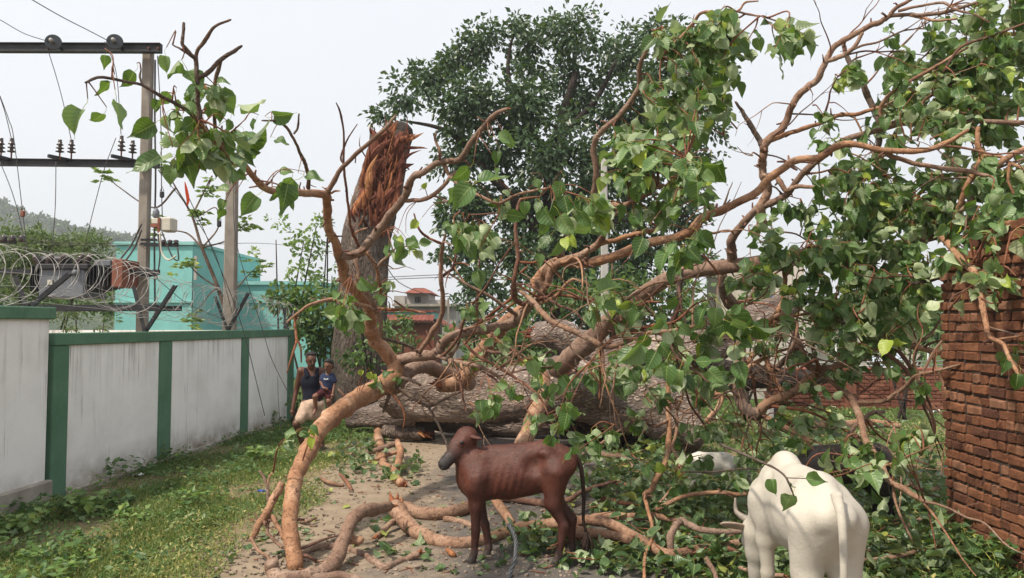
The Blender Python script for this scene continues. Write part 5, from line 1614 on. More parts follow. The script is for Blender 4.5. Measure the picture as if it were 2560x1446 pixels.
B([(1190, 790), (1195, 740), (1196, 700), (1200, 640)], [9, 9, 8.9, 8.8], [5, 5, 4, 3], mat='bark_twig')
B([(1014, 502), (1049, 501), (1080, 490), (1107, 466), (1124, 446), (1141, 429)], [7.8, 7.7, 7.6, 7.5, 7.4, 7.4], [8, 8, 8, 8, 8, 6])
B([(1080, 490), (1100, 495), (1118, 505)], [7.6, 7.6, 7.5], [5, 4, 3])
B([(1098, 408), (1100, 380), (1088, 350), (1090, 335)], [7.4, 7.3, 7.3, 7.2], [6, 6, 5, 4], start=None)
B([(1110, 410), (1124, 440), (1145, 462), (1165, 475), (1200, 490), (1237, 507), (1252, 508), (1291, 487), (1330, 478), (1375, 470)], [7.4, 7.4, 7.3, 7.3, 7.2, 7.1, 7.1, 7, 6.9, 6.8], [8, 7, 6, 6, 6, 6, 6, 5, 5, 4])
B([(1170, 538), (1220, 535), (1290, 530)], [8, 8, 8], [3, 3, 3], mat='bark_twig')
B([(889, 642), (895, 676), (900, 708), (927, 748), (938, 775)], [8.5, 8.5, 8.5, 8.6, 8.7], [9, 9, 10, 11, 11])
B([(938, 770), (950, 798), (953, 827), (955, 842)], [8.8, 8.9, 9, 9.1], [9, 9, 8, 7])
B([(912, 622), (921, 640), (938, 664), (947, 700), (952, 740)], [8.3, 8.3, 8.4, 8.5, 8.6], [7, 7, 8, 8, 7])
B([(941, 670), (961, 650), (975, 636), (990, 620)], [8.4, 8.3, 8.2, 8.2], [6, 6, 5, 3])
B([(903, 622), (890, 600), (881, 580), (874, 551), (870, 511), (866, 470)], [8.2, 8.1, 8, 7.9, 7.8, 7.7], [6, 6, 6, 5, 5, 5], mat='bark_twig')
B([(883, 586), (900, 577), (918, 571)], [8, 8, 7.9], [4, 4, 3])
B([(866, 480), (863, 450), (859, 408), (860, 338), (852, 286), (841, 257)], [7.7, 7.6, 7.5, 7.4, 7.3, 7.2], [5, 5, 5, 4, 4, 2], mat='bark_twig')
B([(860, 410), (852, 394), (869, 349), (893, 311)], [7.5, 7.5, 7.4, 7.3], [4, 4, 3, 2], mat='bark_twig')
B([(818, 482), (830, 462), (852, 425), (893, 383), (938, 345), (973, 311), (990, 286)], [7.2, 7.15, 7.1, 7, 6.9, 6.8, 6.8], [11, 10, 9, 8, 8, 7, 2])
B([(822, 485), (840, 478), (850, 478)], [7.2, 7.15, 7.1], [5, 4, 2], end=3)
B([(930, 771), (874, 757), (845, 750), (816, 751), (773, 763), (741, 786), (717, 806)], [8.9, 8.7, 8.6, 8.5, 8.3, 8.1, 8.0], [8, 8, 7, 7, 6, 5, 3])
B([(738, 790), (738, 812), (741, 853), (730, 890), (718, 932)], [8.1, 8.1, 8.0, 7.9, 7.9], [6, 5, 5, 4, 2], mat='bark_twig')
B([(740, 845), (752, 870), (753, 905)], [8, 8, 8], [4, 4, 3], mat='bark_twig')
B([(845, 745), (835, 735), (848, 760), (865, 770)], [8.5, 8.5, 8.4, 8.4], [4, 4, 4, 2], mat='bark_twig')
B([(940, 772), (980, 774), (1014, 774), (1045, 779), (1063, 784)], [8.8, 8.7, 8.6, 8.6, 8.5], [6, 6, 5, 5, 4], mat='bark_twig')
B([(1014, 774), (1000, 762), (985, 752)], [8.6, 8.6, 8.6], [4, 4, 3], mat='bark_twig')
B([(905, 815), (915, 812), (935, 818)], [9.3, 9.3, 9.3], [8, 9, 9], name='branch')
B([(955, 845), (1000, 858), (1030, 870), (1055, 888)], [9.2, 9.3, 9.4, 9.5], [6, 6, 6, 6], mat='bark_grey')
# upper-left spray of bare twigs
B([(553, 367), (536, 311), (536, 225), (550, 156), (560, 146)], [5, 4.9, 4.8, 4.7, 4.7], [6, 5, 5, 5, 4], mat='bark_grey', rs=.95)
B([(500, 305), (495, 250), (493, 194), (489, 150), (477, 138), (456, 111), (458, 85), (460, 58)], [4.6, 4.55, 4.5, 4.5, 4.45, 4.4, 4.4, 4.4], [7, 6, 6, 6, 6, 5, 4, 4], mat='bark_grey', rs=.95)
B([(492, 165), (491, 131), (510, 105), (536, 69), (576, 50)], [4.5, 4.5, 4.45, 4.4, 4.4], [5, 5, 5, 4, 3], mat='bark_grey', rs=.95)
B([(477, 140), (455, 125), (433, 114)], [4.45, 4.4, 4.4], [4, 3, 2], mat='bark_grey', rs=.95)
B([(493, 196), (519, 183), (553, 149), (585, 128), (605, 116)], [4.5, 4.5, 4.5, 4.5, 4.5], [6, 6, 6, 5, 3], mat='bark_grey', rs=.95)
B([(520, 330), (470, 280), (411, 245), (356, 214), (311, 204), (249, 194), (214, 207)], [4.8, 4.6, 4.4, 4.3, 4.2, 4.1, 4.0], [6, 5, 5, 4, 4, 4, 3], mat='bark_grey', rs=.95)
B([(356, 214), (350, 190), (352, 176)], [4.3, 4.3, 4.3], [3, 3, 2], mat='bark_grey', rs=.95)
B([(771, 470), (771, 439), (761, 408), (745, 370), (733, 346), (712, 315), (690, 303), (655, 302)], [6.9, 6.7, 6.5, 6.3, 6.2, 6.1, 6.0, 5.9], [6, 5, 5, 4, 4, 4, 3, 2], mat='bark_grey', rs=.95)
B([(735, 335), (745, 318), (747, 285)], [6.2, 6.2, 6.1], [3, 3, 2], mat='bark_grey', rs=.95)
B([(545, 360), (590, 320), (612, 300)], [5, 4.9, 4.9], [4, 3, 2], mat='bark_twig')
B([(640, 450), (690, 460), (700, 470)], [5.8, 5.7, 5.7], [3, 3, 2], mat='bark_twig')
# lower middle twigs in front of the trunk
B([(985, 960), (1029, 992), (1070, 1015), (1110, 997), (1157, 978)], [9.4, 9.3, 9.2, 9.2, 9.2], [8, 7, 7, 6, 5], mat='bark_grey')
B([(1070, 1015), (1085, 1040), (1093, 1056), (1113, 1100), (1120, 1125)], [9.2, 9.1, 9.0, 8.9, 8.8], [5, 5, 5, 4, 3], mat='bark_grey')
B([(1090, 890), (1110, 896), (1145, 905), (1203, 919), (1247, 943), (1279, 977), (1290, 1000)], [9.4, 9.2, 9.0, 8.8, 8.6, 8.5, 8.5], [9, 9, 8, 8, 6, 5, 3])
B([(1160, 853), (1174, 873), (1203, 896), (1247, 919), (1302, 954), (1334, 977), (1354, 1001), (1378, 1056)], [8.8, 8.7, 8.6, 8.5, 8.4, 8.3, 8.2, 8.1], [6, 6, 6, 6, 5, 5, 4, 3], mat='bark_twig')
B([(1150, 845), (1140, 870), (1115, 900)], [9.1, 9.1, 9.1], [7, 8, 8], mat='bark_grey')
B([(1134, 905), (1148, 937), (1155, 983), (1160, 1005), (1166, 1030)], [9, 8.9, 8.8, 8.8, 8.7], [5, 5, 4, 4, 2], mat='bark_twig')
B([(1229, 832), (1244, 850), (1276, 870), (1295, 890), (1314, 914)], [9, 8.9, 8.8, 8.7, 8.7], [6, 6, 5, 4, 2], mat='bark_twig', end=3)
B([(1346, 1065), (1372, 1044), (1398, 1036), (1418, 1004), (1441, 954), (1441, 919), (1438, 900)], [9.5, 9.4, 9.3, 9.2, 9.1, 9.1, 9.1], [9, 9, 8, 6, 5, 4, 3])
B([(1418, 1004), (1453, 980), (1480, 958), (1508, 937)], [9.2, 9.1, 9.0, 9], [5, 5, 4, 3])
B([(1498, 1000), (1500, 960), (1500, 900), (1503, 870)], [8.2, 8.2, 8.0, 7.8], [4, 4, 4, 4], mat='bark_twig')
B([(985, 990), (1000, 1010), (1012, 1040), (1008, 1070)], [9.1, 9.0, 9, 9], [5, 4, 4, 2], mat='bark_twig')
B([(975, 985), (965, 1010), (958, 1030)], [9.2, 9.2, 9.2], [7, 6, 5], mat='bark_grey')
B([(1000, 945), (1030, 952), (1050, 962)], [9.4, 9.3, 9.2], [7, 6, 5], mat='bark_grey', end=3)
B([(1170, 900), (1230, 940), (1310, 925), (1400, 915)], [9, 8.9, 8.9, 9], [3, 3, 3, 3], mat='bark_twig')
B([(1240, 925), (1280, 905), (1340, 895), (1380, 880)], [9, 9, 9, 9], [4, 4, 4, 3], mat='bark_twig')
B([(1680, 790), (1675, 850), (1690, 890), (1740, 930), (1770, 955)], [7.3, 7.3, 7.2, 7.1, 7.0], [5, 5, 4, 4, 3], mat='bark_twig')
B([(1690, 890), (1710, 960), (1725, 1010), (1760, 1060), (1785, 1100)], [7.2, 7.5, 7.8, 8, 8.2], [4, 4, 4, 4, 3], mat='bark_twig')
B([(1735, 945), (1742, 985), (1740, 1020)], [8.5, 8.5, 8.5], [4, 4, 3], mat='bark_twig')
B([(1670, 920), (1672, 980), (1671, 1030), (1673, 1092), (1664, 1148), (1639, 1200), (1627, 1228), (1610, 1236), (1621, 1277), (1633, 1340), (1613, 1385), (1611, 1446), (1610, 1500)], [8.6, 8.5, 8.4, 8.3, 8.1, 7.9, 7.7, 7.5, 7.2, 6.7, 6.4, 6.1, 5.9], [8, 9, 10, 11, 11, 11, 10, 8, 7, 7, 6, 6, 5])
B([(1690, 1000), (1692, 1077), (1681, 1118), (1698, 1154), (1697, 1185), (1680, 1220), (1650, 1255)], [8.4, 8.3, 8.2, 8, 7.9, 7.7, 7.5], [5, 6, 6, 6, 5, 5, 4])
B([(1639, 1276), (1716, 1240), (1793, 1231), (1860, 1237), (1890, 1222), (1906, 1210)], [7.5, 7.4, 7.3, 7.2, 7.1, 7.1], [9, 8, 8, 7, 6, 5])
B([(1800, 1110), (1880, 1145), (1935, 1170), (1965, 1195), (1985, 1240)], [5.6, 4.6, 4.1, 3.95, 3.95], [5, 5, 4, 4, 3], mat='bark_grey', skel=False)
B([(1965, 1195), (1990, 1196), (2014, 1197)], [3.95, 3.95, 3.95], [2, 2, 1], mat='bark_grey', skel=False)
B([(1700, 1180), (1780, 1180), (1860, 1172), (1925, 1178), (2000, 1195)], [7.5, 7.2, 6.9, 6.6, 6.4], [3, 3, 3, 3, 2], mat='bark_grey')
B([(705, 1207), (688, 1238), (670, 1274), (650, 1310), (628, 1347)], [6.95, 6.9, 6.8, 6.75, 6.7], [14, 14, 14, 13, 10])
B([(628, 1345), (645, 1375), (670, 1394), (680, 1425)], [6.7, 6.6, 6.5, 6.4], [7, 6, 5, 4])
B([(675, 1265), (672, 1300), (668, 1330), (690, 1355), (705, 1368)], [6.85, 6.8, 6.75, 6.7, 6.6], [7, 7, 6, 6, 6])
B([(680, 1290), (700, 1325), (708, 1345)], [6.8, 6.7, 6.6], [9, 9, 8])
B([(672, 1255), (668, 1215), (655, 1185), (648, 1178)], [6.9, 6.9, 6.9, 6.9], [7, 6, 5, 3])
B([(668, 1215), (675, 1190), (682, 1182)], [6.9, 6.9, 6.9], [5, 4, 3])
B([(730, 1385), (755, 1372), (800, 1352), (850, 1338)], [6.5, 6.6, 6.7, 6.8], [6, 6, 5, 3], mat='bark_twig')

# bare secondary twigs over the tangle
def wild_twig(p, dirv, L, r, mat, parent, forks=1):
    n = 7
    q = [p]
    d = np.array(dirv, float); d /= np.linalg.norm(d)
    for i in range(n):
        d = d + gbr.normal(0, .19, 3) + np.array((.02, 0, -.03)); d /= np.linalg.norm(d)
        q.append(q[-1] + d * L / n)
    q = np.array(q)
    if q[:, 2].min() < .06 or q[:, 1].min() < 5.3: return
    c = spline(q, 3); rr = np.linspace(r, r * .3, len(c))
    v, f = tube_arrays(c, rr, 6, True, .08, int(gbr.integers(0, 999)))
    sl = np.r_[0, np.cumsum(np.linalg.norm(np.diff(c, axis=0), axis=1))]
    al = np.stack((np.repeat(sl, 6), np.tile(np.arange(6) * .5, len(c)), np.zeros(len(v)), np.ones(len(v))), 1)
    link('twig', mesh('twig', v, f, M[mat], True, {'along': al}), parent)
    SK_P.append(c[2:]); SK_R.append(rr[2:])
    if forks:
        k = int(gbr.integers(6, len(c) - 6))
        wild_twig(c[k], d + gbr.normal(0, .7, 3), L * gbr.uniform(.35, .6), rr[k] * .75, mat, parent, forks - 1)
_sp, _sr = np.vstack(SK_P), np.concatenate(SK_R)
_px, _py = to_px(_sp)
for (x0, x1, y0, y1, cnt, Lm, rm) in ((1080, 1480, 780, 1040, 26, .8, .014), (1480, 1900, 760, 1080, 40, .9, .014), (1080, 1480, 740, 1000, 12, 1.3, .030), (1480, 1900, 700, 1040, 18, 1.3, .032), (1850, 2350, 620, 1060, 14, 1.3, .028), (1250, 1800, 480, 760, 8, 1.0, .022), (1850, 2350, 820, 1180, 34, .8, .012), (1850, 2350, 560, 840, 34, .8, .012), (1900, 2560, 20, 520, 34, .9, .012),
                                      (1300, 1700, 440, 760, 16, .6, .011), (860, 1150, 560, 800, 8, .5, .010), (2300, 2560, 560, 900, 8, .6, .010)):
    ok = np.where((_px > x0) & (_px < x1) & (_py > y0) & (_py < y1) & (_sp[:, 1] < 11) & (_sr > .012) & (_sr < .2))[0]
    for i in gbr.choice(ok, cnt):
        dv = np.array((gbr.normal(.25, .7), gbr.normal(-.35, .35), gbr.normal(-.05, .55)))
        wild_twig(_sp[i], dv, Lm * gbr.uniform(.5, 1.5), min(rm, _sr[i] * .6) * gbr.uniform(.7, 1.3), 'bark' if gbr.uniform() < .55 else 'bark_twig', ft)

sv, sf, soff = [], [], 0
_ok = np.where((_sr > .016) & (_sr < .2) & (_sp[:, 1] < 11.5))[0]
for i in gbr.choice(_ok, 520):
    dv = gbr.normal(0, 1, 3); dv /= np.linalg.norm(dv)
    p0 = _sp[i] + dv * _sr[i] * .55; L = gbr.uniform(.5, 1.0) * _sr[i] + gbr.uniform(.01, .09); r0 = min(_sr[i] * .42, .018) * gbr.uniform(.5, 1)
    v, f = tube_arrays([p0, p0 + dv * L * .5 + gbr.normal(0, .006, 3), p0 + dv * L + gbr.normal(0, .012, 3)], [r0 * 1.3, r0, r0 * .7], 6)
    sv.append(v); sf += [tuple(k + soff for k in a_) for a_ in f]; soff += len(v)
tag(link('spurs', mesh('spurs', np.vstack(sv), sf, M['bark_twig']), ft), kind='stuff')

# ------------------------------------------------------------------ broken pieces lying on the ground
def log(label, pts, r, mat='bark', start=0, end=0, forks=(), name='broken_branch', cat='branch', group='broken branches on the ground'):
    b = G(pts[0][0], pts[0][1])
    t = thing(name, label, cat, (float(b[0]), float(b[1]), 0), group=group)
    BR(t, pts, r=r, mat=mat, name='wood', skel=False, ground=True, start=start, end=end)
    for fp, fr_ in forks:
        BR(t, fp, r=fr_, mat=mat, name='fork', skel=False, ground=True)
    return t
log('thick broken branch curving up at the bottom edge left of the calf', [(679, 1402, .14), (682, 1428, .05), (700, 1446, .03), (745, 1447), (800, 1432), (838, 1402, .05), (860, 1352, .14), (880, 1302, .26), (905, 1281, .30), (940, 1274, .29), (973, 1266, .28)],
    [20, 22, 23, 24, 24, 23, 21, 20, 20, 18, 15], end=8, forks=[([(862, 1350, .15), (885, 1348, .14), (905, 1352, .13)], [13, 13, 12]), ([(893, 1300, .27), (905, 1275, .36), (912, 1255, .41)], [6, 5, 3]), ([(760, 1447, .02), (820, 1440, .03), (880, 1446, .05), (930, 1470, .05)], [13, 13, 12, 12])])
log('slim bent branch lying flat behind the curved branch', [(755, 1388), (780, 1374), (811, 1368), (860, 1370), (910, 1390), (940, 1408), (962, 1420), (985, 1412), (1015, 1400), (1048, 1384, .05)], [11, 12, 12, 11, 10, 11, 13, 11, 11, 10], end=5)
log('thick log with a jagged splintered end in front of the calf', [(990, 1268, .12), (1008, 1295, .07), (1040, 1325, .02), (1092, 1351), (1180, 1356), (1268, 1332), (1330, 1316), (1400, 1310), (1470, 1302, .05), (1520, 1307, .05), (1562, 1327, .03), (1608, 1355), (1655, 1381), (1690, 1386), (1740, 1376), (1824, 1361, .03), (1875, 1350, .05)],
    [24, 24, 22, 20, 20, 19, 18, 17, 16, 16, 16, 15, 14, 15, 14, 12, 8], start=16, forks=[([(1678, 1384), (1676, 1345, .12), (1690, 1315, .2), (1707, 1302, .22), (1741, 1322, .18), (1806, 1330, .17), (1882, 1327, .17)], [11, 11, 11, 11, 10, 9, 8]),
                                                       ([(1732, 1378), (1765, 1396), (1785, 1430), (1800, 1470)], [9, 9, 8, 7])])
log('smooth pale log behind the splintered end left of the calf', [(1002, 1266, .02), (1040, 1282), (1090, 1286), (1140, 1280), (1178, 1262, .04)], [17, 21, 22, 21, 17], start=4, forks=[([(1110, 1300), (1150, 1305), (1190, 1320)], [10, 10, 9])])
log('short splintered stick left of the thick log', [(990, 1300, .08), (965, 1320, .05), (940, 1342, .02)], [9, 9, 9], end=10)
log('knobby branch lying under the calf', [(1240, 1250, .05), (1262, 1285, .02), (1280, 1308)], [16, 14, 12], end=4)
log('low log lying behind the hind legs of the calf', [(1380, 1318), (1439, 1333), (1500, 1336), (1568, 1348), (1590, 1360)], [15, 16, 15, 13, 9])
log('long thin branch across the leaves right of the calf', [(1470, 1297, .02), (1500, 1291, .03), (1577, 1292, .03), (1633, 1292, .03), (1695, 1303, .03)], [9, 11, 11, 10, 8])
log('dark bent branch behind the calf legs', [(1240, 1248, .02), (1300, 1252, .02), (1371, 1262, .02), (1423, 1248, .05), (1454, 1231, .08), (1500, 1216, .10), (1540, 1205, .10)], [9, 9, 10, 9, 8, 7, 4], mat='bark_twig')
log('bent pale log lying on the grass edge beyond the road', [(945, 1072, .04), (946, 1100), (952, 1130), (958, 1158), (975, 1170)], [12, 14, 14, 13, 10], start=3)
log('thick hooked branch with a broken end in the middle of the road', [(994, 1104, .22), (1002, 1130, .16), (996, 1160, .10), (985, 1182, .04), (1003, 1212)], [9, 11, 12, 13, 14], end=6,
    forks=[([(994, 1106, .22), (950, 1122, .14), (900, 1135, .05), (860, 1136, .02)], [8, 8, 7, 4]), ([(998, 1128, .17), (950, 1145, .08), (910, 1160, .02)], [6, 6, 4])])
log('dark grey log piece with a whitish patch beyond the road', [(960, 1078, .08), (1000, 1082, .06), (1055, 1086, .06)], [19, 21, 20], mat='bark_stump', end=3)
log('broken log with an orange torn end on the far grass', [(1975, 1056, .1), (2010, 1060, .08), (2080, 1062, .06), (2160, 1058, .06), (2250, 1062, .06)], [14, 13, 12, 11, 10], start=10)
log('slender branch on the leaves at the foot of the tall brick wall', [(2200, 1160, .25), (2250, 1190, .18), (2300, 1225, .10), (2350, 1220, .12)], [6, 7, 7, 5])
log('short orange chip of wood by the front hoof of the calf', [(1118, 1375, .0), (1130, 1384, .02), (1138, 1392, .0)], [7, 9, 6], mat='torn_pale', name='wood_chip', cat='wood chip')
log('reddish stick lying along the grass', [(590, 1245), (540, 1268), (480, 1278), (430, 1281), (395, 1278)], [3, 4, 4, 5, 4], mat='bark_twig')
log('forked stick standing among the leaves near the far grass', [(1454, 1136, .12), (1480, 1125, .12), (1516, 1139, .10), (1571, 1148, .08), (1585, 1175, .02)], [6, 8, 8, 6, 4], forks=[([(1465, 1130, .12), (1497, 1112, .16), (1530, 1088, .25), (1560, 1070, .3)], [5, 5, 3, 2])])
for i, (a_, b_, lb) in enumerate((((860, 1215), (800, 1195), 'reddish twig on the dust left of the hooked branch'), ((880, 1225), (850, 1185), 'crooked twig at the grass edge near the hooked branch'), ((745, 1302), (790, 1295), 'thin orange chip strip on the dusty road'),
                                  ((1510, 1180), (1570, 1215), 'stick slanting over the leaves behind the calf'), ((1850, 1420), (1960, 1440), 'dark red branch under the white cow'), ((1860, 1390), (1780, 1345), 'branch slanting towards the head of the white cow'),
                                  ((2160, 1400), (2290, 1380), 'branch lying behind the hind legs of the white cow'), ((1980, 1438), (2080, 1462), 'dark red stick between the legs of the white cow'), ((2060, 1350), (2170, 1300), 'stick lying behind the tail of the white cow'),
                                  ((1180, 1235), (1215, 1180), 'short stick standing by the shoulder of the calf'), ((2250, 1330), (2340, 1275), 'thin branch leaning toward the tall brick wall'), ((1480, 1240), (1590, 1262), 'dark twig in the leaf pile behind the calf'))):
    q0, q1 = a_, b_
    mid = ((q0[0] + q1[0]) / 2 + gbr.uniform(-8, 8), (q0[1] + q1[1]) / 2 + gbr.uniform(-6, 6), .04)
    log(lb, [q0 + (.01,), mid, q1 + (.05,)], [5, 6, 4] if i < 3 else [7, 8, 6], mat='bark_twig' if i % 2 else 'bark', end=2)

# twisted steel cable rising from the ground in front
cpts = spline([G(1272, 1480, .02), G(1274, 1440, .03), P(1288, 1395, 6.25), P(1290, 1360, 6.35), P(1284, 1335, 6.4), P(1272, 1310, 6.45)], 8)
ca = thing('steel_cable', 'twisted grey steel cable hanging loose in front of the calf', 'cable', tuple(cpts[0]))
t_, N_, B_ = frames(cpts)
for k in range(4):
    ph = np.linspace(0, 16, len(cpts)) + k * math.pi / 2
    dense = spline(cpts, 4); t2_, N2, B2 = frames(dense); ph = np.linspace(0, 22, len(dense)) + k * math.pi / 2
    MB().tube(dense + .011 * (np.cos(ph)[:, None] * N2 + np.sin(ph)[:, None] * B2), .009, 6).build('strand', M['steel_rope'], ca, True)

# ------------------------------------------------------------------ leaves of the fallen tree
gl = np.random.default_rng(5)
LEAVES = []
SKP, SKR = np.vstack(SK_P), np.concatenate(SK_R)
TW = []
def add_leaf(pos, axis, normal, size, yel=0.0, k=None):
    LEAVES.append((leaf_matrix(pos, axis, normal, size), int(gl.integers(0, NV)) if k is None else k, float(gl.uniform(0, 1)), yel))

def cluster(x, y, rx, ry, d, n, size=.17, dd=.45, up=0.0, wind=.25, yellow=.03, per=7, reach=2.2):
    k = max(1, int(round(n / per)))
    for i in range(k):
        a, r = gl.uniform(0, 6.283), math.sqrt(gl.uniform(0.02, 1))
        e = P(x + rx * r * math.cos(a), y + ry * r * math.sin(a), d + gl.normal(0, dd * .5))
        dist = np.linalg.norm(SKP - e, axis=1) + SKR * 2
        j = int(np.argmin(dist))
        s = SKP[j]
        L = np.linalg.norm(e - s)
        if L > reach:                       # too far from any limb: shorten the twig
            s = e + (s - e) / L * reach
        mid = (s + e) / 2 + gl.normal(0, .10, 3) * L + np.array((0, 0, .12 * L))
        q = spline([s, mid, e], 5)
        TW.append((q, np.linspace(.010, .0035, len(q))))
        m = per + int(gl.integers(-2, 3))
        tdir = q[-1] - q[-3]; tdir /= np.linalg.norm(tdir) + 1e-9
        for c in range(m):
            s_ = 1 - .62 * (c / max(1, m)) ** 1.2
            f_ = s_ * (len(q) - 1); i0 = min(int(f_), len(q) - 2)
            p = q[i0] + (q[i0 + 1] - q[i0]) * (f_ - i0)
            ax = np.array((wind, -.1, -.75 + up)) + tdir * .45 + gl.normal(0, .55, 3)
            nr = np.array((-.2, -.75, .55)) + gl.normal(0, .8, 3)
            if gl.uniform() < .34: nr = -nr
            add_leaf(p, ax, nr, size * gl.uniform(.55, 1.15), 1.0 * gl.uniform(.5, 1) if gl.uniform() < yellow else 0.0)

def leafpx(x0, y0, x1, y1, d, tilt=0.0, k=None, yel=0.0, size=None):
    """single leaf whose blade base shows at (x0,y0) and tip at (x1,y1)"""
    a, b = P(x0, y0, d), P(x1, y1, d + gl.uniform(-.04, .04))
    ax = b - a; L = np.linalg.norm(ax); ax /= L
    view = -(a - np.array((0, 0, CAM_H))); view /= np.linalg.norm(view)
    side = np.cross(ax, view)
    nr = view * math.cos(R(tilt)) + side * math.sin(R(tilt))
    b0 = a - ax * L * .42
    add_leaf(b0, ax, nr, L, yel, k)
    j = int(np.argmin(np.linalg.norm(SKP - b0, axis=1))); s0 = SKP[j]
    if np.linalg.norm(s0 - b0) < .75:
        q = spline([s0, (s0 + b0) / 2 + np.array((0, 0, .05)) + gl.normal(0, .02, 3), b0], 4)
        TW.append((q, np.linspace(.005, .0025, len(q))))

# upper-left spray, leaf by leaf
for t_ in ((262, 138, 262, 178, 4.2, 20), (205, 275, 170, 342, 4.05, 35), (255, 285, 228, 325, 4.1, 40), (290, 255, 296, 328, 4.1, 55), (388, 310, 322, 345, 4.4, 10), (400, 390, 322, 442, 4.3, 50),
           (275, 205, 248, 250, 4.15, 60), (335, 180, 318, 232, 4.25, 45), (415, 140, 412, 190, 4.4, 30), (445, 152, 408, 190, 4.4, 62), (470, 178, 508, 245, 4.5, 25), (560, 225, 598, 240, 4.6, 15), (545, 210, 570, 195, 4.7, 60),
           (425, 235, 385, 270, 4.45, 35), (440, 250, 455, 285, 4.5, 50), (480, 285, 455, 240, 4.6, 20), (395, 250, 388, 285, 4.5, 10), (560, 260, 545, 310, 4.8, 15), (600, 262, 665, 268, 4.9, 65), (540, 320, 478, 365, 4.7, 60),
           (685, 290, 740, 288, 6.0, 15), (690, 350, 724, 365, 6.1, 30), (570, 340, 625, 345, 5.0, 50), (610, 330, 660, 360, 5.2, 55), (430, 420, 420, 470, 4.7, 30), (460, 390, 490, 470, 4.8, 20), (520, 400, 495, 440, 4.9, 30), (555, 400, 535, 450, 4.9, 15),
           (590, 385, 660, 395, 5.3, 40), (640, 370, 600, 420, 5.3, 55), (640, 300, 625, 330, 5.1, 65), (600, 355, 690, 330, 5.2, 60), (500, 300, 480, 335, 4.7, 35), (450, 300, 430, 340, 4.6, 25), (530, 260, 515, 300, 4.8, 20), (575, 300, 560, 340, 5, 45),
           (640, 490, 596, 545, 5.9, 10), (570, 480, 530, 470, 5.6, 50), (560, 500, 545, 530, 5.6, 20), (555, 520, 540, 552, 5.6, 30), (720, 460, 702, 540, 6.0, 5), (735, 450, 672, 500, 6.05, 30), (765, 440, 812, 458, 6.3, 35), (700, 430, 735, 420, 6.2, 40), (735, 500, 725, 530, 6.1, 55),
           (505, 345, 470, 400, 4.75, 48), (485, 410, 460, 370, 4.7, 30), (545, 365, 590, 410, 5.0, 25), (430, 360, 398, 330, 4.5, 45), (455, 330, 490, 380, 4.65, 35), (470, 365, 445, 440, 4.7, 20)):
    leafpx(*t_[:5], tilt=t_[5] * (1 if gl.uniform() < .5 else -1))
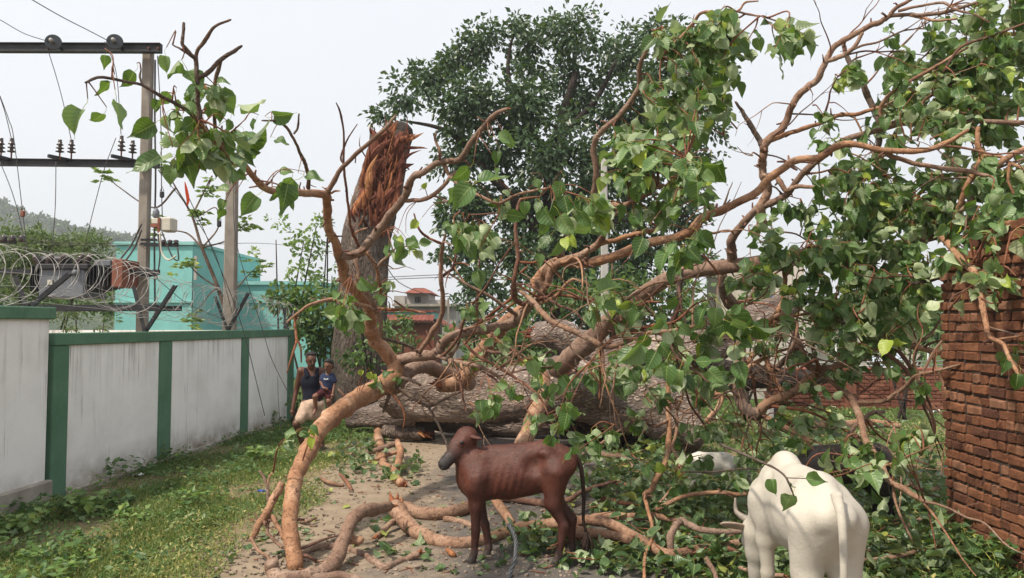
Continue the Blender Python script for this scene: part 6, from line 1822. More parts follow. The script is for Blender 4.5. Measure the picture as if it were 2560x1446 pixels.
# middle, large leaves near the camera
for t_ in ((1170, 420, 1135, 470, 6.8, 45), (1180, 465, 1120, 525, 6.7, 25), (1195, 455, 1275, 452, 6.6, 60), (1245, 345, 1295, 350, 6.8, 40), (1245, 380, 1240, 415, 6.9, 10), (1270, 355, 1290, 370, 6.9, 20), (1240, 420, 1235, 455, 7, 55), (1140, 470, 1130, 520, 6.8, 60),
           (1335, 450, 1352, 485, 6.6, 30), (1400, 455, 1390, 510, 6.5, 20), (1380, 500, 1375, 560, 6.5, 55), (1410, 490, 1425, 550, 6.5, 15), (1350, 505, 1340, 540, 6.6, 30), (1400, 540, 1440, 600, 6.4, 30), (1370, 555, 1350, 600, 6.5, 40), (1450, 530, 1485, 575, 6.4, 35), (1495, 500, 1525, 535, 6.2, 20), (1440, 570, 1490, 590, 6.4, 45),
           (1310, 505, 1315, 545, 6.7, 10), (1345, 635, 1348, 675, 7.5, 20), (1420, 605, 1425, 635, 6.5, 10), (1375, 590, 1340, 630, 6.6, 35), (1400, 610, 1375, 650, 6.6, 40), (1360, 520, 1400, 575, 6.45, 30),
           (1608, 595, 1585, 655, 6.4, 12), (1650, 400, 1598, 445, 6.2, 55), (1680, 410, 1720, 455, 6.1, 40), (1755, 410, 1818, 420, 6.0, 35), (1790, 405, 1815, 475, 6.1, 15), (1740, 420, 1705, 460, 6.0, 30), (1760, 430, 1795, 460, 5.9, 20), (1745, 455, 1740, 520, 5.9, 25), (1710, 440, 1700, 500, 6.0, 45), (1700, 520, 1670, 545, 6.2, 60),
           (1700, 630, 1690, 690, 6.2, 30), (1665, 630, 1640, 690, 6.2, 45), (1720, 620, 1755, 660, 6.1, 15), (1740, 600, 1805, 610, 6.1, 40), (1745, 585, 1800, 625, 6.1, 50), (1685, 610, 1670, 650, 6.3, 55), (1710, 640, 1735, 680, 6.2, 40), (1690, 670, 1665, 720, 6.2, 60),
           (1815, 780, 1885, 860, 6.4, 20), (1760, 770, 1735, 820, 6.3, 50), (1790, 770, 1790, 830, 6.3, 15), (1830, 780, 1860, 760, 6.2, 20), (1830, 805, 1880, 820, 6.2, 55), (1885, 815, 1960, 840, 6.2, 50), (1880, 800, 1860, 850, 6.3, 30), (1760, 800, 1725, 830, 6.4, 40),
           (1640, 880, 1610, 935, 6.3, 10), (1670, 910, 1650, 985, 6.2, 30), (1700, 925, 1685, 985, 6.3, 25), (1600, 860, 1560, 930, 6.4, 45), (1770, 925, 1815, 965, 6.2, 15), (1740, 905, 1810, 905, 6.4, 55), (1720, 890, 1700, 940, 6.4, 60), (1580, 870, 1540, 920, 6.6, 40), (1650, 860, 1690, 900, 6.4, 35), (1620, 840, 1590, 890, 6.5, 40),
           (1500, 735, 1560, 700, 6.8, 55), (1500, 740, 1485, 770, 6.9, 30), (1510, 760, 1560, 790, 6.8, 40), (1690, 745, 1650, 780, 6.6, 50), (1600, 780, 1570, 820, 6.8, 30), (1640, 790, 1670, 830, 6.7, 35), (1655, 800, 1620, 830, 6.6, 45),
           (1200, 1000, 1205, 1040, 7.2, 15), (1240, 975, 1275, 960, 7.4, 30), (1290, 1000, 1315, 985, 7.2, 40), (1225, 1020, 1205, 1060, 7.2, 10), (1250, 1010, 1240, 1045, 7.2, 25), (1390, 960, 1370, 990, 7.4, 15), (1420, 1030, 1405, 1085, 6.3, 40), (1430, 1020, 1465, 1045, 6.2, 30), (1380, 1090, 1360, 1130, 6.1, 10), (1415, 1150, 1432, 1120, 6.2, 50),
           (1440, 1120, 1425, 1150, 6.3, 30), (1330, 900, 1345, 955, 7.6, 35), (1405, 940, 1430, 980, 7.4, 20), (1385, 920, 1410, 905, 7.6, 25), (840, 770, 800, 790, 7.4, 20), (855, 765, 835, 810, 7.4, 30), (880, 740, 850, 770, 7.6, 45), (860, 790, 865, 825, 7.4, 55), (845, 800, 843, 835, 7.3, 40), (900, 700, 935, 730, 7.8, 20), (960, 740, 945, 770, 7.8, 30),
           (1010, 620, 985, 660, 7.6, 15), (1015, 610, 1045, 600, 7.5, 25), (1000, 600, 1010, 640, 7.6, 20), (1025, 595, 1050, 625, 7.6, 30), (990, 590, 975, 610, 7.7, 40), (1932, 1198, 1936, 1246, 3.95, 20), (2014, 1197, 2066, 1208, 3.95, 12), (1972, 1205, 1980, 1232, 3.95, 55), (1978, 1238, 1957, 1290, 3.95, 18), (2230, 1110, 2250, 1140, 5.8, 10), (2280, 1110, 2305, 1130, 5.8, 20), (2245, 1130, 2240, 1170, 5.8, 40), (2200, 1130, 2190, 1165, 6, 20), (2310, 1130, 2320, 1145, 6, 30), (2515, 900, 2500, 940, 5.4, 20), (2545, 935, 2540, 985, 5.3, 10), (2310, 960, 2315, 1000, 6.8, 15), (2340, 955, 2350, 980, 6.8, 25)):
    leafpx(*t_[:5], tilt=t_[5] * (1 if gl.uniform() < .5 else -1))
for t_ in ((1045, 553, 1020, 575, 7.4, 15), (1055, 470, 1070, 455, 7.5, 20), (1410, 595, 1420, 630, 6.4, 20), (1425, 590, 1440, 625, 6.4, 30), (1000, 590, 1015, 612, 7.5, 20), (905, 925, 900, 945, 8.6, 10), (925, 930, 930, 955, 8.6, 20), (935, 935, 940, 955, 8.6, 35), (2220, 850, 2205, 900, 7.2, 30), (2240, 845, 2270, 870, 7.2, 40), (785, 1095, 770, 1130, 7.0, 40), (790, 1070, 780, 1100, 7.0, 20)):
    leafpx(*t_[:5], tilt=t_[5], yel=.75)

for c in ((500, 290, 90, 80, 4.8, 30, .125, .3), (560, 370, 80, 60, 5.1, 28, .125, .3), (480, 400, 60, 50, 4.8, 18, .12, .3),
          (1200, 600, 70, 60, 7.0, 30, .15), (1150, 560, 50, 30, 7.2, 10), (1420, 540, 80, 60, 6.6, 22, .16), (1195, 480, 60, 40, 7, 10),
          (1720, 90, 90, 70, 7.2, 56), (1780, 130, 80, 60, 7.2, 56), (1720, 220, 90, 70, 7.3, 70), (1800, 70, 70, 40, 7.1, 30), (1960, 90, 55, 38, 6.9, 34), (1690, 300, 80, 60, 7.3, 48), (1620, 290, 50, 70, 7.6, 26), (1780, 200, 60, 50, 7.3, 30),
          (1600, 390, 100, 60, 7.2, 60), (1560, 440, 60, 50, 7.4, 26), (1700, 460, 90, 60, 6.8, 46), (1640, 520, 60, 40, 7.2, 22), (1690, 630, 60, 50, 6.6, 18), (1560, 350, 50, 40, 7.6, 18),
          (2280, 130, 90, 60, 8.4, 56), (2400, 110, 90, 60, 8.2, 70), (2500, 90, 70, 80, 8.0, 84), (2230, 200, 60, 50, 8.5, 40), (2330, 220, 90, 60, 8.3, 84), (2460, 220, 90, 60, 8.1, 98), (2540, 200, 50, 80, 7.9, 60), (2110, 190, 40, 40, 8.7, 18), (2060, 330, 45, 35, 8.6, 22),
          (2520, 320, 60, 60, 7.9, 50), (2420, 300, 90, 50, 8.2, 80), (2330, 300, 70, 40, 8.4, 40), (2260, 260, 60, 40, 8.4, 36), (2200, 320, 40, 30, 8.6, 14), (2500, 30, 70, 40, 8.0, 48), (2380, 180, 80, 50, 8.5, 50), (2480, 160, 70, 60, 8.4, 56),
          (2120, 460, 80, 50, 8.8, 60), (2200, 440, 80, 50, 8.6, 70), (2290, 460, 90, 50, 8.4, 84), (2380, 440, 70, 50, 8.2, 56), (2480, 420, 70, 60, 7.9, 60), (2540, 440, 50, 70, 7.7, 44),
          (2060, 540, 90, 40, 8.9, 56), (2170, 530, 100, 45, 8.7, 84), (2280, 530, 100, 50, 8.4, 98), (2360, 520, 70, 50, 8.2, 70), (2430, 560, 60, 50, 7.8, 46), (2000, 500, 40, 40, 9.0, 12),
          (1900, 640, 60, 40, 8.6, 30), (1990, 640, 80, 50, 8.6, 70), (2090, 640, 90, 60, 8.4, 84), (2190, 650, 90, 60, 8.2, 84), (2270, 640, 70, 50, 8.0, 46), (1880, 700, 50, 50, 8.5, 30), (1920, 560, 50, 30, 9.2, 14), (2150, 590, 80, 30, 8.4, 40),
          (2050, 720, 90, 50, 8.6, 60), (2160, 730, 90, 50, 8.3, 70), (2250, 720, 70, 60, 8.0, 60), (2120, 800, 90, 50, 8.5, 60), (2220, 800, 80, 50, 8.2, 56), (2040, 790, 60, 40, 8.8, 28), (2180, 860, 70, 35, 8.2, 30), (2090, 870, 50, 30, 8.4, 14),
          (1470, 900, 80, 50, 8.6, 26, .14), (1580, 940, 90, 50, 8.6, 30, .14), (1700, 930, 70, 60, 8.4, 24, .14), (1330, 930, 60, 40, 8.8, 16, .13), (1560, 1040, 90, 40, 8.4, 22, .13), (1480, 1100, 60, 40, 7.6, 14, .13), (1760, 1060, 70, 40, 8.2, 22, .13), (1140, 900, 60, 40, 9.0, 10, .12),
          (1930, 860, 60, 50, 8.8, 22, .14), (2080, 930, 70, 40, 8.3, 20, .13), (2260, 930, 60, 40, 7.8, 14, .13), (2000, 1040, 80, 40, 8.3, 24, .13), (2160, 1090, 80, 40, 7.6, 20, .13), (2300, 1060, 50, 50, 7.2, 16, .13),
          (2420, 620, 50, 60, 6.8, 26, .15), (2500, 520, 60, 40, 6.8, 30, .15), (2540, 600, 40, 60, 6.4, 24, .15), (2470, 720, 50, 50, 6.0, 10, .13), (2380, 660, 40, 30, 7.4, 16, .14), (2550, 480, 40, 50, 6.8, 24, .15),
          (2170, 1170, 60, 50, 6.3, 16, .13), (2110, 1130, 50, 30, 6.8, 12, .13), (1750, 1150, 45, 30, 7.6, 11, .13), (1850, 1180, 50, 30, 7.0, 14, .13),
          (1820, 860, 80, 70, 6.8, 18), (1640, 880, 100, 70, 6.9, 26), (1710, 830, 60, 40, 7.0, 14), (1560, 780, 60, 40, 7.4, 16), (1500, 740, 40, 40, 7.6, 10), (1780, 930, 60, 40, 7.0, 14),
          (1250, 1000, 70, 60, 7.8, 26, .13), (1400, 970, 60, 60, 7.8, 20, .12), (1420, 1080, 45, 70, 6.6, 14, .13), (1300, 1050, 50, 40, 7.8, 12, .11), (1560, 960, 60, 40, 8.6, 12, .10), (1700, 1000, 60, 40, 8.2, 10, .11),
          (850, 770, 60, 40, 7.8, 10, .12), (930, 720, 50, 40, 8.2, 8, .12), (960, 930, 40, 30, 9.0, 10, .11), (1170, 740, 40, 50, 8.6, 14, .11), (1240, 820, 50, 30, 8.8, 12, .13), (1010, 610, 50, 40, 7.8, 14, .11), (790, 1090, 35, 45, 7.0, 7, .10),
          (2480, 640, 60, 80, 6.4, 18, .12), (2530, 770, 40, 100, 5.9, 14, .12), (2500, 560, 60, 50, 7.0, 26, .12), (2540, 640, 40, 60, 6.2, 12, .12), (1990, 960, 60, 40, 8.6, 14, .11), (2080, 980, 60, 40, 8.2, 12, .11), (2300, 960, 60, 30, 7.2, 8, .11),
          (1980, 1100, 60, 30, 8.2, 20, .12), (1850, 1060, 60, 40, 8.6, 24, .12), (1690, 1090, 40, 30, 8.2, 10, .12), (2250, 1130, 50, 40, 6.6, 8, .12), (1660, 1180, 60, 40, 7.6, 20, .12), (1880, 1110, 60, 40, 7.4, 20, .12), (2030, 900, 40, 40, 8.6, 10, .11)):
    x, y, rx, ry, d, n = c[:6]
    cluster(x, y, rx, ry, d, n * (1.4 if x > 2000 and y < 900 else 1.3 if x > 1300 and y < 1000 else 1.1), *( (c[6] * 1.25,) if len(c) > 6 else (.182,)), dd=c[7] if len(c) > 7 else .6)

tv, tfc, off = [], [], 0
for q, rr in TW:
    v, f = tube_arrays(q, rr, 5, True)
    tv.append(v); tfc += [tuple(i + off for i in a) for a in f]; off += len(v)
tag(link('twigs', mesh('twigs', np.vstack(tv), tfc, M['bark_twig']), ft), kind='stuff')
build_leaves(LEAVES, ft, 'leaf', 300, 'foliage')

# ------------------------------------------------------------------ ground cover, litter
def px_filter(pts, margin=60):
    px, py = to_px(pts)
    return (px > -margin) & (px < 2560 + margin) & (py < 1446 + 3 * margin)

gg = np.random.default_rng(9)
def scatter(n, x0, x1, y0, y1, dens=None):
    # more samples near the camera, as they show larger
    y = y0 * (y1 / y0) ** gg.uniform(0, 1, n)
    x = gg.uniform(x0, x1, n)
    p = np.stack((x, y, np.zeros(n)), 1)
    if dens is not None:
        p = p[gg.uniform(0, 1, n) < dens(p[:, 0], p[:, 1])]
    return p[px_filter(p)]

def patch(x, y, s=1.0):
    return .5 + .25 * np.sin(x * 2.1 * s + 1.3 * np.sin(y * 1.1 * s)) + .25 * np.sin(y * 1.7 * s + np.cos(x * 2.7 * s))

# left verge
def verge_d(x, y):
    a, _ = road_edges(y)
    w = wall_x(y)
    inside = (x > w + .06) & (x < a + .35)
    t = np.clip((a + .30 - x) / .9, 0, 1)
    return inside * np.clip(.25 + .75 * t, 0, 1) * np.clip(1.6 * patch(x, y, 1.4) - .12, .12, 1)
def ground_cover(name, p, L, W, mat, label, lo=.0, hi=.05, up=.5, yellow=.1, parent=None, yfun=None):
    n = len(p)
    base = p + np.stack((np.zeros(n), np.zeros(n), gg.uniform(lo, hi, n)), 1)
    ax = rand_unit(n, gg); ax[:, 2] = np.abs(ax[:, 2]) * up + .05
    tint = np.clip(.5 * patch(p[:, 0], p[:, 1], 1.9) + gg.uniform(0, .5, n), 0, 1)
    v, f, a = leaf_cloud(base, ax, L * gg.uniform(.6, 1.3, n), W * gg.uniform(.7, 1.2, n), gg, .2, yellow, tint, np.tile((0, 0, 1.0), (n, 1)))
    if yfun is not None:
        y = (gg.uniform(0, 1, n) < yfun(p[:, 0], p[:, 1])) * gg.uniform(.3, .9, n)
        a[:, 3] = np.repeat(y, 4)
    o = cloud_mesh(name, [(v, f, a)], M[mat])
    return tag(o, label, 'ground cover', kind='stuff')
p = scatter(150000, -5.6, -2.0, 4.4, 17.5, verge_d)
ydry = lambda x, y: (.3 + patch(x, y, 1.2)) * np.clip((x + 4.6) / 2.0, 0, 1) * .62 * np.clip(1.5 - (y - 5) / 9, .15, 1)
ground_cover('grass', p, .050, .0105, 'grass', 'low green and straw-coloured ground cover between wall and road', 0, .045, .75, .1, yfun=ydry)
p = scatter(20000, -5.6, -2.4, 4.4, 17, lambda x, y: verge_d(x, y) * (patch(x, y, 1.1) > .52) * (x < -3.0))
ground_cover('clover', p, .045, .018, 'grass', 'small round-leaved weeds along the wall', .02, .10, .4, .03)
p = scatter(45000, -4.4, -2.0, 4.4, 11, lambda x, y: verge_d(x, y) * np.clip((x + 4.4) / 1.6, 0, 1))
ground_cover('dry_grass', p, .050, .007, 'dry_grass', 'pale dry grass clippings near the road edge', 0, .03, .35, .3)
p = scatter(30000, -5.6, -2.2, 4.4, 12, lambda x, y: verge_d(x, y) * (patch(x + 1, y, 3.1) > .42))
ground_cover('grass_blades', p, .105, .0042, 'dry_grass', 'thin upright grass blades on the verge', 0, .02, 3.0, .25)
def lush(x, y):
    return verge_d(x, y) * np.clip((-2.9 - x) / 1.4, 0, 1) * (patch(x, y, 2.3) > .46) * (patch(x + 3, y, .8) > .28)
p = scatter(15000, -5.6, -2.7, 4.4, 16, lush)
ground_cover('broad_weeds', p, .075, .026, 'bush_leaf', 'broad-leaved green weeds growing thickly along the wall', .03, .17, .35, .02)
p = scatter(5200, -5.6, -2.9, 4.4, 9, lambda x, y: lush(x, y) * (patch(x, y + 5, 1.7) > .5))
ground_cover('broad_weeds', p, .085, .032, 'light_leaf', 'pale young weeds near the lower left corner', .06, .20, .35, .02)
# grass beyond the trunk and to the right
def right_d(x, y):
    _, b = road_edges(y)
    return (x > b - .3) * np.clip((x - b + .3) / .8, 0, 1) * (.35 + .65 * patch(x, y, .9))
p = scatter(90000, .6, 9.5, 5.2, 20, right_d)
ground_cover('grass', p, .075, .020, 'grass', 'green ground cover under the fallen crown on the right', 0, .06, .8, .05)
p = scatter(26000, -4.5, 2.4, 13.2, 22, lambda x, y: ((x < road_edges(y)[0] + .4) | (x > road_edges(y)[1] - .5) | (y > 15)) * (.3 + .7 * patch(x, y)))
ground_cover('grass', p, .085, .022, 'grass', 'green weeds beyond the fallen trunk', 0, .08, .8, .04)

# larger weeds on the verge
def weed(x, y, h, n, L, label, mat='bush_leaf', spread=.14):
    b = G(x, y)
    t = thing('weed', label, 'weed', (float(b[0]), float(b[1]), 0), group='weeds on the verge')
    base, axis = [], []
    for k in range(max(3, n // 5)):
        e = b + np.array((gg.normal(0, spread), gg.normal(0, spread), h * gg.uniform(.5, 1)))
        q = spline([b + np.array((gg.normal(0, .02), gg.normal(0, .02), 0)), (b + e) / 2 + gg.normal(0, .015, 3), e], 4)
        v, f = tube_arrays(q, np.linspace(.004, .002, len(q)), 4); link('stem', mesh('stem', v, f, M['stalk']), t)
        for j in range(5):
            base.append(q[-1 - (j % 4)] + gg.normal(0, .006, 3)); a = rand_unit(1, gg)[0]; a[2] = a[2] * .3 + .1; axis.append(a)
    base, axis = np.array(base), np.array(axis); m = len(base)
    cloud_mesh('leaves', [leaf_cloud(base, axis, L * gg.uniform(.6, 1.2, m), L * .36 * gg.uniform(.8, 1.1, m), gg, .25, .05, None, np.tile((0, -.3, 1.0), (m, 1)))], M[mat], t)
for i, (x, y, h, n, L, lb) in enumerate(((60, 1330, .22, 60, .10, 'broad-leaved weed clump in the lower left corner'), (130, 1300, .26, 70, .10, 'lush weed clump left of the tall wall pillar'), (40, 1290, .20, 40, .09, 'weed clump against the taller wall at the left edge'),
                                         (210, 1290, .24, 70, .11, 'leafy weed patch in front of the green pillar'), (290, 1270, .20, 50, .09, 'dark weed patch near the foot of the first white panel'), (170, 1370, .16, 40, .08, 'pale green weed clump near the lower left'),
                                         (330, 1300, .16, 40, .09, 'weed clump right of the leafy patch'), (265, 1205, .28, 40, .09, 'dark weed with bare stalks at the foot of the white panel'), (390, 1165, .30, 50, .07, 'small bushy weed at the foot of the second green pillar'),
                                         (220, 1225, .25, 24, .07, 'thin upright weed at the foot of the white panel'), (690, 1050, .30, 60, .08, 'weed tuft at the far foot of the wall'), (360, 1420, .18, 26, .07, 'thin dark weed near the bottom left edge'),
                                         (640, 1160, .25, 50, .11, 'leafy sprig near the thin upright twigs'), (560, 1090, .16, 50, .08, 'low weeds at the foot of the third green pillar'), (440, 1200, .16, 40, .08, 'low weeds in the middle of the verge'), (30, 1400, .14, 40, .08, 'low weeds at the left bottom edge'),
                                         (2420, 1400, .30, 60, .09, 'green weed at the foot of the tall brick wall'), (2500, 1430, .28, 50, .08, 'green weed at the lower right corner'), (2380, 1330, .25, 50, .09, 'leafy weed at the corner of the tall brick wall'))):
    weed(x, y, h, n, L, lb, 'bush_leaf' if i % 3 else 'light_leaf')

# leaves lying on the ground
LIT = []
def ground_leaf(x, y, z=0.02, size=.12, flat=.25, yel=0.0):
    yaw = gg.uniform(0, 6.283)
    ax = np.array((math.cos(yaw), math.sin(yaw), gg.normal(0, flat)))
    nr = np.array((gg.normal(0, flat), gg.normal(0, flat), 1.0 if gg.uniform() < .7 else -1.0))
    LIT.append((leaf_matrix(np.array((x, y, z)), ax, nr, size), int(gg.integers(0, NV)), float(gg.uniform(0, 1)), yel))
def pile(xpx, ypx, rx, ry, n, zmax=.16, size=.15, flat=.5):
    for i in range(n):
        a, r = gg.uniform(0, 6.283), math.sqrt(gg.uniform(0, 1))
        q = G(xpx + rx * r * math.cos(a), ypx + ry * r * math.sin(a))
        ground_leaf(q[0], q[1], gg.uniform(.02, zmax), size * gg.uniform(.55, 1.15), flat, .7 if gg.uniform() < .04 else 0.0)
for c in ((950, 1170, 110, 40, 120, .18), (880, 1150, 60, 40, 50, .14), (1010, 1190, 40, 25, 35, .12), (1560, 1190, 140, 60, 240, .28), (1500, 1250, 100, 50, 150, .2), (1620, 1300, 140, 50, 240, .22), (1760, 1300, 130, 60, 260, .26), (1850, 1240, 100, 60, 180, .3),
          (1700, 1400, 160, 50, 220, .16), (1560, 1400, 110, 50, 110, .1), (1850, 1420, 110, 50, 160, .18), (1380, 1340, 80, 40, 90, .12), (1300, 1370, 70, 40, 60, .1), (1440, 1390, 120, 45, 70, .06), (2250, 1300, 120, 60, 220, .3), (2300, 1390, 140, 50, 260, .25),
          (2200, 1430, 140, 50, 180, .2), (2420, 1430, 100, 40, 110, .2), (2320, 1240, 60, 50, 90, .3), (1640, 1190, 70, 50, 100, .3), (1950, 1160, 90, 50, 130, .35), (1010, 1390, 60, 25, 20, .06), (980, 1330, 60, 30, 12, .03), (1420, 1200, 50, 50, 60, .15), (2000, 1400, 120, 50, 150, .2),
          (1840, 1100, 120, 40, 110, .3), (2040, 1090, 120, 40, 90, .3), (2250, 1110, 90, 40, 70, .3)):
    pile(*c[:4], int(c[4] * .72), zmax=c[5] * 1.15)
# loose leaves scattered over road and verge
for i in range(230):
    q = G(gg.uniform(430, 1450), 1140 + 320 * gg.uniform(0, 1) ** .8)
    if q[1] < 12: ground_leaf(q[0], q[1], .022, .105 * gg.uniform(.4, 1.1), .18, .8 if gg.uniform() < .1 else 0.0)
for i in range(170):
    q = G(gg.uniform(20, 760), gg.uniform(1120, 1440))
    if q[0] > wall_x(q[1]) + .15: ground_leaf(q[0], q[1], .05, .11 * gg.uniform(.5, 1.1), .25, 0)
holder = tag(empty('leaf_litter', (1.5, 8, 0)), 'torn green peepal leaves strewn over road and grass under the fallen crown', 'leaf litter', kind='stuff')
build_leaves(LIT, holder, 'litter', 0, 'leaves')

# fine twigs and chips strewn among the litter
mb = MB()
for i in range(420):
    if i < 300: q = G(gg.uniform(1380, 2350), gg.uniform(1130, 1440))
    else: q = G(gg.uniform(620, 1400), gg.uniform(1180, 1440))
    if 4.6 < q[1] < 13:
        yaw = gg.uniform(0, 6.28); L = gg.uniform(.06, .5) if i < 300 else gg.uniform(.03, .16)
        u = np.array((math.cos(yaw), math.sin(yaw), gg.normal(0, .25) if i < 300 else 0))
        a = q + np.array((0, 0, gg.uniform(.02, .2) if i < 300 else .024))
        mb.tube([a - u * L / 2, a + gg.normal(0, .02, 3) * (i < 300), a + u * L / 2], [.006, .005, .003], 4)
tag(mb.build('twig_litter', M['bark_twig'], None, True), 'broken reddish twigs strewn among the fallen leaves', 'twigs', kind='stuff')
# pebbles and bark crumbs on the road
mb = MB()
for i in range(2600):
    q = G(gg.uniform(480, 1450), gg.uniform(1090, 1446))
    a, _ = road_edges(np.array([q[1]]))
    if q[0] < a[0]: continue
    s = gg.uniform(.006, .022) * (1 + (gg.uniform() < .06))
    v = rand_unit(8, gg) * s * np.array((1, 1, .5)) * gg.uniform(.6, 1.2, (8, 1))
    box = np.array([(-1, -1, -1), (1, -1, -1), (1, 1, -1), (-1, 1, -1), (-1, -1, 1), (1, -1, 1), (1, 1, 1), (-1, 1, 1)], float) * s * .6
    v = box * np.array((1, 1, .6)) + gg.normal(0, s * .18, (8, 3)) + np.array((q[0], q[1], .014 + s * .3))
    mb.add(v, [(0, 3, 2, 1), (4, 5, 6, 7), (0, 1, 5, 4), (1, 2, 6, 5), (2, 3, 7, 6), (3, 0, 4, 7)])
M['crumb'] = simple('stone_crumb', (.24, .19, .15), .95, .1, 0, .5, 14, 0)
tag(mb.build('gravel', M['crumb']), 'small stones and bark crumbs on the dusty road', 'gravel', kind='stuff')
# bits of rubbish
M['blue_plastic'] = simple('blue_plastic', (.03, .07, .30), .4, .5, 0, .2, 10, 0)
M['white_plastic'] = simple('white_plastic', (.7, .7, .7), .4, .5, 0, .1, 10, 0)
def scrap(x, y, s, mat, label):
    q = G(x, y)
    n = 7
    u, v_ = np.meshgrid(np.linspace(-1, 1, n), np.linspace(-1, 1, n))
    z = .25 * np.sin(u * 4 + x) * np.cos(v_ * 3) + .2 * np.sin(v_ * 5 + u * 2) + .35
    V = np.stack((q[0] + u * s, q[1] + v_ * s * .6, .04 + z * s), -1).reshape(-1, 3)
    i = (np.arange(n - 1)[None] + np.arange(n - 1)[:, None] * n).ravel()
    tag(link('plastic_scrap', mesh('plastic_scrap', V, np.stack((i, i + 1, i + n + 1, i + n), 1), M[mat])), label, 'litter', 'scraps of plastic on the verge')
scrap(655, 1240, .05, 'blue_plastic', 'dark blue plastic scrap on the grass near the road edge')
scrap(362, 1180, .05, 'blue_plastic', 'blue plastic scrap at the foot of the white wall')
scrap(345, 1198, .06, 'white_plastic', 'white plastic scrap on the grass by the wall')
scrap(2335, 1038, .12, 'white_plastic', 'white plastic bag on the far grass beside the brick wall')

# ------------------------------------------------------------------ bodies from blended round shapes
def sd_cone(p, a, ra, b, rb):
    a, b = np.asarray(a, float), np.asarray(b, float)
    d = b - a
    t = np.clip(((p - a) @ d) / (d @ d + 1e-9), 0, 1)
    return np.linalg.norm(p - (a + t[:, None] * d), axis=1) - (ra + (rb - ra) * t)
def sd_ell(p, c, r, Rm=None):
    q = p - np.asarray(c, float)
    if Rm is not None: q = q @ Rm
    r = np.asarray(r, float)
    k0 = np.linalg.norm(q / r, axis=1); k1 = np.linalg.norm(q / (r * r), axis=1) + 1e-9
    return k0 * (k0 - 1) / k1
def smin(a, b, k):
    h = np.clip(.5 + .5 * (b - a) / k, 0, 1)
    return b * (1 - h) + a * h - k * h * (1 - h)

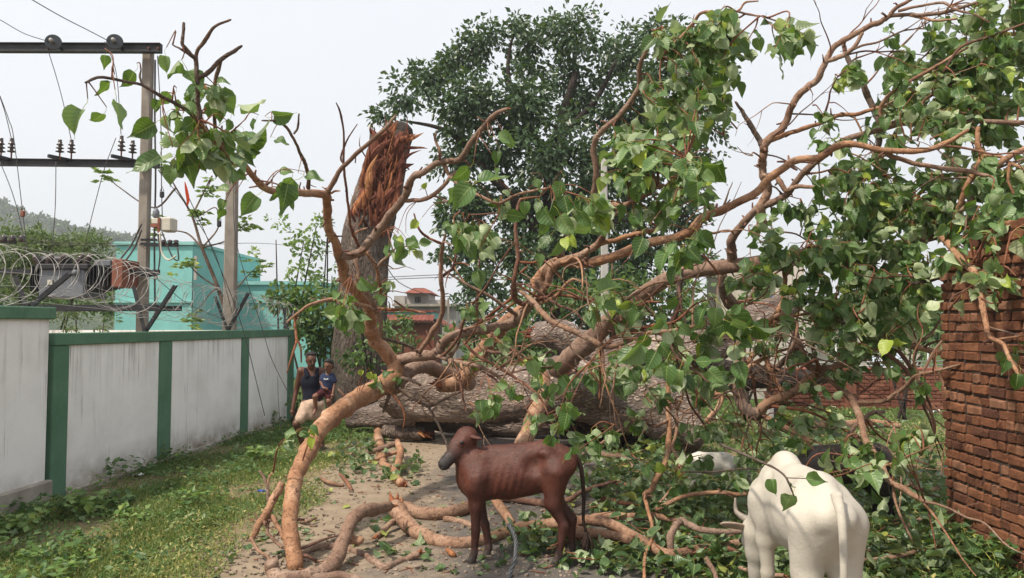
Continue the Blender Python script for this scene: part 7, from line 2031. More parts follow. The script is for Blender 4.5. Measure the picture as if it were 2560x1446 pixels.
def surface(prims, h, colors=None, bump=0.0, seed=0):
    """prims: ('c',a,ra,b,rb,k,col) cones / ('e',c,r,k,col[,rot]) ellipsoids, blended in order. naive surface nets"""
    lo, hi = np.full(3, 1e9), np.full(3, -1e9)
    for q in prims:
        if q[0] == 'c':
            for c_, r_ in ((q[1], q[2]), (q[3], q[4])):
                lo = np.minimum(lo, np.array(c_) - r_); hi = np.maximum(hi, np.array(c_) + r_)
        else:
            r_ = max(q[2]); lo = np.minimum(lo, np.array(q[1]) - r_); hi = np.maximum(hi, np.array(q[1]) + r_)
    lo -= 3 * h; hi += 3 * h
    n = np.ceil((hi - lo) / h).astype(int) + 1
    ax = [lo[i] + h * np.arange(n[i]) for i in range(3)]
    Gd = np.stack(np.meshgrid(*ax, indexing='ij'), -1).reshape(-1, 3)
    def ev(p, want=False):
        D = None; cols = None; best = None
        for q in prims:
            d = sd_cone(p, *q[1:5]) if q[0] == 'c' else sd_ell(p, q[1], q[2], q[5] if len(q) > 5 else None)
            k = q[5] if q[0] == 'c' else q[3]
            if D is None: D = d
            elif k < 0: D = np.maximum(D, -d) if k <= -1 else -smin(-D, d, -k)              # carve
            else: D = smin(d, D, k)
            if want and k >= 0 or want and cols is None:
                c_ = np.array(q[6] if q[0] == 'c' else q[4], float)
                w = np.exp(-np.maximum(d, -.02) / .022)[:, None]
                if cols is None: cols, best = w * c_, w
                else: cols, best = cols + w * c_, best + w
        return (D, cols / best) if want else D
    val = ev(Gd)
    if bump:
        val = val + bump * (np.sin(Gd[:, 0] * 23 + seed) * np.sin(Gd[:, 1] * 19 + 1) * np.sin(Gd[:, 2] * 21))
        if bump >= .004:            # ribs
            val = val + .0045 * np.sin(Gd[:, 0] * 105 + Gd[:, 2] * 30) * np.exp(-((Gd[:, 0] - .08) / .20) ** 2 - ((Gd[:, 2] - .66) / .20) ** 2)
    val = val.reshape(n)
    s = val < 0
    acc = np.zeros(tuple(n - 1) + (3,)); cnt = np.zeros(tuple(n - 1))
    sl = lambda o: tuple(slice(o[i], n[i] - 1 + o[i]) for i in range(3))
    corners = [(i, j, k) for i in (0, 1) for j in (0, 1) for k in (0, 1)]
    for a_ in corners:
        for b_ in corners:
            if sum(abs(a_[i] - b_[i]) for i in range(3)) == 1 and a_ < b_:
                va, vb = val[sl(a_)], val[sl(b_)]
                m = (va < 0) != (vb < 0)
                t = np.where(m, va / (va - vb + 1e-12), 0)
                for i in range(3):
                    acc[..., i] += np.where(m, a_[i] + t * (b_[i] - a_[i]), 0)
                cnt += m
    has = cnt > 0
    idx = -np.ones(tuple(n - 1), int); idx[has] = np.arange(has.sum())
    cell = np.argwhere(has)
    V = lo + h * (cell + acc[has] / cnt[has][:, None])
    F = []
    for axn in range(3):
        o = [0, 0, 0]; o[axn] = 1
        A = s[:n[0] - o[0], :n[1] - o[1], :n[2] - o[2]]; Bm = s[o[0]:, o[1]:, o[2]:]
        for flip in (0, 1):
            e = np.argwhere((A & ~Bm) if flip == 0 else (~A & Bm))
            u, w = [i for i in range(3) if i != axn]
            e = e[(e[:, u] > 0) & (e[:, w] > 0)]
            def at(du, dw):
                c_ = e.copy(); c_[:, u] -= du; c_[:, w] -= dw
                return idx[c_[:, 0], c_[:, 1], c_[:, 2]]
            q = np.stack((at(1, 1), at(0, 1), at(0, 0), at(1, 0)), 1)
            if (flip == 0) == (axn == 1): q = q[:, ::-1]
            F.append(q)
    F = np.vstack(F); F = F[(F >= 0).all(1)]
    cols = ev(V, True)[1] if prims[0][-1] is not None else None
    # two relaxations
    for _ in range(2):
        S_, C_ = np.zeros_like(V), np.zeros(len(V))
        for i in range(4):
            np.add.at(S_, F[:, i], V[F[:, (i + 1) % 4]] + V[F[:, (i - 1) % 4]]); np.add.at(C_, F[:, i], 2)
        V = V * .5 + .5 * S_ / C_[:, None]
    return V, F, cols

def hide_material(name, hair=.35, rough=.65, spec=.2, blot=(.6, .5), blotcol=None, bump=.25, sheen=0.0):
    t = NT(name)
    at = t.attr('coat')
    v = t.coord('Object')
    n = t.noise(v, 5, 6, .65, .5); n2 = t.noise(t.coord('Object', (1, 1, .22)), 130, 4, .7, .6); n3 = t.noise(v, 17, 6, .7, .8)
    n4 = t.noise(t.coord('Object', (.5, 1, 1)), 48, 5, .75, 1.0)
    col = at.outputs['Color']
    hs = t.node('ShaderNodeHueSaturation'); t.l.new(col, hs.inputs['Color'])
    tone = t.math('ADD', t.math('MULTIPLY', n, hair * 2.2), t.math('ADD', t.math('MULTIPLY', n4, hair * 1.8), 1 - hair * 2.0))
    t.put(hs.inputs['Value'], tone)
    col = hs.outputs[0]
    if blotcol:
        col = t.mix(t.ramp(n3, [(blot[0], 0.0), (blot[0] + .12, blot[1])]), col, blotcol)
    t.bump(t.math('ADD', t.math('MULTIPLY', n2, .6), t.math('ADD', n4, n3)), bump, .012)
    t.bsdf.inputs['Sheen Weight'].default_value = sheen
    t.bsdf.inputs['Sheen Roughness'].default_value = .4
    return t.set(col, rough, spec)

def body_obj(name, prims, h, mat, parent, bump=0.0):
    V, F, C = surface(prims, h, bump=bump)
    return link(name, mesh(name, V, F, mat, True, {'coat': np.c_[C, np.ones(len(C))]}), parent)

def add_fur(body, parent, mat, L, n, lift):
    """short lying hair over the hide"""
    me = body.data
    co = np.empty(len(me.vertices) * 3, np.float32); me.vertices.foreach_get('co', co); co = co.reshape(-1, 3).astype(float)
    no = np.empty(len(me.vertices) * 3, np.float32); me.vertex_normals.foreach_get('vector', no); no = no.reshape(-1, 3).astype(float)
    ca = np.empty(len(me.vertices) * 4, np.float32); me.attributes['coat'].data.foreach_get('color', ca); ca = ca.reshape(-1, 4)
    g = np.random.default_rng(17)
    i = g.integers(0, len(co), n)
    i = i[co[i, 2] > .04]; n = len(i)
    p = co[i] + g.normal(0, .006, (n, 3)); nr = no[i]
    p = p - nr * (np.sum((p - co[i]) * nr, 1))[:, None]
    flow = np.array((-.75, 0, -.55)) + .35 * np.stack((np.sin(p[:, 2] * 17), np.sin(p[:, 0] * 13), np.cos(p[:, 0] * 15 + p[:, 2] * 9)), 1) + g.normal(0, .25, (n, 3))
    flow = flow - nr * np.sum(flow * nr, 1)[:, None]
    flow /= np.linalg.norm(flow, axis=1)[:, None] + 1e-9
    ax = flow + nr * lift; ln = L * g.uniform(.5, 1.4, n)[:, None]
    sd = np.cross(flow, nr) * (L * .085)
    v = np.stack((p - sd, p + sd, p + ax * ln), 1).reshape(-1, 3)
    f = np.arange(3 * n).reshape(-1, 3)
    col = np.repeat(ca[i] * np.c_[np.repeat(g.uniform(.55, 1.55, n)[:, None], 3, 1), np.ones(n)], 3, 0)
    o = link('coat_hair', mesh('coat_hair', v, f, mat, True, {'coat': col})); o.parent = parent
    tag(o, kind='stuff')

# local frame for cattle: +x forward (towards the head), +y to its left, z up
def place(o, loc, yaw):
    o.location = loc; o.rotation_euler = (0, 0, yaw)

def cattle(name, label, loc, yaw, H, coat, leg, muzzle, mat, head, bony=1.0, hump=.0, drop=0.0, tail_c=None, h=.014, legs=None, hornlen=0.0, dewlap=0.0, girth=1.0, tail=None, cat='cow', hoofcol=(.05, .045, .04), long=1.0, wid=1.0, bump=0.0, deep=1.0, fur=None, slim=1.0, back=1.0, ear=.125, rump=0.0, spine_x=.40, neck=1.0):
    """head: dict(poll=(x,y,z), nose=(x,y,z), roll)"""
    t = thing(name, label, cat, loc, yaw)
    s = H
    P_ = []
    c, e = (lambda a, ra, b, rb, k, col: P_.append(('c', a, ra, b, rb, k * s, col))), (lambda ce, r, k, col, rot=None: P_.append(('e', ce, r, k * s, col) + ((rot,) if rot is not None else ())))
    S = lambda x, y, z: (x * s * long, y * s, z * s)
    g_ = girth
    # trunk: chest, barrel, loin, rump
    e(S(.42, 0, .69 + .235 * (1 - deep) - drop * .6), (.19 * s, .125 * s * g_, .235 * s * deep), .05, coat)
    e(S(.16, 0, .69 + .215 * (1 - deep) - drop * .3), (.28 * s, .165 * s * g_, .215 * s * deep), .08, coat)
    e(S(-.10, 0, .71 + .200 * (1 - deep)), (.27 * s, .178 * s * g_, .200 * s * deep), .08, coat)
    e(S(-.40, 0, .785 - rump * .6 + .155 * (1 - deep)), (.20 * s, .135 * s * g_ * wid, .155 * s * deep), .08, coat)
    c(S(spine_x, 0, .885 - drop), .050 * s, S(-.30, 0, .905 - rump), .058 * s * back, .08, coat)         # spine
    c(S(-.30, 0, .905 - rump), .058 * s * back, S(-.56, 0, .850 - rump), .050 * s, .06, coat)               # sacrum
    for y in (-1, 1):
        c(S(.36, .085 * y * g_, .84 - drop), .050 * s, S(.47, .110 * y * g_, .62), .080 * s, .05, coat)     # shoulder blade
        if bony:
            e(S(-.32, .130 * y * g_ * wid, .885 - rump), (.060 * s, .036 * s, .030 * s), .05 / bony, coat)     # hip bones
            c(S(-.33, .125 * y * g_ * wid, .87 - rump), .035 * s, S(-.57, .065 * y * wid, .79), .034 * s, .05, coat)
            e(S(-.575, .068 * y * wid, .79), (.036 * s, .028 * s, .036 * s), .04, coat)
            P_.append(('e', S(-.20, (.19 + .02 / bony) * y * g_, .80), (.085 * s, .060 * s * bony, .075 * s), -.05 * s, coat))     # hollow flank
    if hump: e(S(.36, 0, .945 - drop), (.11 * s, .062 * s, hump * s), .05, coat)
    # legs
    L = legs or {}
    q_ = slim
    for key, x, y in (('fl', .42, .095), ('fr', .42, -.095)):
        dx = L.get(key, 0.0)
        c(S(x, y * 1.15, .68), .095 * s * q_, S(x + .015, y, .46), .062 * s * q_, .06, coat)
        c(S(x + .015, y, .46), .056 * s * q_, S(x + dx * .5, y * .95, .27), .040 * s * q_, .03, leg)
        c(S(x + dx * .5, y * .95, .27), .043 * s * q_, S(x + dx, y * .9, .09), .030 * s * q_, .02, leg)
        c(S(x + dx, y * .9, .09), .034 * s * q_, S(x + dx + .03, y * .9, .025), .043 * s * q_, .015, hoofcol)
    for key, x, y in (('hl', -.46, .10), ('hr', -.46, -.10)):
        dx = L.get(key, 0.0)
        c(S(x + .02, y * 1.05 * wid, .74), .125 * s * wid, S(x + .06, y * 1.1 * wid, .50), .085 * s * q_ * (.5 + .5 * wid), .07, coat)
        c(S(x + .06, y * 1.1 * wid, .50), .072 * s * q_, S(x - .085 + dx * .6, y, .33), .044 * s * q_, .035, leg)
        c(S(x - .085 + dx * .6, y, .33), .046 * s * q_, S(x - .05 + dx, y, .10), .031 * s * q_, .02, leg)
        c(S(x - .05 + dx, y, .10), .036 * s * q_, S(x - .015 + dx, y, .025), .044 * s * q_, .015, hoofcol)
    P_.append(('e', S(-.70, 0, .60), (.085 * s, .022 * s, .17 * s), -.04 * s, coat))       # cleft below the tail
    # neck and head
    pl, no = np.array(head['poll']) * s, np.array(head['nose']) * s
    nb = np.array(S(.50, 0, .76))
    mid = (nb + pl) / 2 + np.array(head.get('arch', (0, 0, .02))) * s
    c(tuple(nb), .135 * s * slim * neck, tuple(mid), .10 * s * slim * neck, .06, coat)
    c(tuple(mid), .10 * s * slim * neck, tuple(pl - np.array((0, 0, .02)) * s), .078 * s * slim, .06, coat)
    if dewlap:
        c(S(.52, 0, .55), .05 * s, tuple(mid - np.array((0, 0, .09 * s))), .04 * s, .06, coat)
    ax = (no - pl); Lh = np.linalg.norm(ax); ax /= Lh
    side = np.cross(ax, (0, 0, 1.0)); side /= np.linalg.norm(side) + 1e-9
    upv = np.cross(side, ax)
    c(tuple(pl + ax * .04 * s), .092 * s, tuple(pl + ax * Lh * .45), .070 * s, .04, coat)
    c(tuple(pl + ax * Lh * .45), .066 * s, tuple(pl + ax * Lh * .82), .047 * s, .03, muzzle[0])
    c(tuple(pl + ax * Lh * .82), .048 * s, tuple(no), .050 * s, .025, muzzle[1])
    for y in (-1, 1):
        e(tuple(pl + ax * Lh * .33 + side * .068 * s * y + upv * .03 * s), (.028 * s, .028 * s, .028 * s), .02, coat)
    body = body_obj('body', P_, h, mat, None, bump)
    body.parent = t
    if fur: add_fur(body, t, mat, fur[0] * s, fur[1], fur[2])
    def sub(nm, prims, hh, m=mat):
        o = body_obj(nm, prims, hh, m, None); o.parent = t; return o
    earc = tuple(x * f_ for x, f_ in zip(coat, (.75, .62, .58)))
    for y in (-1, 1):
        b0 = pl + ax * .015 * s + side * .075 * s * y
        dirv = side * y * .8 - upv * .35 - ax * .25
        dirv = dirv / np.linalg.norm(dirv)
        tn = upv * .7 - ax * .7; tn = tn - dirv * (tn @ dirv); tn /= np.linalg.norm(tn)
        Re = np.stack((dirv, np.cross(tn, dirv), tn), 1)
        ec = b0 + dirv * ear * .52 * s
        sub('ear', [('e', tuple(ec), (ear * .56 * s, ear * .27 * s, .014 * s), .01, earc, Re), ('c', tuple(b0 - dirv * .02 * s), .022 * s, tuple(b0 + dirv * ear * .3 * s), .016 * s, .02, earc)], .007)
        ey = pl + ax * Lh * .33 + side * .088 * s * y + upv * .036 * s
        m_ = MB().lathe([(.001, -.016 * s), (.012 * s, -.011 * s), (.016 * s, 0), (.012 * s, .011 * s), (.001, .016 * s)], 10, Matrix.Translation(Vector(ey)))
        o = m_.build('eye', M['eye'], None, True); o.parent = t
        ns = no + side * .026 * s * y + ax * .036 * s
        o = MB().lathe([(.001, -.01 * s), (.010 * s, -.006 * s), (.012 * s, 0), (.008 * s, .006 * s), (.001, .01 * s)], 8, Matrix.Translation(Vector(ns))).build('nostril', M['eye'], None, True); o.parent = t
        if hornlen:
            h0 = pl - ax * .02 * s + side * .055 * s * y + upv * .03 * s
            h1 = h0 + (side * y * .6 + upv * .5 - ax * .3) * hornlen * .6
            h2 = h1 + (side * y * .05 + upv * .3 - ax * .8) * hornlen * .6
            q = spline([h0, h1, h2], 6); v, f = tube_arrays(q, np.linspace(.024 * s, .006 * s, len(q)), 9)
            o = link('horn', mesh('horn', v, f, M['horn'])); o.parent = t
    tl = tail or [(-.60, 0, .88), (-.66, 0, .78), (-.67, 0, .55), (-.65, .01, .34), (-.66, .0, .24)]
    q = spline([S(*p) for p in tl], 6); rr = np.interp(np.linspace(0, 1, len(q)), [0, .2, .75, 1], [.028 * s, .020 * s, .013 * s, .011 * s])
    v, f = tube_arrays(q, rr, 10, True, .03)
    o = link('tail', mesh('tail', v, f, M[tail_c or 'tail_dark'])); o.parent = t
    e0 = q[-1]; mbt = MB()
    gt = np.random.default_rng(3)
    for k in range(26):
        d_ = np.array((gt.normal(0, .03), gt.normal(0, .03), -.17 - gt.uniform(0, .05))) * s
        mbt.tube([e0 + gt.normal(0, .008, 3) * s, e0 + d_ * .5 + gt.normal(0, .012, 3) * s, e0 + d_], [.007 * s, .006 * s, .001], 4)
    o2 = mbt.build('switch', M['tail_dark'], None, True); o2.parent = o
    return t
M['eye'] = simple('wet_dark_eye', (.012, .010, .010), .12, .6, 0, .1, 10, 0)
M['horn'] = simple('grey_horn', (.22, .19, .16), .45, .4, 0, .3, 30, .2)
M['tail_dark'] = simple('dark_tail_hair', (.03, .018, .014), .8, .2, 0, .3, 40, .2)
M['tail_white'] = simple('white_tail_hide', (.44, .41, .35), .75, .2, 0, .15, 14, .2)
M['brown_hide'] = hide_material('red_brown_hide', .62, .48, .45, (.54, .65), (.024, .008, .006), .5, .0)
M['white_hide'] = hide_material('cream_white_hide', .11, .65, .25, (.60, .5), (.22, .19, .155), .3)
M['black_hide'] = hide_material('black_hide', .3, .5, .35, (.6, .5), (.03, .026, .024), .3)

# brown calf, side on, head turned away over its shoulder
cl_loc = G(1292, 1392)
cattle('brown_calf', 'thin reddish-brown calf standing on the road facing left', (float(cl_loc[0]), 6.62, 0), R(180 - 6), 1.075, (.088, .0245, .0135), (.058, .0175, .011), ((.062, .045, .041), (.030, .027, .027)), M['brown_hide'],
       dict(poll=(.395, -.02, 1.01), nose=(.575, .09, .785), arch=(.085, 0, .0)), hump=.0, h=.0125, legs=dict(fl=.03, fr=-.10, hl=.05, hr=-.08), girth=.80, long=.735, wid=.86, bump=.004, deep=.93, slim=.84, bony=1.3, fur=(.013, 42000, .16), ear=.105, drop=.02, spine_x=.24, neck=.86,
       tail=[(-.60, 0, .865), (-.69, 0, .78), (-.725, 0, .55), (-.72, .01, .36), (-.75, .0, .26)], cat='calf')
# white cow seen from behind, grazing
cattle('white_cow', 'white humped cow grazing with its rump towards the camera', (1.83, 4.84, 0), R(85), 1.235, (.455, .425, .365), (.41, .38, .32), ((.45, .41, .36), (.30, .27, .25)), M['white_hide'],
       dict(poll=(.77, .055, .43), nose=(.83, .05, .08), arch=(.03, .0, .06)), hump=.055, drop=.045, tail_c='tail_white', h=.014, legs=dict(fl=.06, fr=-.06, hl=.0, hr=.05), hornlen=.20, dewlap=1, girth=.87, slim=.86, long=.86, wid=.80, bump=.004, ear=.16,
       tail=[(-.60, .0, .90), (-.675, 0, .80), (-.69, .0, .60), (-.68, .01, .40), (-.68, .02, .28)], bony=1.05, back=1.2, rump=.04)
cattle('black_calf', 'black calf feeding behind the white cow beside the brick wall', (3.32, 7.62, 0), R(180 + 14), .90, (.022, .017, .016), (.020, .016, .015), ((.03, .025, .023), (.02, .018, .018)), M['black_hide'],
       dict(poll=(.80, 0, .62), nose=(.92, .02, .32), arch=(.02, 0, .02)), h=.016, girth=1.05, long=.85, fur=(.03, 12000, .3), deep=.92, cat='calf')
cattle('white_goat', 'small white animal half hidden behind leaves left of the white cow', (2.34, 9.05, 0), R(10), .56, (.70, .66, .60), (.62, .58, .52), ((.62, .56, .5), (.4, .35, .32)), M['white_hide'],
       dict(poll=(.78, 0, .62), nose=(.90, .0, .34)), h=.012, girth=1.0, long=.8, fur=(.03, 9000, .3), tail_c='tail_white', cat='goat', tail=[(-.60, 0, .88), (-.66, 0, .84), (-.70, 0, .78), (-.71, 0, .74)])

# ------------------------------------------------------------------ man carrying a child
M['skin'] = hide_material('brown_skin', .16, .5, .35, (.7, .2), (.10, .05, .035), .1)
M['hair'] = simple('black_hair', (.012, .010, .010), .55, .35, 0, .3, 60, .6)
M['navy'] = simple('dark_navy_vest', (.013, .014, .026), .85, .15, 0, .2, 14, .3)
M['cream'] = simple('cream_lungi_cloth', (.47, .34, .26), .9, .1, 0, .3, 16, .9)
M['blue_shirt'] = simple('blue_child_shirt', (.026, .036, .075), .85, .15, 0, .2, 16, .3)
M['maroon'] = simple('maroon_shorts', (.06, .015, .018), .85, .15, 0, .2, 14, .3)
M['sandal'] = simple('grey_sandal', (.12, .11, .10), .7, .2, 0, .2, 14, .2)
SK = (.105, .045, .027); SK2 = (.16, .072, .045)
def Cc(a, ra, b, rb, k=.02, col=SK): return ('c', tuple(a), ra, tuple(b), rb, k, col)
def Ee(c, r, k=.02, col=SK, rot=None): return ('e', tuple(c), tuple(r), k, col) + ((rot,) if rot is not None else ())
def hand(wrist, direc, palm_n, col, s=1.0, curl=.5, spread=.2):
    """palm, four fingers and thumb"""
    d = np.array(direc, float); d /= np.linalg.norm(d)
    n = np.array(palm_n, float); n -= d * (n @ d); n /= np.linalg.norm(n)
    sd = np.cross(d, n)
    w = np.array(wrist, float)
    out = [Cc(w, .026 * s, w + d * .045 * s, .030 * s, .012, col), Ee(w + d * .055 * s, (.040 * s, .040 * s, .034 * s), .015, col)]
    for i, L in enumerate((.068, .078, .072, .055)):
        b = w + d * .085 * s + sd * (i - 1.5) * .021 * s
        m = b + (d + n * curl * .4 + sd * (i - 1.5) * spread * .2) * L * .5 * s
        e_ = m + (d * (1 - curl) + n * curl) * L * .5 * s
        out += [Cc(b, .0105 * s, m, .0098 * s, .006, col), Cc(m, .0098 * s, e_, .0082 * s, .004, col)]
    b = w + d * .03 * s - sd * .03 * s
    m = b + (d * .6 - sd * .7 + n * .2) * .035 * s
    out += [Cc(b, .013 * s, m, .0115 * s, .01, col), Cc(m, .0115 * s, m + (d * .9 + n * .3) * .032 * s, .009 * s, .004, col)]
    return out
def face(c, fwd, up, s, col, out, hairp, moust=False):
    """head with brow, nose, lips, chin, ears; c = centre of the skull"""
    f = np.array(fwd, float); f /= np.linalg.norm(f)
    u = np.array(up, float); u -= f * (u @ f); u /= np.linalg.norm(u)
    r = np.cross(f, u)
    Rm = np.stack((r, f, u), 1)
    c = np.array(c, float)
    out += [Ee(c + u * .025 * s, (.076 * s, .096 * s, .095 * s), .02, col, Rm), Ee(c + f * .022 * s - u * .055 * s, (.056 * s, .066 * s, .07 * s), .03, col, Rm),
            Cc(c + f * .070 * s - u * .108 * s, .022 * s, c + f * .074 * s - u * .105 * s, .020 * s, .02, col),
            Cc(c + f * .092 * s + u * .012 * s, .010 * s, c + f * .112 * s - u * .035 * s, .016 * s, .012, col),
            Cc(c + f * .088 * s - u * .068 * s - r * .02 * s, .010 * s, c + f * .088 * s - u * .068 * s + r * .02 * s, .010 * s, .008, tuple(x * .8 for x in col))]
    for k in (-1, 1):
        out += [Ee(c + r * k * .032 * s + f * .080 * s + u * .030 * s, (.024 * s, .014 * s, .010 * s), .012, col, Rm),
                Ee(c + r * k * .076 * s - f * .005 * s - u * .005 * s, (.012 * s, .022 * s, .032 * s), .008, col, Rm)]
    hairp += [Ee(c + u * .050 * s - f * .030 * s, (.084 * s, .092 * s, .085 * s), .01, (.01, .01, .01), Rm), Ee(c + u * .108 * s + f * .022 * s, (.066 * s, .058 * s, .034 * s), .03, (.01, .01, .01), Rm),
              Ee(c - f * .06 * s - u * .02 * s, (.066 * s, .048 * s, .075 * s), .03, (.01, .01, .01), Rm)]
    eyes = [c + r * k * .032 * s + f * .090 * s + u * .010 * s for k in (-1, 1)]
    return eyes, (f, u, r, c)
def add_eyes(parent, eyes, s):
    for e_ in eyes:
        MB().lathe([(.001, -.012 * s), (.010 * s, -.007 * s), (.013 * s, 0), (.010 * s, .007 * s), (.001, .012 * s)], 8, Matrix.Translation(Vector(e_))).build('eye', M['eye'], parent, True)

DM = 12.35
man = thing('person', 'man in a dark vest and cream wrap stepping forward with a child on his arm', 'person', tuple(G(770, 1120)))
q = lambda x, y, dd=0.0: P(x, y, DM + dd)
mb_p, hairp = [], []
sh_l, sh_r, hip_l, hip_r, neck = q(753, 928, .02), q(802, 928, .05), q(766, 1012, 0), q(796, 1012, .05), q(779, 924, .02)
mb_p += [Ee(q(778, 950, .04), (.165, .105, .19), .03), Ee(q(781, 990, .05), (.145, .10, .16), .06), Ee(q(781, 1012, .04), (.155, .115, .11), .05),
         Cc(sh_l, .062, sh_r, .062, .05), Cc(neck, .055, q(778, 910, -.02), .052, .03),
         Cc(sh_l, .062, q(741, 975, .06), .043, .03), Cc(q(741, 975, .06), .041, q(732, 1020, -.03), .028, .015),
         Cc(sh_r, .06, q(812, 968, .02), .043, .03), Cc(q(812, 968, .02), .040, q(820, 966, -.20), .028, .015),
         Cc(hip_l, .088, q(741, 1060, -.22), .058, .04), Cc(q(741, 1060, -.22), .054, q(754, 1108, -.05), .034, .02), Cc(q(752, 1086, -.11), .050, q(754, 1100, -.07), .04, .03),
         Cc(hip_r, .088, q(800, 1066, .10), .058, .04), Cc(q(800, 1066, .10), .054, q(806, 1112, .25), .034, .02)]
fa = q(757, 1117, -.06); fa[2] = .055
mb_p += [Cc(q(754, 1108, -.05), .034, fa, .036, .015), Cc(fa, .034, fa + np.array((-.055, -.15, -.022)), .026, .02)]
fb_ = q(806, 1115, .27); fb_[2] = .055
mb_p += [Cc(q(806, 1112, .25), .034, fb_, .036, .015), Cc(fb_, .034, fb_ + np.array((.03, -.15, -.022)), .026, .02)]
mb_p += hand(q(732, 1022, -.03), (-.12, -.10, -1), (.4, .2, 0), SK, 1.0, .45)
mb_p += hand(q(821, 965, -.20), (-.9, -.1, .1), (0, 1, .1), SK, .95, .25)
eyes, (ff, uu, rr_, cc) = face(q(778, 901, -.03), (.45, -.85, -.18), (.02, 0, 1), 1.04, SK, mb_p, hairp)
body_obj('body', mb_p, .011, M['skin'], man)
body_obj('hair', hairp, .010, M['hair'], man, .004)
add_eyes(man, eyes, 1.0)
mo = cc + ff * .100 - uu * .050
o = MB().tube([mo - rr_ * .036 - uu * .012, mo + ff * .008, mo + rr_ * .036 - uu * .012], [.006, .011, .006], 6).build('moustache', M['hair'], man, True)
vest = [Ee(q(778, 953, .04), (.176, .118, .185), .03), Ee(q(781, 990, .05), (.158, .114, .165), .06), Ee(q(781, 1008, .04), (.166, .128, .085), .05),
        Cc(q(764, 924, -.04), .030, q(768, 940, -.05), .045, .03), Cc(q(794, 924, .0), .030, q(790, 940, -.03), .045, .03), Cc(q(764, 924, .08), .030, q(768, 940, .1), .04, .03), Cc(q(794, 924, .1), .030, q(790, 940, .1), .04, .03)]
vest = [v + () for v in vest]
vest.append(('e', tuple(q(779, 926, -.10)), (.062, .11, .105), -1.0, SK))
body_obj('vest', vest, .011, M['navy'], man)
lung = [Ee(q(780, 1013, .03), (.176, .142, .10), .03), Cc(q(768, 1015, -.01), .105, q(751, 1047, -.18), .088, .05), Cc(q(795, 1015, .05), .105, q(800, 1050, .06), .095, .05), Cc(q(780, 1015, -.06), .09, q(778, 1038, -.06), .085, .05)]
body_obj('lungi', lung, .013, M['cream'], man, .010)
for f0, dx in ((fa, -.05), (fb_, .03)):
    b0 = f0 + np.array((.012, .05, 0)); b1 = f0 + np.array((dx, -.17, 0))
    MB().beam((b0[0], b0[1], .014), (b1[0], b1[1], .014), .085, .026).build('sandal', M['sandal'], man)
    MB().tube([np.array((f0[0] + dx * .5 - .045, f0[1] - .08, .03)), np.array((f0[0] + dx * .5, f0[1] - .08, .075)), np.array((f0[0] + dx * .5 + .045, f0[1] - .08, .03))], .010, 5).build('strap', M['sandal'], man, True)

boy = thing('person', 'small child in a blue shirt carried on the arm of the man', 'person', tuple(q(818, 990, -.18)))
bp, bh_ = [], []
D2 = -.19
bp += [Ee(q(818, 952, D2), (.098, .075, .115), .03, SK2), Ee(q(816, 976, D2), (.098, .078, .08), .04, SK2), Cc(q(821, 935, D2), .034, q(822, 926, D2), .034, .02, SK2),
       Cc(q(809, 939, D2), .032, q(802, 955, D2 - .04), .026, .02, SK2), Cc(q(802, 955, D2 - .04), .025, q(808, 970, D2 - .1), .018, .01, SK2),
       Cc(q(830, 939, D2), .034, q(836, 960, D2), .026, .02, SK2), Cc(q(836, 960, D2), .025, q(832, 983, D2 - .08), .018, .01, SK2),
       Cc(q(810, 980, D2), .060, q(788, 992, D2 - .10), .045, .03, SK2), Cc(q(788, 992, D2 - .10), .042, q(789, 1024, D2 - .06), .026, .015, SK2),
       Cc(q(789, 1024, D2 - .06), .026, q(784, 1036, D2 - .12), .022, .012, SK2), Cc(q(824, 982, D2), .06, q(822, 1004, D2 - .08), .042, .03, SK2), Cc(q(822, 1004, D2 - .08), .04, q(826, 1034, D2), .026, .015, SK2), Cc(q(826, 1034, D2), .026, q(824, 1042, D2 - .07), .02, .012, SK2)]
bp += hand(q(832, 984, D2 - .08), (-.25, -.2, -.9), (-.3, -.5, 0), SK2, .62, .4)
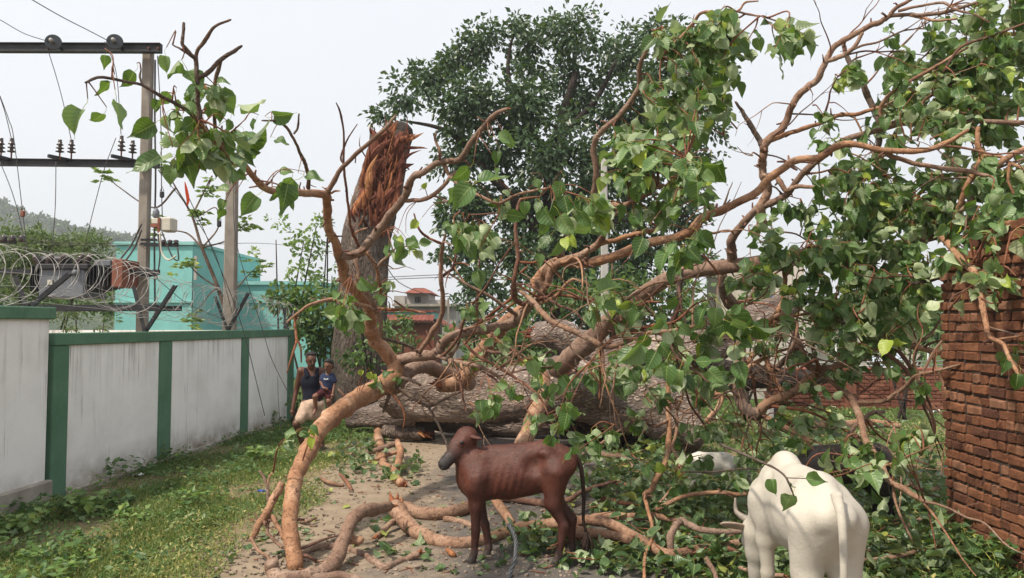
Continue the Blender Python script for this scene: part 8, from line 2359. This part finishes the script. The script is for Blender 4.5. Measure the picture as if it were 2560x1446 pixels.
bp += hand(q(808, 970, D2 - .1), (.8, -.3, -.2), (0, .6, 0), SK2, .6, .4)
eyes, _f = face(q(822, 915, D2 - .02), (-.42, -.85, -.25), (0, 0, 1), .80, SK2, bp, bh_)
body_obj('body', bp, .009, M['skin'], boy)
body_obj('hair', bh_, .009, M['hair'], boy, .003)
add_eyes(boy, eyes, .8)
shirt = [Ee(q(818, 953, D2), (.108, .086, .118), .03), Ee(q(817, 970, D2), (.108, .088, .09), .04), Cc(q(809, 939, D2), .043, q(804, 949, D2 - .03), .040, .02), Cc(q(830, 939, D2), .045, q(836, 953, D2), .042, .02)]
shirt = [tuple(list(a[:-1]) + [(.05, .07, .13)]) for a in shirt]
body_obj('shirt', shirt, .009, M['blue_shirt'], boy)
shorts = [('e', tuple(q(817, 978, D2)), (.106, .086, .062), .03, (.06, .02, .02)), ('c', tuple(q(811, 980, D2)), .070, tuple(q(797, 988, D2 - .06)), .060, .03, (.06, .02, .02)), ('c', tuple(q(824, 982, D2)), .07, tuple(q(823, 994, D2 - .05)), .058, .03, (.06, .02, .02))]
body_obj('shorts', shorts, .010, M['maroon'], boy)
pr = MB()
for k, x in enumerate((811, 815, 819)):
    a = q(x, 948 + (k % 2), D2 - .098)
    pr.box(a - np.array((.009, .003, .008)), a + np.array((.009, .003, .012)))
pr.build('shirt_print', M['white_plastic'], boy)

# ------------------------------------------------------------------ hazy air
hz = MB().box((-1000, -80, -1.0), (1000, 700, 160))
haze_m = bpy.data.materials.new('hazy_air')
haze_m.use_nodes = True
hn = haze_m.node_tree.nodes
hn.remove(hn['Principled BSDF'])
pv = hn.new('ShaderNodeVolumePrincipled')
pv.inputs['Color'].default_value = (.90, .95, 1.0, 1)
pv.inputs['Density'].default_value = .0008
pv.inputs['Anisotropy'].default_value = .2
haze_m.node_tree.links.new(pv.outputs[0], hn['Material Output'].inputs['Volume'])
hz_o = hz.build('haze', haze_m)
tag(hz_o, 'thin hazy air between the road and the hill', 'haze', kind='stuff')
